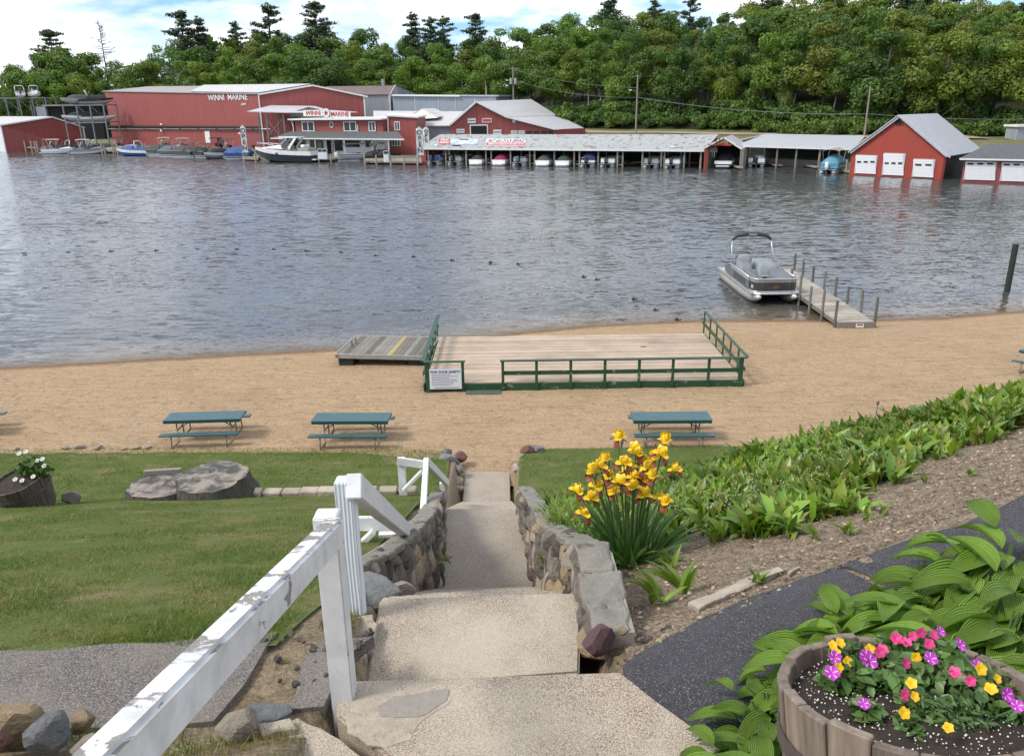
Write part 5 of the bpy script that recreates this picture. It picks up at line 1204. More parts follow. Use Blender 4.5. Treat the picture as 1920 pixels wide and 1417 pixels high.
# ------------------------------------------------------------------ covered slips
SA, SB = zp(797, 308, 0), zp(1316, 316, 0); A, B = xy(SA), xy(SB); sdir_ = Vector((B[0] - A[0], B[1] - A[1])); SL2 = sdir_.length; su = sdir_ / SL2; sn = Vector((-su.y, su.x))
def slp(s, t, z): return (A[0] + su.x * s + sn.x * t, A[1] + su.y * s + sn.y * t, z)
def s_of(px): q = on_wall(A, B, px, 300); return (q.x - A[0]) / su.x
SS = thing('boat_shelter', 'long boat shelter with flaking roof, banners and open slips', 'shelter', (A[0], A[1], 0))
ze, zr_ = on_wall(A, B, 1050, 280).z, hz(1050, 252, 146)
local(SS, MB().slab([slp(-.8, -.7, ze), slp(SL2 + .3, -.7, ze), slp(SL2 + 1.5, 5.2, zr_), slp(.6, 5.2, zr_)], .14)).build('roof', 'roof_flaking', SS)
local(SS, MB().slab([slp(-.8, 11, ze), slp(SL2 + .3, 11, ze), slp(SL2 + 1.5, 5.2, zr_), slp(.6, 5.2, zr_)], .14)).build('roof', 'roof_flaking', SS)
local(SS, MB().bar(slp(-.8, -.75, ze - .05), slp(SL2 + .3, -.75, ze - .05), .1, .28)).build('fascia', 'trim_white', SS)
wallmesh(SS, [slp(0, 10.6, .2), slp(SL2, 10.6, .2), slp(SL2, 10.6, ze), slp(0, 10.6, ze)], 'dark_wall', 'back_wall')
local(SS, MB().b2((0, 0, 0), (0, 0, 0)))
wallmesh(SS, [slp(-.4, -.5, .1), slp(-.4, 10.6, .1), slp(-.4, 10.6, ze), slp(-.4, -.5, ze)], 'red_plain', 'end_wall')
wallmesh(SS, [slp(-.45, -.52, .1), slp(.55, -.52, .1), slp(.55, -.52, ze), slp(-.45, -.52, ze)], 'red_plain', 'end_wall')
for px in (804, 837, 875, 912, 922, 958, 994, 1003, 1040, 1077, 1087, 1122, 1158, 1168, 1205, 1240, 1246, 1283, 1314):
    s = s_of(px); local(SS, MB().bar(slp(s, -.2, -1), slp(s, -.2, ze - .1), .24, .24)).build('post', 'dock_post', SS)
    if px in (837, 875, 958, 1040, 1122, 1205, 1283): local(SS, MB().bar(slp(s, 5, -1), slp(s, 5, ze - .1), .22, .22)).build('post', 'dock_post', SS)
for a, b in ((913, 921), (994, 1003), (1078, 1086), (1159, 1167), (1240.5, 1245.5)):
    sa, sb = s_of(a), s_of(b); local(SS, MB().poly([slp(sa, -.1, 0)[:2], slp(sb, -.1, 0)[:2], slp(sb, 10, 0)[:2], slp(sa, 10, 0)[:2]], .3, .42)).build('finger_dock', 'dock_wood', SS)
# banners on the roof slope
def roof_banner(x0, y0, x1, y1, m, name, lift=.05):
    n_ = Vector(slp(0, 5.2, zr_)) - Vector(slp(0, -.7, ze)); 
    def rp_(px, py):
        d = ray(px, py); o = Vector((0, 0, CAM_H)); p0 = Vector(slp(0, -.7, ze)); nn = Vector((su.x, su.y, 0)).cross(n_).normalized()
        return o + d * ((p0 - o).dot(nn) / d.dot(nn)) + nn * (lift if nn.z > 0 else -lift)
    q = [rp_(x0, y0), rp_(x1, y0), rp_(x1, y1), rp_(x0, y1)]
    return rp_, q
def put_text(root, rp_, s, px, py, hpx, m, wpx, shear=0.):
    c = rp_(px, py); ux = (rp_(px + wpx / 2, py) - rp_(px - wpx / 2, py)); W_ = ux.length; ux.normalize(); vy = (rp_(px, py - hpx / 2) - rp_(px, py + hpx / 2)); Hh = vy.length; vy = (vy - ux * vy.dot(ux)).normalized()
    me = text_mesh(s, 1., m, depth=.01, bold=.012, shear=shear); xs = [v.co.x for v in me.vertices]; ys = [v.co.y for v in me.vertices]
    M_ = Matrix((ux, vy, ux.cross(vy))).transposed().to_4x4(); o = link('lettering', me, root); M_.translation = c - root.location
    o.matrix_basis = M_ @ Matrix.Diagonal((W_ / (max(xs) - min(xs)), Hh / (max(ys) - min(ys)), 1, 1)); return o
def banner(label, x0, y0, x1, y1, m):
    rp_, q = roof_banner(x0, y0, x1, y1, m, '', .06); t = thing('roof_banner', label, 'banner', tuple(q[3])); local(t, MB().slab(q, .04)).build('sheet', m, t); return t, roof_banner(x0, y0, x1, y1, m, '', .085)[0]
t, rp_ = banner('red WINNI MARINE banner on the shelter roof', 823, 260.5, 843.5, 271, 'banner_red')
put_text(t, rp_, 'WINNI', 833.3, 263.4, 3.6, 'letter_white', 15); put_text(t, rp_, 'MARINE', 833.3, 268.3, 3.6, 'letter_white', 17)
t, rp_ = banner('blue picture banner with a boat on the shelter roof', 845, 261.5, 896, 271.5, 'banner_blue')
_, q = roof_banner(858, 264, 880, 269.5, '', '', .09); local(t, MB().slab([q[0].lerp(q[1], .25), q[0].lerp(q[1], .8), q[2], q[3].lerp(q[2], .1)], .02)).build('boat_picture', 'letter_white', t)
_, q = roof_banner(862, 262, 878, 264, '', '', .09); local(t, MB().slab(q, .02)).build('boat_picture', 'cv_navy', t)
t, rp_ = banner('white FAST GAS DOCK SERVICE banner on the shelter roof', 912, 261.5, 985, 274, 'letter_white')
_, q = roof_banner(912.5, 268, 984.5, 273.5, '', '', .075); local(t, MB().slab(q, .012)).build('red_band', 'banner_red', t)
put_text(t, rp_, 'FAST GAS DOCK SERVICE', 948.5, 265.2, 4.2, 'letter_black', 68, .2); put_text(t, rp_, 'BEER ICE SNACKS WATER TOYS', 948.5, 271, 3.0, 'letter_white', 66)
# gabled slip at the end
FL, FR = zp(1322, 317, 0), zp(1389, 318, 0); dv = sn * 11; pk = yp(1357, 258, FL.y - .8)
gb = thing('gabled_slip', 'gabled boat slip with red sunburst truss at the end of the shelter', 'shelter', (FL.x, FL.y, 0))
eL, eR = yp(1318, 279, FL.y), yp(1391, 280, FR.y)
for a in (eL, eR): local(gb, MB().slab([pk, a, a + Vector((dv.x, dv.y, 0)), pk + Vector((dv.x, dv.y, 0))], .14)).build('roof', 'roof_pale', gb); local(gb, MB().bar(pk + Vector((0, -.1, 0)), a + Vector((0, -.1, 0)), .1, .22)).build('fascia', 'trim_white', gb)
tl, tr_ = eL.lerp(pk, .50) + Vector((.2, 0, -.25)), eR.lerp(pk, .50) + Vector((-.2, 0, -.25)); base = (tl + tr_) / 2
local(gb, MB().bar(tl, tr_, .15, .25)).build('truss_beam', 'red_bright', gb)
for k in range(7):
    a = math.pi * k / 6; r_ = 1.15 if k not in (0, 6) else 1.9; local(gb, MB().bar(base, base + Vector((math.cos(a) * r_ * 1.2, 0, math.sin(a) * r_)), .1, .12)).build('truss_spoke', 'red_bright', gb)
for q_, m_ in ((FL, 'red_bright'), (FR, 'dock_post')):
    for k in range(5): local(gb, MB().bar((q_.x + dv.x * k / 4, q_.y + dv.y * k / 4, -1), (q_.x + dv.x * k / 4, q_.y + dv.y * k / 4, eL.z), .24 if k else .5, .24)).build('post', m_ if k == 0 else 'dock_post', gb)
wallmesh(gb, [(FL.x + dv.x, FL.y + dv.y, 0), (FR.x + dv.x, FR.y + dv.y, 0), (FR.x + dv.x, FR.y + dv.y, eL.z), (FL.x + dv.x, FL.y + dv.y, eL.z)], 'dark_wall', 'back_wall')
local(gb, MB().b2((FR.x - .6, FR.y - 1.2, .25), (FR.x + .1, FR.y + 6, .42))).build('finger_dock', 'dock_wood', gb)
q = yp(1337, 282, FL.y + 4); local(gb, MB().b2((q.x - .7, q.y, q.z - .35), (q.x + .7, q.y + .1, q.z + .35))).build('notice', 'trim_white', gb)
# right shelter
A, B = xy(zp(1402, 316, 0)), xy(zp(1600, 322, 0)); A = (A[0], A[1] + 3); B = (B[0], B[1] + 4)
sr = thing('boat_shelter', 'open boat shelter with a smooth grey roof next to the red barn', 'shelter', (A[0], A[1], 0))
e0, e1 = on_wall(A, B, 1378, 273), on_wall(A, B, 1602, 279.5); r0, r1 = yp(1437, 251, A[1] + 7), yp(1622, 254.5, B[1] + 7)
local(sr, MB().slab([e0, e1, r1, r0], .14)).build('roof', 'roof_tin', sr); local(sr, MB().slab([e0 + Vector((3, 13, 0)), e1 + Vector((3, 13, 0)), r1, r0], .14)).build('roof', 'roof_tin', sr)
local(sr, MB().bar(e0 + Vector((0, -.05, -.08)), e1 + Vector((0, -.05, -.08)), .1, .25)).build('fascia', 'trim_white', sr)
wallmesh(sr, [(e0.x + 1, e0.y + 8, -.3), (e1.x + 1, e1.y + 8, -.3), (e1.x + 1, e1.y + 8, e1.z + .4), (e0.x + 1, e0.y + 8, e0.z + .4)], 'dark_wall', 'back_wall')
for px in (1392, 1455, 1491, 1535, 1571): q = on_wall(A, B, px, 300, -.4); local(sr, MB().bar((q.x, q.y, -1), (q.x, q.y, e0.z - .1), .22, .22)).build('post', 'dock_post', sr)
q = on_wall(A, B, 1447, 312, -1.2); local(sr, MB().b2((q.x, q.y - 1, .25), (q.x + 1.2, q.y + 8, .4))).build('finger_dock', 'dock_wood', sr)
q = on_wall(A, B, 1527, 312, .8); local(sr, MB().b2((q.x, q.y - 1, .25), (q.x + .8, q.y + 7, .4))).build('finger_dock', 'dock_wood', sr)
# red barn on the water
FL, FR = zp(1592, 328, 0), zp(1765, 336.5, 0); A, B = xy(FL), xy(FR); an = ang(A, B); dn = Vector((-math.sin(an), math.cos(an))) * 15
pk = on_wall(A, B, 1686, 218); BL_, BR_ = (A[0] + dn.x, A[1] + dn.y), (B[0] + dn.x, B[1] + dn.y)
rbk = yp(1836, 220, pk.y + dn.y)
zel, zer = on_wall(A, B, 1591, 283).z, on_wall(A, B, 1767, 291).z
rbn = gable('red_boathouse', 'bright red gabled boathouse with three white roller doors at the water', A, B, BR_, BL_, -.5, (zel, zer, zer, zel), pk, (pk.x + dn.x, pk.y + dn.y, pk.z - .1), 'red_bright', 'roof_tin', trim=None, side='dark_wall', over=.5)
for a, b in ((pk, Vector((*A, zel))), (pk, Vector((*B, zer)))): local(rbn, MB().bar(a + Vector((0, -.5, .05)), b + (b - a).normalized() * .5 + Vector((0, -.5, .05)), .08, .2)).build('fascia', 'roof_pale', rbn)
local(rbn, MB().bar((*B, -.4), (*B, zer), .3, .25)).build('corner_board', 'red_plain', rbn)
def roller(root, A, B, x0, y0, x1, y1, nw, wy, sl=6.):
    f = wallbox(root, A, B, x0 - 1.2, y0 - 1.2, x1 + 1.2, y1 + .6, .1, 'roof_pale', 'door_frame', .06)
    d = f
    n_ = 8
    for k in range(n_): wallbox(root, A, B, x0, y0 + (y1 - y0) * k / n_ + .25, x1, y0 + (y1 - y0) * (k + 1) / n_ - .1, .08, 'door_white', 'door_panel', .12, d)
    w = (x1 - x0) / nw
    for k in range(nw): wallbox(root, A, B, x0 + w * (k + .2), wy, x0 + w * (k + .82), wy + 3.4, .05, 'glass_dark', 'door_window', .17, d)
roller(rbn, A, B, 1605, 292, 1643, 325.5, 3, 302); roller(rbn, A, B, 1657, 288.5, 1695, 328.5, 3, 304.5); roller(rbn, A, B, 1713, 299.5, 1751, 332, 2, 307.5)
vt = wallbox(rbn, A, B, 1677, 222, 1694, 235, .1, 'red_plain', 'vent', .05); 
q = [on_wall(A, B, 1685.5, 222, .12), on_wall(A, B, 1678.5, 229, .12), on_wall(A, B, 1678.5, 234, .12), on_wall(A, B, 1692.5, 234, .12), on_wall(A, B, 1692.5, 229, .12)]
wallmesh(rbn, q, 'dark_void', 'vent_opening')
# garage beside it
FL, FR = zp(1801, 342, 0), zp(1935, 347, 0); A, B = xy(FL), xy(FR); an = ang(A, B); dn = Vector((-math.sin(an), math.cos(an))) * 9
ga = thing('boat_garage', 'low red boat garage with a dark hipped roof at the right edge', 'building', (A[0], A[1], 0)); zt = on_wall(A, B, 1806, 298).z
c = [A, (B[0] + 4, B[1] - 1.5), (B[0] + 4 + dn.x, B[1] - 1.5 + dn.y), (A[0] + dn.x, A[1] + dn.y)]; B = c[1]
for i in range(4): wallmesh(ga, [(*c[i], -.5), (*c[(i + 1) % 4], -.5), (*c[(i + 1) % 4], zt), (*c[i], zt)], 'red_plain')
e = [Vector((*p, zt + .1)) for p in c]; uu = Vector((B[0] - A[0], B[1] - A[1], 0)).normalized(); vv = Vector((dn.x, dn.y, 0)).normalized()
e = [e[0] - uu * .5 - vv * .6, e[1] + uu * .5 - vv * .6, e[2] + uu * .5 + vv * .6, e[3] - uu * .5 + vv * .6]
zr2 = hz(1840, 270, A[1] + dn.y / 2); r0, r1 = (e[0] + e[3]) / 2 + uu * 2.4, (e[1] + e[2]) / 2; r0.z = r1.z = zr2
for pts in ([e[0], e[1], r1, r0], [e[3], e[0], r0], [e[2], e[3], r0, r1]): local(ga, MB().slab(pts, .12)).build('roof', 'shingle_grey', ga)
local(ga, MB().bar(e[0] + Vector((0, -.02, -.1)), e[1] + Vector((0, -.02, -.1)), .06, .2)).build('fascia', 'trim_white', ga)
roller(ga, A, B, 1810, 304, 1866, 337.5, 3, 305.5); roller(ga, A, B, 1878, 305.5, 1934, 340, 3, 307)
q0, q1 = yp(1903, 271, 128), yp(1940, 234, 128)
tw = thing('grey_hut', 'narrow grey hut with a white cap behind the garage', 'building', (q0.x, 128, 1)); local(tw, MB().b2((q0.x, 128, 1), (q1.x, 131, q1.z - .3))).build('wall', 'grey_siding', tw); local(tw, MB().b2((q0.x - .3, 127.7, q1.z - .3), (q1.x + .3, 131.3, q1.z))).build('cap', 'trim_white', tw)
# pale building glimpsed through the trees
q0, q1 = yp(1805, 155, 215), yp(1905, 106, 215)
pb_ = thing('pale_house', 'pale building half hidden behind the trees at upper right', 'building', (q0.x, 215, q0.z - 3)); local(pb_, MB().b2((q0.x, 215, q0.z - 4), (q1.x, 227, q1.z))).build('wall', 'cv_tan', pb_); local(pb_, MB().b2((q0.x - .5, 214.5, q1.z), (q1.x + .5, 227.5, q1.z + .5))).build('roof', 'trim_white', pb_)
# dark workshop bay behind the racks
q0, q1 = yp(100, 262, 262), yp(150, 196, 262)
wb = thing('open_workshop', 'dark open workshop bay with a curved grey side, behind the boat racks', 'building', (q0.x, 262, 1))
local(wb, MB().b2((q0.x, 262, 1), (q1.x + 6, 275, q1.z - .4))).build('dark_bay', 'dark_void', wb); local(wb, MB().b2((q0.x - 1, 261, q1.z - .4), (q1.x + 7, 276, q1.z))).build('roof', 'roof_dull', wb); local(wb, MB().b2((q0.x - 3, 261, 1), (q0.x - .1, 275, q1.z - .5))).build('side_wall', 'grey_siding', wb)
local(wb, MB().b2(yp(122, 222, 260.5), yp(126, 218.5, 260.8))).build('notice', 'letter_white', wb)
# ------------------------------------------------------------------ boats
def boat_hull(root, L, W, H, m_top, m_low, t0=0., split=.5):
    """stern at x=-L/2, bow at x=+L/2"""
    def ring(t, a, b):
        w = W / 2 * (1 - max(0, (t - .45) / .55) ** 2.3); w = max(w, .02); zs = H * (.84 + .30 * t * t); zc_ = .10 + .55 * H * t ** 5; zk = -.28 + (.28 + .9 * H) * max(0, (t - .62) / .38) ** 2.4
        prof = [(w, zs), (w * .97, lerp(zc_, zs, split)), (w * .86, zc_), (0, min(zk, zc_))]
        x = -L / 2 + L * t * (1.0) ; q = prof[a:b]
        return [(x + (.25 * (y_ / max(zs, .1)) * t ** 4) * L * .12, -y, y_) for y, y_ in q] + [(x + (.25 * (y_ / max(zs, .1)) * t ** 4) * L * .12, y, y_) for y, y_ in reversed(q)]
    ts = [i / 10 for i in range(11)]
    MB().loft([ring(t, 1, 4) for t in ts]).build('hull', m_low, root, smooth=False)
    MB().loft([ring(t, 0, 2) for t in ts]).build('topsides', m_top, root, smooth=False)
    return lambda t: H * (.84 + .30 * t * t), lambda t: W / 2 * (1 - max(0, (t - .45) / .55) ** 2.3)
def outboard(root, x, s=1., m='gel_black', y=0.):
    e = MB().loft([[(x + px * k * s, y + py * k * s, z * s) for px, py in ((-.42, -.2), (-.42, .2), (.1, .26), (.3, .16), (.3, -.16), (.1, -.26))] for z, k in ((.55, .7), (.8, 1), (1.25, 1), (1.42, .55))]).build('outboard_cowl', m, root)
    MB().b2((x - .18 * s, y - .09, -.35), (x + .1 * s, y + .09, .6 * s)).build('outboard_leg', 'dark_grey', root)
def mound(root, x0, x1, wf, zf, h, m, name='cover', nu=12, nv=8):
    def P(u, v):
        x = lerp(x0, x1, u); w = wf(u); e = math.sin(v * math.pi) ** .6; k = math.sin(clamp(u, .0, 1) * math.pi) ** .45
        return (x, lerp(-w, w, v), zf(u) + h * e * k + .06 * mnoise.noise(Vector((u * 6, v * 6, x0))))
    return MB().grid(P, nu, nv).build(name, m, root, smooth=True)
def arch_frame(root, x, w, z0, z1, lean, m, r=.06, name='arch'):
    return MB().tube([(x, -w, z0), (x + lean * .7, -w * .95, z1 - .35), (x + lean, -w * .7, z1), (x + lean, w * .7, z1), (x + lean * .7, w * .95, z1 - .35), (x, w, z0)], r, 7).build(name, m, root, smooth=True)
def bimini(root, x0, x1, w, z, m):
    MB().grid(lambda u, v: (lerp(x0, x1, u), lerp(-w, w, v), z + .18 * math.sin(v * math.pi) + .08 * math.sin(u * math.pi)), 6, 6).build('bimini_top', m, root, smooth=True)
    for x, xx in ((x0, x0 + .9), (x1, x1 - .9)):
        for s in (-1, 1): MB().tube([(x, s * w, z), (xx, s * w, 1.2)], .03, 5).build('bimini_pole', 'alu', root)
def runabout(label, px, py, L, W, heading, top='gel_white', low='gel_white', cov=None, arch=None, glass=True, group=None, loc=None, out=None, bim=None, name='runabout', z=0.):
    q = zp(px, py, 0) if loc is None else Vector(loc); r_ = thing(name, label, 'boat', (q.x, q.y, q.z if loc is not None else z), heading, group); r_.scale = (1, 1, 1.2)
    sz, wz = boat_hull(r_, L, W, W * .40, top, low)
    MB().poly([(-L / 2 - .7, -W * .36), (-L / 2 + .05, -W * .4), (-L / 2 + .05, W * .4), (-L / 2 - .7, W * .36)], .22, .34).build('swim_platform', top, r_)
    if cov: mound(r_, -L / 2 + .15, L * .36, lambda u: wz(u * .86) * .97, lambda u: sz(u * .86), .85, cov)
    else:
        mound(r_, L * .08, L * .42, lambda u: wz(.58 + u * .34) * .92, lambda u: sz(.58 + u * .34), .22, top, 'foredeck')
        MB().b2((-L * .38, -W * .36, W * .3), (-L * .05, W * .36, W * .37)).build('cockpit', 'vinyl_light', r_); MB().b2((-L * .42, -W * .36, W * .3), (-L * .34, W * .36, W * .50)).build('seat', 'cv_tan', r_)
    if glass:
        MB().grid(lambda u, v: (L * .10 - L * .10 * v - .9 * (2 * abs(u - .5)) ** 2 * 1.2, lerp(-W * .42, W * .42, u), W * .42 + .62 * v), 8, 1).build('windscreen', 'smoke_glass', r_)
    if arch: arch_frame(r_, -L * .22, W * .46, W * .4, W * .4 + 1.5, .7, arch, .09)
    if bim: bimini(r_, -L * .3, L * .1, W * .44, W * .4 + 1.6, bim)
    if out: outboard(r_, -L / 2 - .45, 1.1, out)
    return r_
def pontoon(label, px, py, L, W, heading, fence='gel_white', cov=None, bim=None, out='gel_black', loc=None, group=None, folded=None, z=0., canopy=None, name='pontoon_boat'):
    q = zp(px, py, 0) if loc is None else Vector(loc); r_ = thing(name, label, 'boat', (q.x, q.y, q.z if loc is not None else z), heading, group); r_.scale = (1, 1, 1.2)
    for s in (-1, 1): MB().tube([(-L / 2, s * W * .34, .12), (L / 2 - .8, s * W * .34, .12), (L / 2, s * W * .34, .38)], [.32, .32, .08], 8).build('pontoon', 'log_alu', r_, smooth=True)
    MB().b2((-L / 2 - .1, -W / 2, .42), (L / 2 - .15, W / 2, .54)).build('deck', 'gel_grey', r_)
    x0, x1, w = -L / 2 + .7, L / 2 - .45, W / 2 - .06
    for a, b in (((x0, -w), (x1, -w)), ((x0, w), (x1, w)), ((x1, -w), (x1, w)), ((x0, -w), (x0, -w * .1)), ((x0, w * .45), (x0, w))):
        MB().bar((a[0], a[1], .86), (b[0], b[1], .86), .05, .5).build('fence_panel', fence, r_)
        MB().tube([(a[0], a[1], 1.22), (b[0], b[1], 1.22)], .035, 5).build('rail', 'alu', r_)
    if cov: mound(r_, x0 - .1, x1 + .15, lambda u: W / 2, lambda u: 1.18, .95, cov); MB().b2((x0 - .08, -W / 2 - .02, .95), (x1 + .12, W / 2 + .02, 1.2)).build('cover_skirt', cov, r_)
    else:
        for s in (-1, 1): MB().b2((x0 + .1, s * w * .95 - .28, .55), (x1 - .3, s * w * .95 + .0, 1.02)).build('bench_seat', 'vinyl_light', r_, bev=.05)
        MB().b2((-.3, .2, .55), (.5, .9, 1.35)).build('helm_console', 'vinyl_grey', r_, bev=.06)
    if bim: bimini(r_, -L * .30, L * .12, W * .46, 2.45, bim)
    if folded: arch_frame(r_, -L * .12, W * .46, 1.2, 2.7, -.9, folded, .09)
    if canopy: bimini(r_, -L * .36, L * .2, W * .46, 2.6, canopy)
    if out: outboard(r_, -L / 2 - .35, 1., out)
    return r_
PIh = math.pi / 2
pontoon('grey tritoon with twin outboards and raised arch before the low boathouse', 95, 286, 7.5, 2.6, PIh * 1.2, 'gel_grey', None, None, 'gel_black', folded='cv_tan')
runabout('dark boat under a black top left of the white runabout', 138, 287, 7, 2.5, PIh * .6, 'gel_white', 'gel_black', 'cv_black', 'alu')
runabout('white runabout with black canvas and open arch near the racks', 192, 287.5, 9, 2.9, .15, 'gel_white', 'gel_grey', 'cv_black', 'gel_white')
runabout('white boat with a blue bow cover and blue arch', 252, 292, 8.6, 2.9, math.pi - .25, 'gel_white', 'gel_blue', 'cv_blue', 'gel_white')
pontoon('pontoon boat under a pale grey canopy behind the blue covered boat', 281, 277, 7.5, 2.6, .1, 'gel_grey', None, None, None, canopy='gel_grey')
def moor(label, px, py, cov, k): return pontoon(label, px, py, 8.0, 2.7, math.pi - .55, 'gel_black', cov, None, None, group='covered pontoon boats at the dock', folded='cv_tan')
moor('pontoon boat under a dark green cover, leftmost of the covered row', 303, 293, 'cv_green', 0)
moor('pontoon boat under a slate grey cover, second of the covered row', 326, 295, 'cv_grey', 1)
moor('pontoon boat under a charcoal cover, third of the covered row', 349, 296, 'cv_charcoal', 2)
moor('pontoon boat under a black cover, last of the covered row', 371, 296.5, 'cv_black', 3)
runabout('boat under an olive cover left of the bright blue covered pontoon', 409, 297, 7, 2.6, math.pi + PIh * .7, 'gel_white', 'gel_grey', 'cv_olive', None, False)
pontoon('pontoon boat under a bright blue cover beside the open flag', 451, 299, 6.4, 2.7, math.pi - .1, 'cv_blue', 'cv_blue', None, None)
runabout('blue striped boat with a raised black top behind the covered row', 413, 286, 7, 2.6, .2, 'gel_blue', 'gel_white', None, None, True, bim='cv_black')
runabout('boat with a plum coloured top behind the bright blue pontoon', 482, 290, 7, 2.6, .2, 'gel_white', 'gel_white', None, None, True, bim='cv_plum')
ex = [(112, 288.5, 'gel_white', 'cv_tan', 'white bow rider with a tan top, left of the dark topped boat'), (166, 289, 'gel_grey', 'gel_grey', 'small grey boat moored between the dark and white runabouts'), (228, 284, 'gel_white', 'cv_black', 'white boat with a black top behind the blue bow cover'), (318, 285, 'gel_white', 'cv_tan', 'white boat with a tan top behind the covered row'), (352, 286.5, 'gel_white', 'gel_grey', 'white boat with a pale top behind the charcoal cover'), (436, 290, 'gel_white', 'cv_charcoal', 'white boat with a charcoal top behind the olive cover')]
for px_, py_, c_, b_, lb_x in ex: runabout(lb_x, px_, py_, 7.5, 2.7, .25 + .3 * math.sin(px_), c_, 'gel_white', None, 'alu', True, bim=b_)
# express cruiser
q0, q1 = zp(483, 303, 0), zp(594, 304.5, 0); L = (q1 - q0).length
cr = thing('cabin_cruiser', 'sleek black and white cabin cruiser moored before the shop', 'boat', ((q0.x + q1.x) / 2, (q0.y + q1.y) / 2, 0), math.pi + ang(q0, q1)); cr.scale = (1, 1, 1.4)
boat_hull(cr, L * .98, 3.4, 1.75, 'gel_white', 'gel_black', split=.62)
MB().loft([[(L * .38, -.4, 1.85), (L * .38, .4, 1.85), (L * .38, .3, 1.9), (L * .38, -.3, 1.9)], [(L * .1, -1.2, 1.8), (L * .1, 1.2, 1.8), (L * .1, .9, 2.25), (L * .1, -.9, 2.25)], [(-L * .02, -1.35, 1.75), (-L * .02, 1.35, 1.75), (-L * .02, 1.1, 2.3), (-L * .02, -1.1, 2.3)]]).build('cabin_top', 'gel_white', cr)
MB().grid(lambda u, v: (L * .13 - L * .13 * v - 2.6 * (2 * abs(u - .5)) ** 2.2, lerp(-1.35, 1.35, u) * (1 - .12 * v), 2.1 + 1.05 * v), 12, 2).build('windscreen', 'smoke_glass', cr, smooth=True)
MB().poly([(L * .04, -1.1), (L * .07, 0), (L * .04, 1.1), (-L * .27, 1.2), (-L * .29, 0), (-L * .27, -1.2)], 3.2, 3.36).build('hardtop', 'gel_white', cr, bev=.05)
for s in (-1, 1):
    MB().bar((-L * .24, s * 1.2, 3.22), (-L * .12, s * 1.35, 1.8), .12, .4, (1, 0, 0)).build('hardtop_support', 'gel_white', cr); MB().bar((-L * .10, s * 1.18, 3.2), (L * .0, s * 1.3, 2.4), .06, .1).build('window_post', 'gel_white', cr)
    MB().grid(lambda u, v: (lerp(L * .0, -L * .22, u), s * (1.36 - .1 * v), lerp(1.9, 3.1 - .9 * u, v)), 6, 1).build('side_glass', 'smoke_glass', cr)
    MB().tube([(L * .46, s * .2, 2.5), (L * .3, s * 1.0, 2.45), (L * .12, s * 1.45, 2.3)], .035, 5).build('bow_rail', 'alu', cr)
    MB().b2((L * .05, s * 1.66, 1.05), (L * .09, s * 1.70, 1.3)).build('porthole', 'smoke_glass', cr)
MB().b2((-L * .44, -1.3, 1.2), (-L * .26, 1.3, 1.9)).build('stern_seat', 'cv_tan', cr, bev=.1); MB().b2((-L * .55, -1.4, .35), (-L * .48, 1.4, .5)).build('swim_platform', 'gel_white', cr); MB().b2((-L * .36, -1.0, 1.9), (-L * .30, 1.0, 2.3)).build('stern_seat', 'gel_white', cr, bev=.1)
# boats at the gas dock
pontoon('pontoon boat with dark blue sides and twin outboards at the gas dock', 672, 302.5, 7.5, 2.7, .12, 'gel_slate', None, None, 'gel_white', canopy='cv_black')
runabout('black wakeboat with a raised tower beside the gas dock', 716, 302, 7, 2.6, .1, 'gel_black', 'gel_black', 'cv_black', 'gel_black', bim='cv_olive')
runabout('dark covered boat parked behind the gas dock flag', 764, 296, 6.5, 2.5, 1.2, 'gel_black', 'cv_magenta', 'cv_black', None, False)
# slips
A, B = xy(SA), xy(SB); hd = math.atan2(sn.y, sn.x)
slips = [(818, 'p', 'gel_blue', None, 'alu', 'pontoon boat with a blue raised top in the first slip'), (856, 'p', 'gel_grey', None, 'cv_navy', 'grey railed pontoon boat in the second slip'), (897, 'r', 'gel_white', 'cv_black', None, 'white boat under a black cover in the third slip'),
         (940, 'r', 'gel_white', 'cv_magenta', None, 'white boat under a magenta cover'), (977, 'p', 'gel_grey', None, None, 'pontoon boat with an upright outboard, right of the magenta cover'), (1021, 'r', 'gel_white', 'cv_charcoal', None, 'white boat under a charcoal cover, two slips right of the magenta one'),
         (1058, 'r', 'gel_white', 'cv_green', None, 'white boat under a green cover'), (1104, 'p', 'gel_white', 'cv_navy', None, 'white pontoon boat under a navy cover'), (1141, 'p', 'gel_white', None, None, 'white pontoon boat with a black outboard, left of the empty slip'),
         (1222, 'p', 'gel_grey', None, None, 'pontoon boat with a dark outboard, right of the empty slip'), (1262, 'p', 'gel_white', None, 'alu', 'white pontoon boat in the last slip before the gabled slip')]
for px, k, c1, cov, fo, lb in slips:
    q = on_wall(A, B, px, 308, 0); q = (q.x + sn.x * 2.0, q.y + sn.y * 2.0, 0)
    if k == 'p': pontoon(lb, 0, 0, 6.6, 2.4, hd, c1, cov, None, 'gel_black' if px != 977 else 'gel_slate', q, 'boats in the covered slips', folded=fo)
    else: runabout(lb, 0, 0, 6.6, 2.5, hd, c1, 'gel_white', cov, None, False, 'boats in the covered slips', q)
runabout('boat under a black cover in the gabled slip', 0, 0, 7, 2.7, hd, 'gel_white', 'gel_black', 'cv_black', None, False, None, tuple(Vector(xy(zp(1354, 317, 0)) + (0,)) + Vector((sn.x * 4, sn.y * 4, .1))))
pontoon('white pontoon boat with an arched tower right of the gabled slip', 1417, 311, 7, 2.6, hd + .1, 'gel_white', None, None, 'gel_black', folded='gel_white')
pontoon('small grey pontoon boat deep in the right shelter', 1441, 304, 6, 2.4, hd, 'gel_grey', None, None, 'gel_black')
runabout('low white boat with a bow rail in the right shelter', 1478, 307, 5.5, 2.0, .1, 'gel_white', 'gel_white', 'cv_black', None, False)
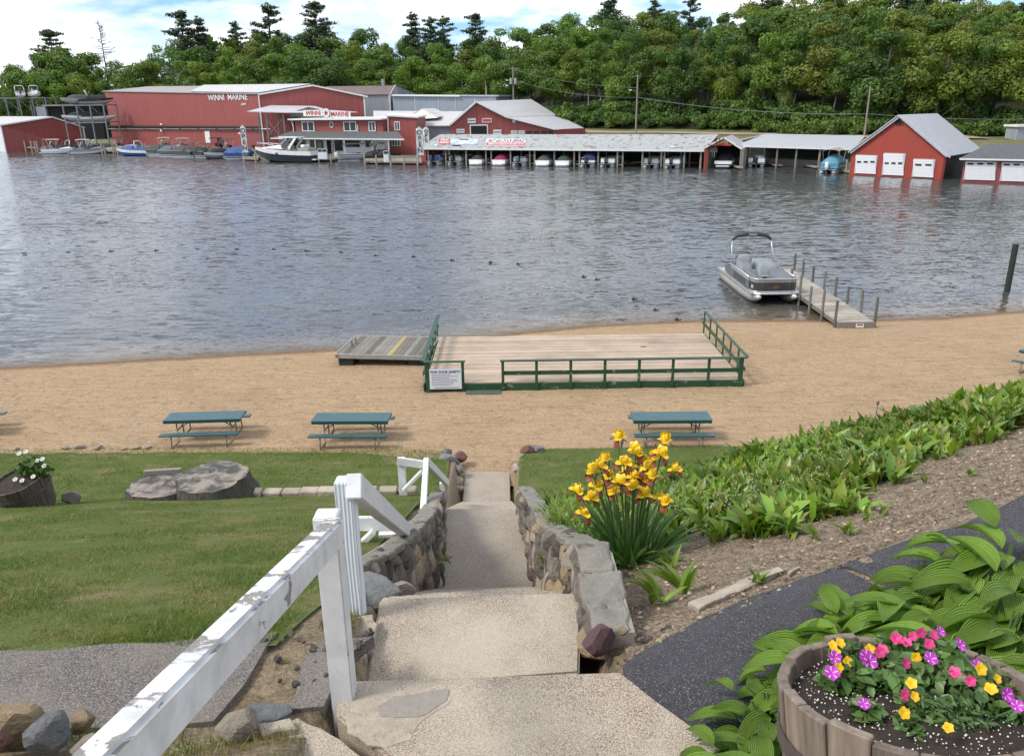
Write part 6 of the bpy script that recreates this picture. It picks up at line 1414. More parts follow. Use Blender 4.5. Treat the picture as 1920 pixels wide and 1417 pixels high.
pontoon('turquoise pontoon boat with white outboards and a tan canopy', 1562, 323, 6.5, 2.5, hd - .25, 'gel_cyan', 'cv_lightblue', None, 'gel_white', canopy='cv_tan')
# racks with stored boats
def rack(label, x0, x1, ybase, Y, levels, dep, group=None):
    a, b = yp(x0, ybase, Y), yp(x1, ybase, Y); n_ = 3 if x1 - x0 < 80 else 4; r_ = thing('boat_rack', label, 'rack', (a.x, Y, 1))
    zt_ = hz((x0 + x1) / 2, levels[-1], Y)
    for k in range(n_ + 1):
        x = lerp(a.x, b.x, k / n_) - a.x
        for y in (0, dep): MB().bar((x, y, 0), (x, y, zt_ - 1), .28, .28).build('upright', 'steel', r_)
    for lv in levels:
        z = hz((x0 + x1) / 2, lv, Y) - 1
        for y in (0, dep): MB().bar((0, y, z), (b.x - a.x, y, z), .22, .3).build('beam', 'steel', r_)
        for k in range(n_ + 1): x = lerp(0, b.x - a.x, k / n_); MB().bar((x, 0, z + .02), (x, dep, z + .02), .2, .22).build('cross_beam', 'steel', r_)
    for k in range(n_):
        xa, xb = lerp(0, b.x - a.x, k / n_), lerp(0, b.x - a.x, (k + 1) / n_); MB().bar((xa, dep, zt_ - 1), (xb, dep, zt_ - 4.5), .1, .12).build('brace', 'steel', r_)
    return r_, a, b
rk, a, b = rack('steel boat rack at the far left holding two white boats', -8, 90, 214, 262, (184,), 6); z = hz(40, 183, 262) + .45
runabout('white boat with a raised hardtop on the far left rack', 0, 0, 8, 2.7, math.pi - 1.0, 'gel_white', 'gel_white', None, 'gel_white', loc=tuple(yp(38, 181, 264)), out='gel_black')
runabout('white boat with an open arch on the far left rack', 0, 0, 8.5, 2.9, -.9, 'gel_white', 'gel_white', None, 'gel_white', loc=tuple(yp(67, 181, 264)))
rk, a, b = rack('steel boat rack beside the barn holding covered boats on two levels', 130, 205, 266, 214, (230, 197.5), 7)
runabout('silver boat under a grey cover, upper left on the barn rack', 0, 0, 8.5, 2.8, math.pi + .5, 'gel_grey', 'gel_grey', 'cv_charcoal', 'gel_white', False, loc=tuple(yp(152, 194.5, 216)))
runabout('boat under a black cover, upper right on the barn rack', 0, 0, 8, 2.7, .5, 'gel_black', 'gel_grey', 'cv_black', 'gel_black', False, loc=tuple(yp(180, 195, 217)))
runabout('white boat, lower left on the barn rack', 0, 0, 8.5, 2.8, math.pi + .5, 'gel_white', 'gel_grey', 'cv_green', None, False, loc=tuple(yp(154, 227, 216)))
runabout('white boat with a black cover, lower right on the barn rack', 0, 0, 8, 2.7, .4, 'gel_white', 'gel_grey', 'cv_black', None, False, loc=tuple(yp(184, 227.5, 217)))

# ------------------------------------------------------------------ docks, posts, pumps, flags
def dock(label, pts, z=.62, posts=(), rail=False):
    P_ = [zp(x, y, 0) for x, y in pts]; c = P_[0]; t = thing('dock', label, 'dock', (c.x, c.y, 0))
    a, b, c2, d = P_; n_ = max(4, int((b - a).length / .5))
    for k in range(n_): mb = MB().add([Vector((q.x, q.y, zz)) - t.location for zz in (z - .1, z) for q in (a.lerp(b, k / n_), a.lerp(b, (k + .93) / n_), d.lerp(c2, (k + .93) / n_), d.lerp(c2, k / n_))], [(3, 2, 1, 0), (4, 5, 6, 7), (0, 1, 5, 4), (1, 2, 6, 5), (2, 3, 7, 6), (3, 0, 4, 7)]); mb.build('plank', 'dock_wood', t)
    MB().bar(Vector((a.x, a.y - .08, z - .2)) - t.location, Vector((b.x, b.y - .08, z - .2)) - t.location, .12, .32).build('front_beam', 'dock_wood', t)
    for x, y, h in posts: q = zp(x, y, 0); MB().tube([Vector((q.x, q.y, -1)) - t.location, Vector((q.x, q.y, h)) - t.location], .16, 7).build('post', 'dock_post', t)
    return t
dock('gas dock with low posts in front of the marina shop', [(596, 304, ), (640, 303), (640, 297), (590, 298)], .7, ((598, 305, 1.4), (621, 304, 1.5)))
dock('fuel dock with a timber rail left of the boat shelter', [(683, 308), (792, 309.5), (790, 301), (690, 300)], .62, ((684, 308.5, 2.), (706, 309, 1.7), (733, 309.5, 1.7), (758, 310, 1.7), (783, 310.5, 1.9)))
dock('shop apron dock running under the storefront', [(585, 299.5), (690, 302), (755, 300), (560, 296.5)], .85)
dock('finger dock beside the bright blue covered pontoon', [(455, 301), (485, 302.5), (487, 298), (456, 297)], .6, ((463, 301, 1.6), (480, 303, 1.6)))
dock('long low dock behind the moored pontoon boats', [(285, 290), (470, 299), (470, 294), (290, 286)], .7)
dock('long dock before the storage barn, behind the left runabouts', [(75, 284.5), (285, 290), (290, 286.5), (80, 282)], .8)
dock('small dock beside the turquoise pontoon boat', [(1572, 324), (1602, 327), (1604, 322), (1580, 320)], .5, ((1573, 324, 1.6), (1586, 325, 1.9), (1600, 327, 2.4)))
fence_px = [(23, 283.5), (37, 284), (49, 284), (61, 284.5), (68, 285), (72, 285), (84, 286)]
ft = thing('dock_rail', 'timber rail on posts in front of the low red boathouse', 'rail', tuple(zp(23, 284, 0)))
a, b = zp(20, 282, 0), zp(72, 285, 0)
local(ft, MB().bar((a.x, a.y, 1.0), (b.x, b.y, 1.0), .14, .22)).build('rail', 'dock_post', ft)
for x, y in fence_px: q = zp(x, y, 0); local(ft, MB().tube([(q.x, q.y, -1), (q.x, q.y, 2.6)], .2, 7)).build('post', 'dock_post', ft)
for k, (x, y) in enumerate([(126, 286), (150, 287), (167, 288), (172, 288.5), (192, 289), (198, 290), (213, 289), (217, 289), (221, 290), (252, 292), (271, 292.5), (276, 293), (382, 297), (396, 298)]):
    q = zp(x, y, 0); tag(MB().tube([(0, 0, -1), (random.uniform(-.1, .1), 0, random.uniform(2.1, 2.9))], .15, 7).build('mooring_post', 'dock_post', loc=(q.x, q.y, 0)), 'weathered mooring post among the left row of boats', 'post', 'mooring posts on the left docks')
def gas_pump(label, px, py):
    q = zp(px, py, .7); t = thing('gas_pump', label, 'gas pump', (q.x, q.y, .7)); MB().b2((-.45, -.3, 0), (.45, .3, 1.7)).build('body', 'gel_white', t, bev=.05); MB().b2((-.5, -.34, 1.3), (.5, .34, 1.95)).build('head', 'gel_grey', t, bev=.08); MB().b2((-.3, -.36, 1.45), (.3, -.345, 1.8)).build('display', 'glass_dark', t); MB().tube([(.46, 0, 1.2), (.75, -.1, .7), (.6, -.1, .25), (.5, 0, .9)], .04, 5).build('hose', 'black', t); return t
gas_pump('white gas pump left of the shop door', 602, 299); gas_pump('white gas pump next to the first pump at the shop', 610, 299); gas_pump('white gas pump on the fuel dock', 725, 304)
def flag(label, px, ybase, ytop, Y, w, hook=1):
    a = yp(px, ybase, Y); b = yp(px, ytop, Y); h = b.z - a.z; t = thing('feather_flag', label, 'flag', tuple(a))
    pole = [(0, 0, -.5), (0, 0, h * .75), (.05 * hook, 0, h * .92), (w * .4 * hook, 0, h), (w * .85 * hook, 0, h * .97)]
    MB().tube(pole, .05, 6).build('pole', 'alu', t)
    def P(u, v): top_ = h * (.97 + .03 * math.sin(u * 3)) if v > .99 else h * .97; return (u * w * hook, .06 * math.sin(u * 6 + v * 9), lerp(h * .22, h * (.93 + .06 * math.sin(math.pi * clamp(u * 1.1, 0, 1))), v))
    MB().grid(P, 5, 12).build('banner', 'letter_white', t, smooth=True)
    for k, ch in enumerate('OPEN'):
        me = text_mesh(ch, h * .19, 'letter_black', depth=.02, bold=.012); link('lettering', me, t, (w * .5 * hook, -.10, h * (.84 - .165 * k)), rot=(R(90), 0, 0))
    return t
flag('OPEN feather flag beside the cabin cruiser', 457, 300, 235, zp(457, 300, .6).y, 1.0)
flag('OPEN feather flag at the left end of the boat shelter', 783, 306, 238, zp(783, 306, .6).y, 1.15)
flag('second curled feather flag behind the shelter roof', 806, 290, 238, zp(800, 300, .6).y + 5, 1.1, -1)
# utility poles and wires
mat('pole_wood', (.27, .235, .19), .9, (.19, .165, .135), scale=2, stretch=(4, 4, .3), bstr=.3)
def upole(label, px, py0, py1, Y, r=.17, cross=0., trans=False, lamp=False):
    a, b = yp(px, py0, Y), yp(px, py1, Y); x = b.x; t = thing('utility_pole', label, 'pole', (x, Y, a.z)); h = b.z - a.z
    MB().tube([(0, 0, -2), (0, 0, h)], [r, r * .7], 8).build('pole', 'pole_wood', t)
    if cross: MB().bar((-cross, 0, h - .3), (cross, 0, h - .3), .12, .15).build('crossarm', 'pole_wood', t)
    if trans: 
        for s in (-.5, .5): MB().tube([(s, -.3, h - 3.6), (s, -.3, h - 2.3)], .32, 9).build('transformer', 'gel_grey', t)
    if lamp: MB().tube([(0, 0, h - 3), (-1.2, -.2, h - 2.7)], .04, 5).build('lamp_arm', 'steel', t); MB().b2((-1.6, -.35, h - 2.85), (-1.1, -.05, h - 2.65)).build('lamp_head', 'gel_white', t)
    return Vector((x, Y, b.z))
p1 = upole('utility pole with crossarm and transformers behind the red gabled workshop', 962, 190, 126, 192, .2, 1.1, True, True)
p2 = upole('tall bare utility pole rising behind the long boat shelter', 1196, 254, 140, 160, .19, .5, False, True)
p3 = upole('leaning utility pole left of the bright red boathouse', 1632, 254, 163, 140, .19)
p4 = yp(2010, 221, 128)
upole('thin pole above the long grey shed', 910, 190, 152, 205, .1); upole('short white pole behind the long grey shed', 912, 190, 162, 200, .14)
upole('slender pole rising from the brown roofed warehouse', 720, 165, 140, 225, .1)
def wire(label, a, b, sag, r=.022):
    pts = [a.lerp(b, k / 12) - Vector((0, 0, sag * 4 * (k / 12) * (1 - k / 12))) for k in range(13)]; o = pts[0].copy(); tag(MB().tube([p - o for p in pts], r, 5).build('cable', 'steel', loc=o), label, 'cable')
w1, w2_, w3 = yp(962, 150, 192), yp(1196, 183, 160), yp(1634, 214, 140)
wire('upper cable from the transformer pole to the tall bare pole', p1 + Vector((0, 0, -.5)), yp(1196, 165, 160), .8); wire('lower cable from the transformer pole to the tall bare pole', w1, w2_, 1.)
wire('thick cable from the tall bare pole to the leaning pole', w2_, w3, .9, .035); wire('cable from the leaning pole over the red boathouse roof', w3, p4, .5, .03)
wire('cable slanting down to the white roofs', yp(930, 185, 186), yp(792, 214, 172), .6); wire('cable drooping across the white roofs', yp(880, 188, 184), yp(700, 228, 170), 1.2)
# parked car behind the shelter
q = yp(1116, 256, 158); pc = thing('parked_car', 'dark car parked on the grass behind the boat shelter', 'car', (q.x, 158, z_far(q.x, 158)))
MB().loft([[(x, -.85, z0), (x, .85, z0), (x, .8, z1), (x, -.8, z1)] for x, z0, z1 in ((-2.2, .35, .8), (-2.1, .3, .95), (-1.2, .3, 1.0), (1.2, .3, 1.0), (2.1, .3, .9), (2.2, .35, .75))]).build('body', 'gel_black', pc)
MB().loft([[(x, -w, 1.0), (x, w, 1.0), (x, w * .9, z1), (x, -w * .9, z1)] for x, w, z1 in ((-1.8, .78, 1.02), (-1.0, .76, 1.5), (.5, .76, 1.52), (1.2, .78, 1.02))]).build('cabin', 'smoke_glass', pc)
for x in (-1.35, 1.35):
    for y in (-.82, .82): MB().tube([(x, y - .1, .33), (x, y + .1, .33)], .33, 12).build('wheel', 'black', pc)
# ------------------------------------------------------------------ trees
leaf_mat('leaves', (.128, .205, .036), (.088, .160, .027), .6, .38, 0., .25)
leaf_mat('needles', (.078, .115, .052), (.056, .090, .044), .6, .15, 0., .3)
mat('bark', (.085, .075, .062), .95, (.05, .045, .038), scale=1.5, stretch=(3, 3, .5), bstr=.5, rand=.3)
mat('bark_pale', (.20, .185, .16), .9, (.13, .12, .10), scale=1.5, stretch=(3, 3, .5), bstr=.4)
def trunk_mb(H, r0, seed, lean=.3, limbs=5, base=.35):
    rr = random.Random(seed); mb = MB(); pts = [Vector((lean * math.sin(i * .8 + seed) * .4, lean * math.cos(i * .7 + seed * 2) * .3, H * i / 6)) for i in range(7)]; pts[0] = Vector((0, 0, -.8))
    mb.tube(pts, [r0 * (1 - .13 * i) for i in range(7)], 7)
    for k in range(limbs):
        t = lerp(base, .85, k / max(1, limbs - 1)); p = pts[int(t * 6)]; a = rr.uniform(0, 6.28); L = H * rr.uniform(.16, .28)
        mb.tube([p, p + Vector((math.cos(a) * L * .5, math.sin(a) * L * .5, L * .45)), p + Vector((math.cos(a) * L, math.sin(a) * L, L * .8))], [r0 * .42, r0 * .28, r0 * .1], 5)
    return mb
DEC = []
for k in range(7):   # broad-leaved prototypes, 16 m tall
    rr = random.Random(40 + k); H = 16.; base = (.22, .30, .38, .25, .33, .2, .42)[k]; Wd = (5.0, 4.6, 4.4, 5.6, 4.0, 5.2, 4.2)[k]; C, Q = [], []
    for j in range(26):
        t = rr.random(); z = lerp(base, .93, t) * H; env = Wd * (math.sin(math.pi * lerp(.18, .93, t)) ** .7); a = rr.uniform(0, 6.28); r_ = env * rr.random() ** .5 * rr.uniform(.7, 1.1)
        C.append((math.cos(a) * r_, math.sin(a) * r_, z)); Q.append(rr.choice((.8, 1.2, 1.5, 2.0, 2.4)) * rr.uniform(.85, 1.15))
    C.append((0, 0, H * .93)); Q.append(1.3)
    V, F_, T_ = leafcloud(C, Q, 300, .24, 60 + k)
    DEC.append((bulk('crown', V, F_, 'leaves', 'mesh', T_), trunk_mb(H * .86, .26, k, .5, 6, base).mesh('trunk', 'bark', True)))
PIN = []
for k in range(4):   # white pines, 22 m
    rr = random.Random(80 + k); H = 22.; P0, R0 = [], []; mb = trunk_mb(H, .32, k + 9, .25, 0); V_, F_, T_ = [], [], []; off = 0
    C, Q = [], []; z = H * (.30 if k != 2 else .45)
    while z < H * .98:
        t = (z - H * .25) / (H * .75); Lm = lerp(4.0, 1.0, t ** 1.2) * rr.uniform(.6, 1.25)
        for j in range(rr.choice((2, 3, 4))):
            a = rr.uniform(0, 6.28); L = Lm * rr.uniform(.4, 1.2); up = L * rr.uniform(.05, .55)
            mb.tube([(0, 0, z), (math.cos(a) * L * .6, math.sin(a) * L * .6, z + up * .4), (math.cos(a) * L, math.sin(a) * L, z + up)], [.07, .045, .02], 4)
            for q in (.35, .6, .8, 1.0): C.append((math.cos(a) * L * q + rr.uniform(-.3, .3), math.sin(a) * L * q + rr.uniform(-.3, .3), z + up * q + .1)); Q.append(lerp(.95, .5, t) * rr.uniform(.7, 1.2))
        z += H * rr.uniform(.018, .045)
    C.append((0, 0, H)); Q.append(.5)
    V, F_, T_ = leafcloud(C, Q, 42, .20, 90 + k, .7, .9)
    PIN.append((bulk('crown', V, F_, 'needles', 'mesh', T_), mb.mesh('trunk', 'bark', True)))
BUSH = []
for k in range(3):
    rr = random.Random(20 + k); C = [(rr.uniform(-1.5, 1.5), rr.uniform(-.9, .9), rr.uniform(.5, 1.8)) for _ in range(9)]; Q = [rr.uniform(.6, 1.0) for _ in C]
    V, F_, T_ = leafcloud(C, Q, 130, .2, 120 + k); BUSH.append(bulk('foliage', V, F_, 'leaves', 'mesh', T_))
LEAFS = {}
def tinted(base, name, mul):
    """the leaf colour of another kind of tree"""
    if name in LEAFS: return LEAFS[name]
    m = MATS[base].copy(); m.name = name; MATS[name] = m
    for nd in m.node_tree.nodes:
        if nd.type == 'MIX' and nd.blend_type == 'MIX':
            for key in (6, 7):
                s_ = nd.inputs[key]
                if not s_.is_linked: c = s_.default_value; s_.default_value = (c[0] * mul[0], c[1] * mul[1], c[2] * mul[2], 1)
    LEAFS[name] = m; return m
KINDS = {'green': None, 'bright': tinted('leaves', 'leaves_bright', (1.25, 1.25, 1.0)), 'yellow': tinted('leaves', 'leaves_yellow', (1.4, 1.15, .9)), 'rust': tinted('leaves', 'leaves_rust', (1.5, 1.05, 1.0)), 'dark': tinted('leaves', 'leaves_dark', (.72, .80, .95)), 'pale': tinted('leaves', 'leaves_pale', (2.2, 1.7, 2.8))}
def tree(protos, k, X, Y, zb, H, wide, label, group, kind=None, name='broadleaf_tree', H0=16.):
    cr_, tk = protos[k % len(protos)]; s = H / H0; t = thing(name, label, 'tree', (X, Y, zb - .3), random.uniform(0, 6.28), group); t.scale = (s * wide, s * wide, s)
    link('trunk', tk, t); c = link('crown', cr_, t)
    if kind and KINDS[kind]: c.material_slots[0].link = 'OBJECT'; c.material_slots[0].material = KINDS[kind]
    return t
TLX = [0, 25, 60, 100, 150, 190, 230, 275, 300, 340, 400, 450, 500, 560, 620, 680, 740, 800, 860, 920, 1000, 1060, 1100, 1150, 1200, 1260, 1290, 1330, 1400, 1500, 1700, 1920]
TLY = [150, 118, 85, 78, 88, 108, 108, 100, 82, 62, 62, 66, 56, 50, 52, 52, 66, 66, 66, 52, 36, 24, 8, 15, 4, 4, 30, 18, -10, -28, -24, -8]
def tl(px): return interp(px, TLX, TLY)
tr = random.Random(12)
LB = {'green': 'mid green leafy tree', 'bright': 'fresh bright green tree', 'yellow': 'yellow green leafy tree', 'rust': 'rust tinged olive tree', 'dark': 'dark green leafy tree'}
RANK = ('back rank', 'third rank', 'second rank', 'front rank')
def where(px): return 'at the far left' if px < 150 else 'left of the barn' if px < 300 else 'above the barn lettering' if px < 480 else 'above the barn gable' if px < 600 else 'above the brown roof' if px < 745 else 'above the grey shed' if px < 880 else 'above the gabled workshop' if px < 1000 else 'by the transformer pole' if px < 1120 else 'by the tall bare pole' if px < 1240 else 'above the long shelter' if px < 1340 else 'above the gabled slip' if px < 1440 else 'above the smooth grey roof' if px < 1560 else 'by the leaning pole' if px < 1660 else 'above the red boathouse' if px < 1800 else 'at the right edge'
def px_tree(px, Y, top, kind, k, wide, rank, protos=DEC, **kw):
    b = yp(px, 200, Y); zb = z_far(b.x, Y); zt = hz(px, top, Y); return tree(protos, k, b.x, Y, zb, max(zt - zb, 5), wide, '%s, %s, %s' % (LB[kind], RANK[rank], where(px)), 'trees of the wooded hillside', kind, **kw)
kk = 0
for row, (dY, dtop, step) in enumerate(((118, 0, 46), (92, 16, 48), (70, 38, 44), (54, 66, 50))):
    px = -10 + row * 13
    while px < 2110:
        b = yp(px, 200, 190); Ys = fshore(b.x); right = sstep(-12, 14, b.x)
        Y = Ys + dY + (1 - right) * 26 + tr.uniform(-6, 6)
        if px < 290: Y = 285 + row * -6 + tr.uniform(-5, 5)
        if row == 3 and px < 1000: px += step; continue
        w = [6, 4, 2, .6, 2] if px < 1150 else ([3, 1, 5, 2, 3] if px > 1350 else [4, 1, 2, 3, 4])
        kind = tr.choices(['green', 'bright', 'yellow', 'rust', 'dark'], w)[0]
        if 15 < px or row < 2: px_tree(px, Y, tl(px) + dtop + tr.uniform(-4, 16), kind, tr.choice((1, 2, 4, 6)) if row == 3 else kk, tr.uniform(.95, 1.4) * (.85 if px < 290 else 1), row)
        kk += 1; px += step * tr.uniform(.8, 1.2)
PL = [(348, 20, 'first pine of the left pair rising above the wood'), (378, 30, 'second pine of the left pair above the wood'), (447, 40, 'small pine tip between the two tall pine groups'), (510, 6, 'dense dark pine with a rounded top above the barn'), (597, 3, 'tall open pine with layered branches above the barn roof'), (775, 22, 'leftmost of the three pines in the gap of the skyline'), (808, 32, 'middle of the three pines in the gap of the skyline'), (833, 30, 'rightmost of the three pines in the gap of the skyline'), (893, 25, 'lone pine with upswept branches right of the skyline gap'), (1140, -35, 'big dark pine rising out of the frame, centre right'), (1225, -2, 'pine tip left of the small sky gap'), (1290, -5, 'thin pine beside the small sky gap'), (1440, -30, 'dark pine at the top edge right of the sky gap'), (1690, -40, 'tall pine at the top edge above the red boathouse'), (1740, -45, 'second tall pine at the top edge above the red boathouse'), (1910, -40, 'dark pine at the top right corner'), (98, 55, 'flat topped pine above the trees at far left')]
for k, (px, top, lb) in enumerate(PL):
    b = yp(px, 200, 200); Y = fshore(b.x) + 100 + (26 if px < 900 else 0) + (k % 3) * 9
    if px < 290: Y = 300
    zb = z_far(b.x * Y / 200, Y); X = yp(px, 100, Y).x; t = tree(PIN, k, X, Y, zb, hz(px, top, Y) - zb, 1.5, lb, 'pines of the wooded hillside', None, 'pine_tree', 22.)
# the bare larch-like tree and dead snags at left
def bare_tree(label, px, top, Y, H_, m='bark_pale', kind=0):
    x = yp(px, top, Y).x; zt = hz(px, top, Y); t = thing('bare_tree', label, 'tree', (x, Y, zt - H_)); rr = random.Random(px); mb = MB()
    MB().tube([(0, 0, -1), (.1, 0, H_ * .5), (0, 0, H_)], [.28, .18, .04], 6).build('trunk', m, t)
    for k in range(46 if kind == 0 else 7):
        z = H_ * lerp(.40, .97, k / 46) if kind == 0 else H_ * rr.uniform(.4, .9); a = rr.uniform(0, 6.28); L = lerp(6.8, .8, (z / H_ - .4) / .57) * rr.uniform(.6, 1.1) if kind == 0 else H_ * .3
        p = [(0, 0, z), (math.cos(a) * L * .6, math.sin(a) * L * .6, z + (L * .02 if kind == 0 else L * .5)), (math.cos(a) * L, math.sin(a) * L, z + (L * .16 if kind == 0 else L * .9))]; mb.tube(p, [.12, .08, .045], 4)
        if kind == 0:
            for j in range(7): q = Vector(p[1]).lerp(Vector(p[2]), rr.random()); mb.tube([q, q + Vector((rr.uniform(-.6, .6), rr.uniform(-.6, .6), rr.uniform(-.1, .5)))], [.06, .03], 3)
    mb.build('branches', m, t)['kind'] = 'stuff'
bare_tree('tall bare tree with tiered brown branches against the sky', 183, 36, 290, 26, 'bark')
bare_tree('pale dead snag behind the barn roof', 327, 125, 262, 14, 'bark_pale', 1)
for px, top, Yd, wide, kind, lb in ((1462, 108, 48, .5, 'pale', 'pale blossoming tree among the dark trunks'), (1430, 75, 52, .5, 'pale', None)):
    b = yp(px, 200, 165); Y = fshore(b.x) + Yd; zb = z_far(b.x, Y)
    if lb: tree(DEC, 4, b.x, Y, zb, hz(px, top, Y) - zb, wide, lb, None, kind)
# leaning bare trunks at the wood's edge
def stem(label, x0, y0, x1, y1, Y, r_=.16):
    a, b = yp(x0, y0, Y), yp(x1, y1, Y + 2); a.z -= .5; t = thing('slim_tree', label, 'tree', tuple(a), 0, 'slim trees at the edge of the wood'); MB().tube([Vector((0, 0, 0)), (b - a) * .5 + Vector((.25, 0, 0)), b - a], [r_, r_ * .85, r_ * .55], 6).build('trunk', 'bark_pale', t); V, F_, T_ = leafcloud([tuple(b - a), tuple((b - a) * .9 + Vector((.8, .3, .4))), tuple((b - a) * .95 + Vector((-.7, .2, .6)))], [.9, .8, .8], 90, .2, int(x0)); bulk('crown', V, F_, 'leaves', t, T_)
for k, (x0, y0, x1, y1, g) in enumerate([(1104, 208, 1098, 140, 0), (1130, 212, 1120, 160, 0), (1165, 214, 1160, 150, 0), (1255, 222, 1252, 170, 0), (1297, 224, 1296, 172, 0), (1450, 222, 1470, 150, 0), (1465, 224, 1475, 152, 0), (1474, 232, 1500, 140, 0), (1560, 216, 1570, 150, 0), (1612, 226, 1622, 185, 0), (1604, 222, 1602, 190, 0), (1690, 200, 1680, 150, 0), (1800, 190, 1815, 130, 0), (1390, 210, 1392, 170, 0)]):
    b = yp(x0, y0, 170); stem('slim pale trunk at the dark edge of the wood, number %s from the left' % ('one two three four five six seven eight nine ten eleven twelve thirteen fourteen'.split()[sorted([1104, 1130, 1165, 1255, 1297, 1450, 1465, 1474, 1560, 1612, 1604, 1690, 1800, 1390]).index(x0)]), x0, y0, x1, y1, fshore(b.x) + 50)
# hedge along the road
px = 1010
while px < 2090:
    for row in (0, 1):
        b = yp(px, 220, 165); Y = fshore(b.x) + 43.5 + row * 4 + tr.uniform(-1, 1); X = yp(px + row * 9, 220, Y).x; s = tr.uniform(.9, 1.5) * (1.25 if row else 1)
        t = thing('bush', ('leafy bush in the roadside hedge, ' if row == 0 else 'taller bush behind the roadside hedge, ') + where(px), 'bush', (X, Y, z_far(X, Y) - .2), tr.uniform(0, 6.28), 'bushes of the roadside hedge'); t.scale = (s * 1.1, s * 1.1, s)
        c = link('foliage', BUSH[tr.randrange(3)], t)
        if tr.random() < .55: c.material_slots[0].link = 'OBJECT'; c.material_slots[0].material = KINDS['dark']
    px += 17
# ------------------------------------------------------------------ garden plants
leaf_mat('hosta_leaf', (.235, .37, .055), (.165, .29, .038), .32, .3, .2, 5, False, 7.)
leaf_mat('cover_leaf', (.175, .255, .032), (.120, .200, .023), .38, .3, 0., 5)
leaf_mat('iris_leaf', (.115, .215, .055), (.070, .150, .038), .42, .25, .14, 4, False)
leaf_mat('flower_leaf', (.090, .165, .042), (.058, .118, .030), .45, .25, .15, 12)
leaf_mat('iris_yellow', (.88, .62, .020), (.84, .54, .015), .5, .2, .08, 30, False)
leaf_mat('iris_maroon', (.15, .014, .010), (.26, .06, .012), .5, .15, .15, 60, False)
leaf_mat('petal_pink', (.74, .065, .26), (.62, .04, .19), .5, .25, .12, 60, False)
leaf_mat('petal_yellow', (.85, .56, .012), (.80, .44, .010), .5, .25, .08, 60, False)
leaf_mat('petal_white', (.80, .78, .72), (.70, .68, .60), .5, .25, .05, 60, False)
def star_petal():
    m, n, l, p = nt('petal_star'); MATS['petal_star'] = m
    a = n.new('ShaderNodeAttribute'); a.attribute_name = 'star'
    l.new(mixc(n, l, ramp(n, l, a.outputs['Fac'], [(.55, 0), (.95, 1)]), (.36, .022, .34), (.80, .68, .80)), p.inputs['Base Color']); p.inputs['Roughness'].default_value = .5
star_petal()
mat('stem_green', (.07, .12, .03), .6, (.05, .09, .025), scale=9, bstr=0)
mat('potting_soil', (.030, .021, .015), 1., (.055, .038, .026), scale=25, bstr=1., bscale=60, bdist=.03, dirt=((.09, .065, .045), 30, .62))
mat('perlite', (.70, .68, .62), .8, bstr=0)
mat('stave', (.25, .20, .155), .85, (.11, .085, .065), scale=1.4, stretch=(26, 26, 1.6), bstr=.6, bscale=1.8, bdist=.01, rand=.28)
mat('stave_dark', (.115, .095, .08), .9, (.045, .037, .032), scale=1.4, stretch=(22, 22, 1.6), bstr=.6, bscale=1.8, bdist=.01, rand=.35)
mat('hoop_iron', (.11, .105, .10), .6, (.09, .055, .04), scale=9, bstr=.2, metal=.4)
mat('chip', (.33, .27, .215), .9, (.18, .14, .11), scale=6, bstr=.4, rand=.5)
def leaf_mesh(name, m, L, W, bend, cup, nu=6, wave=0., tip=.0, width=None, thick=0.):
    """leaf along +y from the origin, curving down"""
    mb = MB(); width = width or (lambda t: math.sin(math.pi * t ** .75) ** .85)
    for i in range(nu + 1):
        t = i / nu; w = W / 2 * max(width(t), .015); y = L * (math.sin(bend * t) / bend if bend else t); z = -L * ((1 - math.cos(bend * t)) / bend) if bend else 0
        for s in (-1, -.5, 0, .5, 1): mb.v.append((s * w, y, z + cup * W * (s * s) * width(t) + wave * W * math.sin(t * 9 + s * 2) * abs(s)))
    mb.f = [(i * 5 + j, i * 5 + j + 1, (i + 1) * 5 + j + 1, (i + 1) * 5 + j) for i in range(nu) for j in range(4)]
    me = mb.mesh(name, m, True); uv = me.uv_layers.new(name='UVMap')
    for lp in me.loops:
        k = lp.vertex_index; uv.data[lp.index].uv = ((k // 5) / nu, (k % 5) / 4)
    return me
HL = [leaf_mesh('leaf', 'hosta_leaf', *a, 8, .02) for a in ((.29, .115, .8, .30), (.26, .095, 1.1, .35), (.31, .12, .6, .22), (.24, .10, 1.3, .30), (.30, .105, .9, .42))]
tr = random.Random(77)
hs = []
HP = [(1765, 1075, 8.0, 1.0, 'hosta clump at the far left end of the bed, over the path'), (1835, 1030, 8.1, 1.1, 'hosta clump at the far end of the bed, by the upper path'), (1905, 985, 8.15, 1.2, 'tallest hosta clump at the right frame edge'), (1930, 1040, 8.2, 1.2, 'hosta clump below the tallest one at the frame edge'), (1680, 1120, 7.98, 1.0, 'hosta clump overhanging the middle of the asphalt path'), (1750, 1125, 8.06, 1.1, 'hosta clump in the middle of the bed, left'), (1830, 1105, 8.14, 1.15, 'hosta clump in the middle of the bed, right'), (1905, 1110, 8.2, 1.1, 'hosta clump at the frame edge, level with the barrel back'), (1610, 1165, 7.98, .95, 'hosta clump left of the barrel back, over the path'), (1690, 1175, 8.1, 1.05, 'hosta clump directly behind the flower barrel'), (1780, 1180, 8.2, 1.05, 'hosta clump behind the purple flowers'), (1870, 1190, 8.25, 1., 'hosta clump right behind the barrel rim'),
      (1540, 1215, 8.0, .9, 'hosta clump just left of the barrel rim'), (1600, 1225, 8.1, .9, 'hosta clump tucked under the barrel rim at left'), (1455, 1285, 8.0, .75, 'low hosta clump left of the barrel, by the path'), (1430, 1345, 8.04, .75, 'low hosta clump in front of the left one'), (1400, 1395, 8.08, .75, 'hosta clump at the bottom edge, left of the barrel'), (1455, 1405, 8.12, .75, 'hosta clump at the bottom edge, against the barrel')]
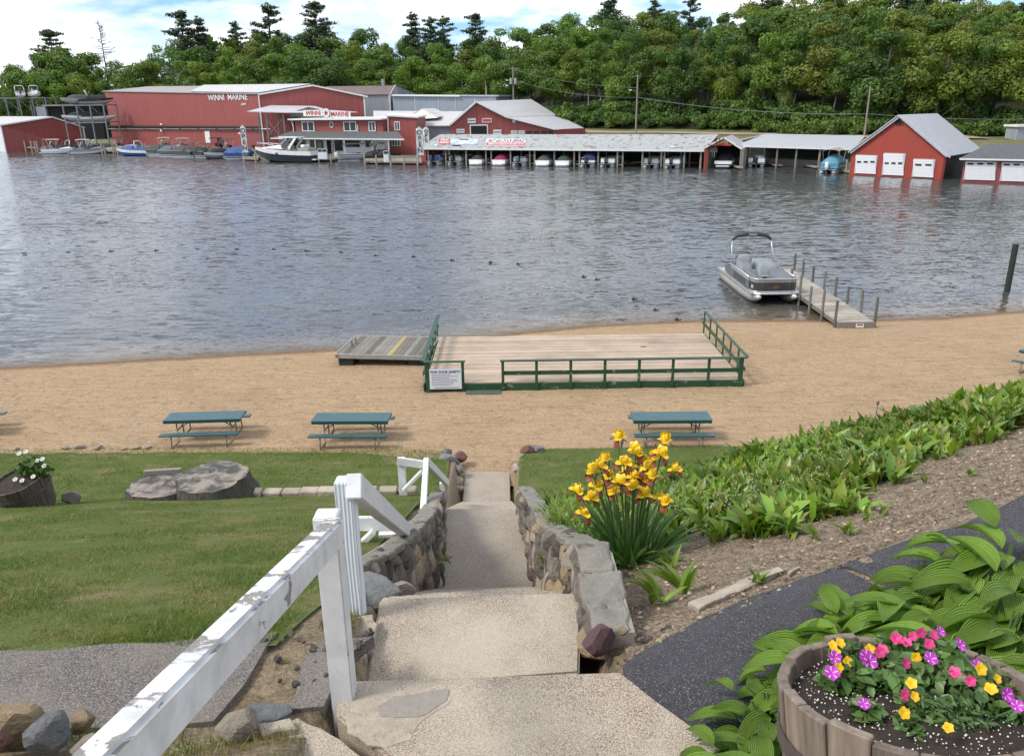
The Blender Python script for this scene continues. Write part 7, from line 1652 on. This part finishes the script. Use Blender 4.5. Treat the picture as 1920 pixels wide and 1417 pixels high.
for px, py, z, s, lb in HP:
    q = zp(px, py, z); t = thing('hosta', lb, 'plant', (q.x, q.y, z_land(q.x, q.y)), 0, 'hosta clumps'); n_ = 56
    for k in range(n_):
        a = -math.pi / 2 + tr.gauss(0, 1.25); rise = tr.uniform(.04, .27) * s * (1 - .35 * (k / n_)); rad = tr.uniform(.02, .26) * s; sc = s * tr.uniform(.7, 1.08)
        link('leaf', tr.choice(HL), t, (math.cos(a) * rad, math.sin(a) * rad, rise), rot=(tr.uniform(.15, .6) - .55 * (k / n_), tr.uniform(-.3, .3), a - math.pi / 2 + tr.uniform(-.3, .3)), scale=sc)
    for k in range(6):
        a = tr.uniform(0, 6.28); MB().tube([(0, 0, -.05), (math.cos(a) * .06, math.sin(a) * .06, .12 * s), (math.cos(a) * .12 * s, math.sin(a) * .12 * s, .2 * s)], .006, 4).build('stalk', 'stem_green', t)
# ground cover: broad upright leaves in a dense drift
def leaf_drift(name, label, pts, seed, Lr=(.16, .27), per=4, wr=.32, mat_='cover_leaf', lean=.45):
    r_ = np.random.default_rng(seed); n = len(pts) * per; B = np.repeat(pts, per, 0) + np.concatenate([r_.normal(0, .035, (n, 2)), np.zeros((n, 1))], 1)
    a = r_.uniform(0, 6.283, n); L = r_.uniform(*Lr, n) * (1 + .16 * fast_noise(B[:, 0], B[:, 1], 5, 3)) * np.exp(r_.normal(0, .12, n)); ln = np.abs(r_.normal(lean, .25, n)); W = L * wr * r_.uniform(.75, 1.25, n)
    ts = np.array([0, .3, .65, 1.]); ws = np.array([.25, .9, .85, .03]); dx, dy = np.cos(a), np.sin(a); V = []
    for t, w in zip(ts, ws):
        th_ = ln * (.35 + 1.0 * t); out = L * t * np.sin(th_); up_ = L * t * np.cos(th_); c = B + np.stack([dx * out, dy * out, up_], 1); sd = np.stack([-dy, dx, np.zeros(n)], 1) * (W * w / 2)[:, None]; lift = np.stack([-dx, -dy, np.ones(n)], 1) * (W * w * .12)[:, None]
        V += [c - sd + lift, c, c + sd + lift]
    V = np.stack(V, 1).reshape(-1, 3); F_ = []
    for i in range(3):
        for j in range(2): F_.append([i * 3 + j, i * 3 + j + 1, (i + 1) * 3 + j + 1, (i + 1) * 3 + j])
    F_ = (np.arange(n)[:, None, None] * 12 + np.array(F_)[None]).reshape(-1, 4)
    b = r_.uniform(.6, 1.35, n) * (1 + .18 * fast_noise(B[:, 0], B[:, 1], 3, 8)); T_ = np.stack([b * r_.uniform(.75, 1.3, n), b, b * r_.uniform(.7, 1.2, n)], 1); dd = r_.random(n) < .035; T_[dd] = np.array([2.0, 1.15, 2.2]) * r_.uniform(.6, 1, (dd.sum(), 1))
    return tag(bulk(name, V, F_, mat_, None, np.repeat(T_, 12, 0), True), label, 'ground cover', kind='stuff')
def zl(X, Y): return np.array([z_land(x, y) for x, y in zip(X, Y)])
r_ = np.random.default_rng(31); n = 9000
Y = r_.uniform(5.0, 11.3, n); X = r_.uniform(.5, 9.5, n)
near = np.interp(X, [.5, 1.2, 1.9, 2.6, 3.2, 3.8, 4.5, 6, 9], [7.6, 5.75, 5.3, 5.6, 6.3, 6.9, 7.2, 7.9, 9]); 
ok = (Y > near + .12 * np.sin(X * 9) + r_.normal(0, .10, n)) & (Y < 9.9 - .25 * np.clip(X - 4, 0, 4) * .3) & ~((X < 1.6) & (Y < 6.6) & (Y > 5.0) & (X > .6) & (r_.random(n) < .8)) & (X > np.interp(Y, [5, 7, 9, 11], [1.0, .85, .7, .75]))
X, Y = X[ok], Y[ok]; pts = np.stack([X, Y, zl(X, Y)], 1)
leaf_drift('lily_of_the_valley', 'dense drift of bright green lily of the valley on the bank', pts, 32, (.14, .24), 5)
n = 700; X = r_.uniform(4.8, 9, n); Y = r_.uniform(8.2, 9.6, n); pts = np.stack([X, Y, zl(X, Y)], 1)
leaf_drift('tall_ground_cover', 'taller leafy growth on the crest of the bank at right', pts, 33, (.18, .30), 4, .34)
# white bells among the leaves
n = 150; k = r_.integers(0, len(pts), n); X = r_.uniform(1.3, 4.6, n); Y = r_.uniform(5.6, 8.4, n); ok = Y > np.interp(X, [.5, 1.9, 3.2, 4.5], [6.4, 5.5, 6.5, 7.4]); X, Y = X[ok], Y[ok]; Z = zl(X, Y) + r_.uniform(.12, .24, len(X)); m_ = len(X)
s = .0065; off = np.array([[s, 0, 0], [-s, 0, 0], [0, s, 0], [0, -s, 0], [0, 0, s * 1.2], [0, 0, -s * 1.2]]); c = np.stack([X, Y, Z], 1); c = np.concatenate([c + np.stack([r_.normal(0, .012, m_), r_.normal(0, .012, m_), np.full(m_, d)], 1) for d in (0, .018, -.02, .035)]); m_ = len(c)
V = (c[:, None] + off[None]).reshape(-1, 3); F_ = np.array([[0, 2, 4], [2, 1, 4], [1, 3, 4], [3, 0, 4], [2, 0, 5], [1, 2, 5], [3, 1, 5], [0, 3, 5]]); F_ = (np.arange(m_)[:, None, None] * 6 + F_[None]).reshape(-1, 3)
tag(bulk('blossom_bells', V, F_, 'petal_white'), 'tiny cream bells of the lily of the valley', 'blossom', kind='stuff')
# low weeds left of the irises
n = 500; Y = r_.uniform(6.2, 10.5, n); X = r_.uniform(.42, 1.1, n); pts = np.stack([X, Y, zl(X, Y)], 1)
leaf_drift('weeds', 'feathery green weeds behind the irises, along the right wall', pts, 35, (.12, .30), 7, .12)
# single sprouts in the mulch
SL_ = [leaf_mesh('leaf', 'cover_leaf', L, L * .24, .5, .3, 5) for L in (.16, .21, .26)]
def tint_white(me):
    a = me.attributes.new('tint', 'FLOAT_COLOR', 'POINT'); a.data.foreach_set('color', [1.] * (4 * len(me.vertices)))
for me in SL_: tint_white(me)
SP = [(1232, 1130, 'sprout cluster nearest the steps, right of the iris clump', 9, 1.25), (1275, 1110, 'sprout cluster beside the first, toward the border stone', 8, 1.2), (1255, 1060, 'upright shoots just right of the iris leaves', 8, 1.), (1340, 1010, 'shoots below the drift, right of the irises', 8, 1.), (1395, 1000, 'bright shoots at the near edge of the drift', 9, 1.1), (1445, 985, 'broad shoots at the end of the drift', 8, 1.1), (1530, 1010, 'lone three leaved sprout in the bare mulch', 4, .8), (1590, 1000, 'lone leafy sprout in the middle of the mulch', 6, .8), (1625, 975, 'small sprout right of the middle of the mulch', 4, .6), (1655, 965, 'yellowish sprout above the path edge', 4, .6), (1420, 1095, 'spiky weed beside the long border stone', 10, .65), (1680, 905, 'sprout halfway up the mulch strip', 5, .7), (1735, 905, 'low yellow green sprout in the upper mulch', 6, .6), (1820, 890, 'sprout in the upper mulch near the frame edge', 5, .5), (1605, 935, 'shoots at the broken edge of the drift', 7, .9), (1555, 955, 'leafy shoots left of the broken edge of the drift', 7, .9)]
for px, py, lb, n_, s in SP:
    q = zp(px, py, 7.6)
    for _ in range(4): q = zp(px, py, z_land(q.x, q.y))
    t = thing('sprout', lb, 'plant', (q.x, q.y, z_land(q.x, q.y)))
    for k in range(n_): a = tr.uniform(0, 6.28); o = link('leaf', tr.choice(SL_), t, (math.cos(a) * .03 * s, math.sin(a) * .03 * s, 0), rot=(tr.uniform(.75, 1.45), tr.uniform(-.2, .2), a), scale=s * tr.uniform(.7, 1.1))
for px, y0, y1, Y, lb in ((1638, 800, 757, 8.6, 'thin dry stalk with a dark seed head above the drift'), (1830, 765, 748, 9.0, 'short dry stalk near the right frame edge')):
    a, b = yp(px, y0, Y), yp(px, y1, Y); t = thing('dry_stalk', lb, 'plant', (a.x, Y, z_land(a.x, Y))); h = b.z - t.location.z; MB().tube([(0, 0, 0), (.01, 0, h)], .005, 5).build('stalk', 'wood_weathered', t); MB().tube([(.01, 0, h - .02), (.01, 0, h + .015), (.012, 0, h + .04)], [.006, .018, .006], 6).build('seed_head', 'stone_red', t)
# mulch chips
CH = [MB().box((0, 0, 0), d).mesh('chip', 'chip') for d in ((.035, .014, .006), (.05, .016, .007), (.028, .02, .006))]
n = 3400; X = r_.uniform(.62, 5.2, n); e = r_.random(n) ** 1.3; Y0 = 3.22 + .58 * (X - .5) + .06; Y1 = np.interp(X, [.5, 1.2, 1.9, 2.6, 3.2, 3.8, 4.5, 6], [7, 6.2, 5.6, 5.8, 6.5, 7.1, 7.5, 8]); Y = Y0 + (Y1 - Y0) * e
Z = zl(X, Y); a = r_.uniform(0, 3.14, n); L = r_.uniform(.007, .024, n); w = L * r_.uniform(.25, .5, n); h = r_.uniform(-.3, .3, n)
dx, dy = np.cos(a), np.sin(a); V = np.stack([np.stack([X - dx * L, Y - dy * L, Z + .012 - h * L], 1), np.stack([X - dy * w, Y + dx * w, Z + .020], 1), np.stack([X + dx * L, Y + dy * L, Z + .012 + h * L], 1), np.stack([X + dy * w, Y - dx * w, Z + .010], 1)], 1).reshape(-1, 3)
mat('chip_tint', (.42, .355, .27), .9, (.32, .265, .20), scale=20, bstr=0, tint=True)
b = r_.uniform(.35, 1.25, n); tag(bulk('bark_chips', V, np.arange(4 * n).reshape(-1, 4), 'chip_tint', None, np.repeat(np.stack([b, b * r_.uniform(.85, 1.0, n), b * r_.uniform(.75, 1.0, n)], 1), 4, 0)), 'pale bark chips strewn over the mulch bank', 'bark chips', kind='stuff')

# yellow irises
IB = yp(1180, 1055, 5.5); IR = thing('iris_clump', 'clump of yellow bearded irises with maroon falls beside the wall', 'plant', (IB.x, 5.5, z_land(IB.x, 5.5)))
IL = [leaf_mesh('leaf', 'iris_leaf', L, .038, bd, .12, 7, 0, 0, lambda t: (1 - t ** 3.5) * (.75 + .35 * math.sin(t * 2.6))) for L, bd in ((.52, .35), (.62, .5), (.46, .25), (.56, .75))]
for k in range(110):
    a = tr.uniform(0, 6.28); rad = tr.uniform(.0, .20); tilt = clamp(abs(tr.gauss(.35, .28)), .02, 1.0)
    link('leaf', tr.choice(IL), IR, (math.cos(a) * rad * 1.3, math.sin(a) * rad * .9, -.02), rot=(math.pi / 2 - tilt * (.5 + rad * 3), tr.uniform(-.9, .9), a - math.pi / 2), scale=tr.uniform(.75, 1.1))
def petal(m, L, W, bend, cup, wave): return leaf_mesh('petal', m, L, W, bend, cup, 6, wave, 0, lambda t: math.sin(math.pi * clamp(.12 + t * .80)) ** .6)
ISt, IFa, IMr = petal('iris_yellow', .098, .090, -1.9, .30, .10), petal('iris_yellow', .06, .06, .5, .15, .05), petal('iris_maroon', .074, .052, 1.2, -.12, .06)
FL_ = [(1160, 815), (1247, 822), (1240, 845), (1193, 838), (1196, 846), (1207, 858), (1135, 858), (1228, 855), (1268, 876), (1110, 880), (1180, 870), (1215, 872), (1140, 890), (1175, 885), (1205, 892), (1190, 888), (1213, 897), (1120, 905), (1082, 915), (1108, 928), (1150, 918), (1163, 900), (1206, 922), (1237, 930), (1095, 957), (1247, 935), (1125, 868), (1170, 862), (1222, 888), (1152, 905), (1187, 908)]
for k, (px, py) in enumerate(FL_):
    Y = 5.5 + tr.uniform(-.28, .28); q = yp(px, py, Y) - IR.location; q.z -= .03
    b = MB().tube([(0, 0, -.008), (0, 0, .012)], .008, 6).build('blossom', 'stem_green', IR); b.location = q; b.rotation_euler = (tr.uniform(-.25, .25), tr.uniform(-.25, .25), tr.uniform(0, 6.28))
    for j in range(3):
        a = j * 2.094; link('standard', ISt, b, (math.cos(a) * .012, math.sin(a) * .012, .0), rot=(.75, 0, a - math.pi / 2), scale=tr.uniform(.62, .9)); a += 1.047
        link('fall', IMr, b, (math.cos(a) * .034, math.sin(a) * .034, -.006), rot=(-.1, 0, a - math.pi / 2), scale=tr.uniform(.7, .95)); link('style_arm', IFa, b, (math.cos(a) * .008, math.sin(a) * .008, .004), rot=(.35, 0, a - math.pi / 2))
    base = Vector((q.x * .35, q.y * .3, 0)); MB().tube([base, base.lerp(q, .55) + Vector((q.x * -.05, 0, .06)), q - Vector((0, 0, .0))], [.007, .006, .005], 5).build('stem', 'stem_green', IR)
    if k % 3 == 0: MB().tube([q + Vector((.02, .01, -.10)), q + Vector((.03, .01, -.04)), q + Vector((.035, .01, .0))], [.004, .012, .003], 5).build('bud', 'wood_weathered', IR)

# half barrel planters
def barrel(label, loc, r_top, r_bot, h, nst, tilt=(0, 0), rz=0., wall=.028, soil=.06, name='barrel_planter', sm='stave'):
    t = thing(name, label, 'planter', loc, rz); t.rotation_euler = (tilt[0], tilt[1], rz); rr = random.Random(nst)
    a = 0; ws = [rr.uniform(.75, 1.25) for _ in range(nst)]; tot = sum(ws)
    for k in range(nst):
        a0 = a + .006; a1 = a + 2 * math.pi * ws[k] / tot - .006; a += 2 * math.pi * ws[k] / tot; hh = h + rr.uniform(-.008, .010); dr = rr.uniform(-.004, .004); mb = MB(); secs = []
        for z in (0, h * .5, hh):
            ro = interp(z, [0, h * .5, h], [r_bot, (r_bot + r_top) / 2 + .012, r_top]) + dr; am = (a0 + a1) / 2
            secs.append([(ro * math.cos(x), ro * math.sin(x), z) for x in (a0, am, a1)] + [((ro - wall) * math.cos(x), (ro - wall) * math.sin(x), z) for x in (a1, am, a0)])
        mb.loft(secs).build('stave', sm, t, bev=.003)
    for z, hw_ in ((h * .16, .02), (h * .68, .02)):
        ro = interp(z, [0, h * .5, h], [r_bot, (r_bot + r_top) / 2 + .012, r_top]) + .007; secs = []
        for k in range(37): x = 2 * math.pi * k / 36; secs.append([(ro * math.cos(x), ro * math.sin(x), z - hw_), ((ro + .004) * math.cos(x), (ro + .004) * math.sin(x), z - hw_), ((ro + .004) * math.cos(x), (ro + .004) * math.sin(x), z + hw_), (ro * math.cos(x), ro * math.sin(x), z + hw_)])
        MB().loft(secs, False).build('hoop', 'hoop_iron', t)
    rs = r_top - wall + .004; n_ = 18
    MB().grid(lambda u, v: (rs * v * math.cos(u * 2 * math.pi), rs * v * math.sin(u * 2 * math.pi), h - soil + .012 * mnoise.noise(Vector((math.cos(u * 6.283) * v * 6, math.sin(u * 6.283) * v * 6, 0))) + .03 * (1 - v)), 40, n_).build('soil', 'potting_soil', t, smooth=True)
    return t
RB = zcp(1712, 1292, 1.92); BRt = .308; BZ = RB.z; BH = .42; TLT = .23
def zpt_(px, py, h):
    d = ray(px, py); o = Vector((0, 0, CAM_H)); nn = Vector((0, math.sin(TLT), math.cos(TLT))); p0 = RB + nn * (h - .04)
    return o + d * ((p0 - o).dot(nn) / d.dot(nn))
br = barrel('half barrel planter full of petunias at the bottom right', tuple(RB - Vector((0, math.sin(TLT), math.cos(TLT))) * BH), BRt, .25, BH, 22, (-TLT, 0), soil=.05)
rr = np.random.default_rng(5); n = 900; a = rr.uniform(0, 6.283, n); rad = .275 * rr.random(n) ** .5; lz = -.046 + .03 * (1 - rad / .3); ly = rad * np.sin(a); C = np.stack([RB.x + rad * np.cos(a), RB.y + ly * math.cos(TLT) + lz * math.sin(TLT), BZ - ly * math.sin(TLT) + lz * math.cos(TLT)], 1); s = rr.uniform(.0010, .0034, n)
off = np.array([[1, 0, 0], [-1, 0, 0], [0, 1, 0], [0, -1, 0], [0, 0, 1], [0, 0, -1]]); V = (C[:, None] + off[None] * s[:, None, None]).reshape(-1, 3); F_ = np.array([[0, 2, 4], [2, 1, 4], [1, 3, 4], [3, 0, 4], [2, 0, 5], [1, 2, 5], [3, 1, 5], [0, 3, 5]])
tag(bulk('perlite', V, (np.arange(n)[:, None, None] * 6 + F_[None]).reshape(-1, 3), 'perlite'), 'white perlite grains in the potting soil of the petunia barrel', 'perlite', kind='stuff')
def flower_mesh(name, m, r_, star=False, depth=.35):
    mb = MB(); n_ = 30; rings = (0., .22, .55, .85, 1.0); sv = []
    for i, q in enumerate(rings):
        for k in range(n_):
            a = 2 * math.pi * k / n_; lob = 1 - .20 * abs(math.cos(2.5 * a)) ** 3 * (q > .5) ; mb.v.append((r_ * q * lob * math.cos(a), r_ * q * lob * math.sin(a), r_ * (depth * q ** .6 - depth - .06 * q * math.cos(10 * a)))); sv.append((1 - abs(math.cos(2.5 * a + math.pi / 2)) * 1.5) * (q > .1) * (1.05 - .5 * abs(q - .6)))
    mb.f = [(i * n_ + k, i * n_ + (k + 1) % n_, (i + 1) * n_ + (k + 1) % n_, (i + 1) * n_ + k) for i in range(len(rings) - 1) for k in range(n_)]
    me = mb.mesh(name, m, True)
    if star: at_ = me.attributes.new('star', 'FLOAT', 'POINT'); at_.data.foreach_set('value', [clamp(x) for x in sv])
    return me
FM = {'pink': flower_mesh('flower', 'petal_pink', .0155), 'star': flower_mesh('flower', 'petal_star', .0185, True), 'yellow': flower_mesh('flower', 'petal_yellow', .0148)}
def flora(label, kind, flowers, leafpts, seed, lsize=.022, narrow=.5):
    r2 = np.random.default_rng(seed); z0 = BZ - .04; P_ = np.array([list(zpt_(px, py, h * .38)) for px, py, h, s_, n_ in leafpts]); t = thing('petunia', label, 'flower', (float(P_[:, 0].mean()), float(P_[:, 1].mean()), z0))
    C = []; 
    for (px, py, h, s_, n_), q in zip(leafpts, P_):
        d = r2.normal(0, 1, (n_, 3)); d /= np.linalg.norm(d, axis=1)[:, None]; k = r2.random(n_)[:, None] ** .4; p = np.array([q[0], q[1], q[2] - h * .1]) + d * k * np.array([s_, s_, h * .36 + .010]); C.append(p)
    C = np.concatenate(C); n_ = len(C); N_ = r2.normal(0, .6, (n_, 3)) + np.array([0, -.2, .9]); N_ /= np.linalg.norm(N_, axis=1)[:, None]; a = np.cross(N_, r2.normal(0, 1, (n_, 3))); a /= np.linalg.norm(a, axis=1)[:, None]; b = np.cross(N_, a); L = lsize * r2.uniform(.5, 1.1, n_)[:, None]; w = L * narrow
    V = np.stack([C - a * L, C - a * L * .2 - b * w + N_ * w * .2, C + a * L * .35 - b * w * .9 + N_ * w * .2, C + a * L - N_ * L * .2, C + a * L * .35 + b * w * .9 + N_ * w * .2, C - a * L * .2 + b * w + N_ * w * .2], 1).reshape(-1, 3) - np.array(t.location)
    F_ = (np.arange(n_)[:, None, None] * 6 + np.array([[0, 1, 2, 3], [0, 3, 4, 5]])[None]).reshape(-1, 4); bb = r2.uniform(.7, 1.35, n_); fo = bulk('foliage', V, F_, 'flower_leaf', t, np.repeat(np.stack([bb * r2.uniform(.85, 1.25, n_), bb, bb], 1), 6, 0), True); fo['kind'] = 'stuff'
    for k, (px, py, h) in enumerate(flowers):
        q = zpt_(px, py, h * .55 + .025) - t.location; f = link('flower', FM[kind], t, q, rot=(R(tr.uniform(25, 60)), tr.uniform(-.5, .5), tr.uniform(-.4, .4)), scale=tr.uniform(.8, 1.1))
        MB().tube([(0, 0, -.032), (0, 0, -.007)], [.002, .006], 5).build('flower_tube', 'stem_green', f); MB().tube([(q.x, q.y + .01, q.z - .02), (q.x * .85, q.y * .9 + .01, q.z * .4), (q.x * .7, q.y * .8, q.z - h - .02)], .0018, 4).build('stem', 'stem_green', t)
    return t
flora('pink petunia at the back of the barrel', 'pink', [(1712, 1192, .17), (1650, 1222, .14), (1655, 1218, .13), (1700, 1203, .15), (1743, 1207, .14), (1752, 1190, .17), (1681, 1196, .16), (1728, 1186, .17), (1700, 1243, .10), (1790, 1259, .09), (1820, 1276, .09), (1698, 1302, .06), (1655, 1215, .12)],
      [(1700, 1225, .16, .07, 200), (1760, 1230, .16, .07, 200), (1790, 1270, .12, .07, 170), (1700, 1290, .08, .05, 100), (1660, 1250, .12, .05, 120)], 1, .024, .6)
flora('purple and white striped petunia spread through the barrel', 'star', [(1632, 1240, .10), (1746, 1233, .12), (1620, 1318, .05), (1625, 1230, .10), (1560, 1260, .07), (1890, 1302, .06), (1908, 1322, .06), (1802, 1208, .14), (1765, 1183, .17), (1566, 1232, .09), (1832, 1245, .1)],
      [(1620, 1270, .10, .06, 170), (1740, 1255, .13, .07, 190), (1850, 1300, .09, .07, 170), (1880, 1315, .07, .05, 110), (1625, 1330, .05, .035, 60), (1575, 1270, .07, .045, 100)], 2, .024, .6)
flora('yellow flowers on fine leaved stems across the barrel', 'yellow', [(1576, 1204, .12), (1568, 1222, .10), (1590, 1240, .09), (1573, 1251, .08), (1632, 1216, .11), (1718, 1232, .11), (1709, 1280, .08), (1716, 1305, .07), (1696, 1336, .05), (1778, 1363, .04), (1840, 1254, .10), (1871, 1272, .08), (1858, 1290, .07), (1562, 1208, .11)],
      [(1590, 1225, .11, .055, 190), (1720, 1330, .06, .06, 190), (1775, 1335, .06, .07, 220), (1850, 1275, .09, .06, 190), (1820, 1345, .04, .05, 110), (1700, 1360, .03, .04, 70)], 3, .017, .32)
# tilted old barrel on the left lawn
LBp = zp(66, 952, 4.62); zb = z_land(LBp.x, LBp.y)
lb_ = barrel('dark tilted half barrel with white flowers on the left lawn', (LBp.x, LBp.y, zb - .05), .40, .30, .55, 16, (.12, -.20), .2, soil=.04, sm='stave_dark')
wf = thing('white_geranium', 'white flowered leafy plant in the tilted barrel', 'flower', (LBp.x + .10, LBp.y - .05, zb + .5))
r2 = np.random.default_rng(9); n_ = 160; V, F_, T_ = leafcloud([(x, y, z) for x, y, z in ((-.1, 0, .12), (.08, 0, .16), (.2, .0, .1), (.0, .1, .2))], [.15, .17, .13, .13], 70, .05, 3, .8, .8)
bulk('foliage', V, F_, 'flower_leaf', wf, T_)['kind'] = 'stuff'
WH = flower_mesh('flower', 'petal_white', .042, False, .7)
for x, y, z in ((-.12, 0, .38), (-.03, .02, .40), (.13, -.02, .27), (.22, -.03, .30), (.24, -.05, .20), (-.13, -.2, .06), (-.02, -.22, .05), (.14, -.2, .10)): 
    f = link('flower', WH, wf, (x, y, z), rot=(R(35), 0, 0), scale=.9); MB().tube([(0, 0, -.02), (0, .05, -.2)], .005, 4).build('stem', 'stem_green', f)
q = zp(138, 935, 4.7); rk_ = rock('small grey log end beside the tilted barrel', 138, 938, 4.55, .16, 'wood_weathered', 2, .3, 'log', .8)
rk_['category'] = 'log'
rock('dark stump piece left of the tilted barrel', 40, 955, 4.55, .2, 'stump_bark', 6, .3, 'log', .9)['category'] = 'log'
# the big stump
SPq = zp(405, 932, 4.25); stp = thing('tree_stump', 'broad weathered twin stump sawn low on the left lawn', 'stump', (SPq.x, SPq.y, z_land(SPq.x, SPq.y)))
def stump_part(cx, cy, rx, ry, h, flare, seed, tilt):
    secs = []; n_ = 40
    for z, k in ((-.25, flare * 1.05), (0, flare), (h * .45, 1 + (flare - 1) * .3), (h, 1.)):
        ring = []
        for j in range(n_):
            a = 2 * math.pi * j / n_; d = k * (1 + .10 * mnoise.noise(Vector((math.cos(a) * 1.6, math.sin(a) * 1.6, seed))) + .035 * math.sin(a * 11 + seed) + .02 * math.sin(a * 23)); ring.append((cx + rx * d * math.cos(a), cy + ry * d * math.sin(a), z + (tilt * math.cos(a) * .5 if z == h else 0)))
        secs.append(ring)
    b = MB().loft(secs, False).build('bark', 'stump_bark', stp, smooth=True); top = secs[-1]; mb = MB(); mb.v = [tuple(Vector((cx, cy, h)).lerp(Vector(p), q) + Vector((0, 0, .002 - .015 * mnoise.noise(Vector((p[0] * 4 * q, p[1] * 4 * q, 1)))))) for q in (.05, .35, .7, .99) for p in top]
    mb.f = [(i * n_ + j, i * n_ + (j + 1) % n_, (i + 1) * n_ + (j + 1) % n_, (i + 1) * n_ + j) for i in range(3) for j in range(n_)] + [tuple(range(n_))]; mb.build('sawn_top', 'stump_top', stp)
stump_part(-.05, .1, .55, .60, .33, 1.22, 2, .0); stump_part(-.82, -.02, .56, .48, .26, 1.16, 7, .02)
b_ = MB().box((0, 0, 0), (.60, .07, .09)).build('plank', 'wood_weathered', bev=.01, loc=(SPq.x - .98, SPq.y + .38, stp.location.z + .30), rz=.12); tag(b_, 'grey board lying across the back of the stump', 'board')
# small plants in the wall joints
for px, py, z, lb in ((1022, 1052, 5.9, 'green weed growing from the right stone wall'), (1052, 1098, 6.0, 'small weed at the foot of the right stone wall'), (838, 1052, 5.1, 'dry weed at the foot of the left stone wall')):
    q = yp(px, py, 7.3 if px > 900 else 8.3); t = thing('wall_weed', lb, 'plant', tuple(q))
    if px > 900: t.location.x -= .02
    for k in range(9): a = tr.uniform(0, 6.28); link('leaf', SL_[0], t, (0, 0, 0), rot=(tr.uniform(.2, 1.2), 0, a), scale=tr.uniform(.5, .9))
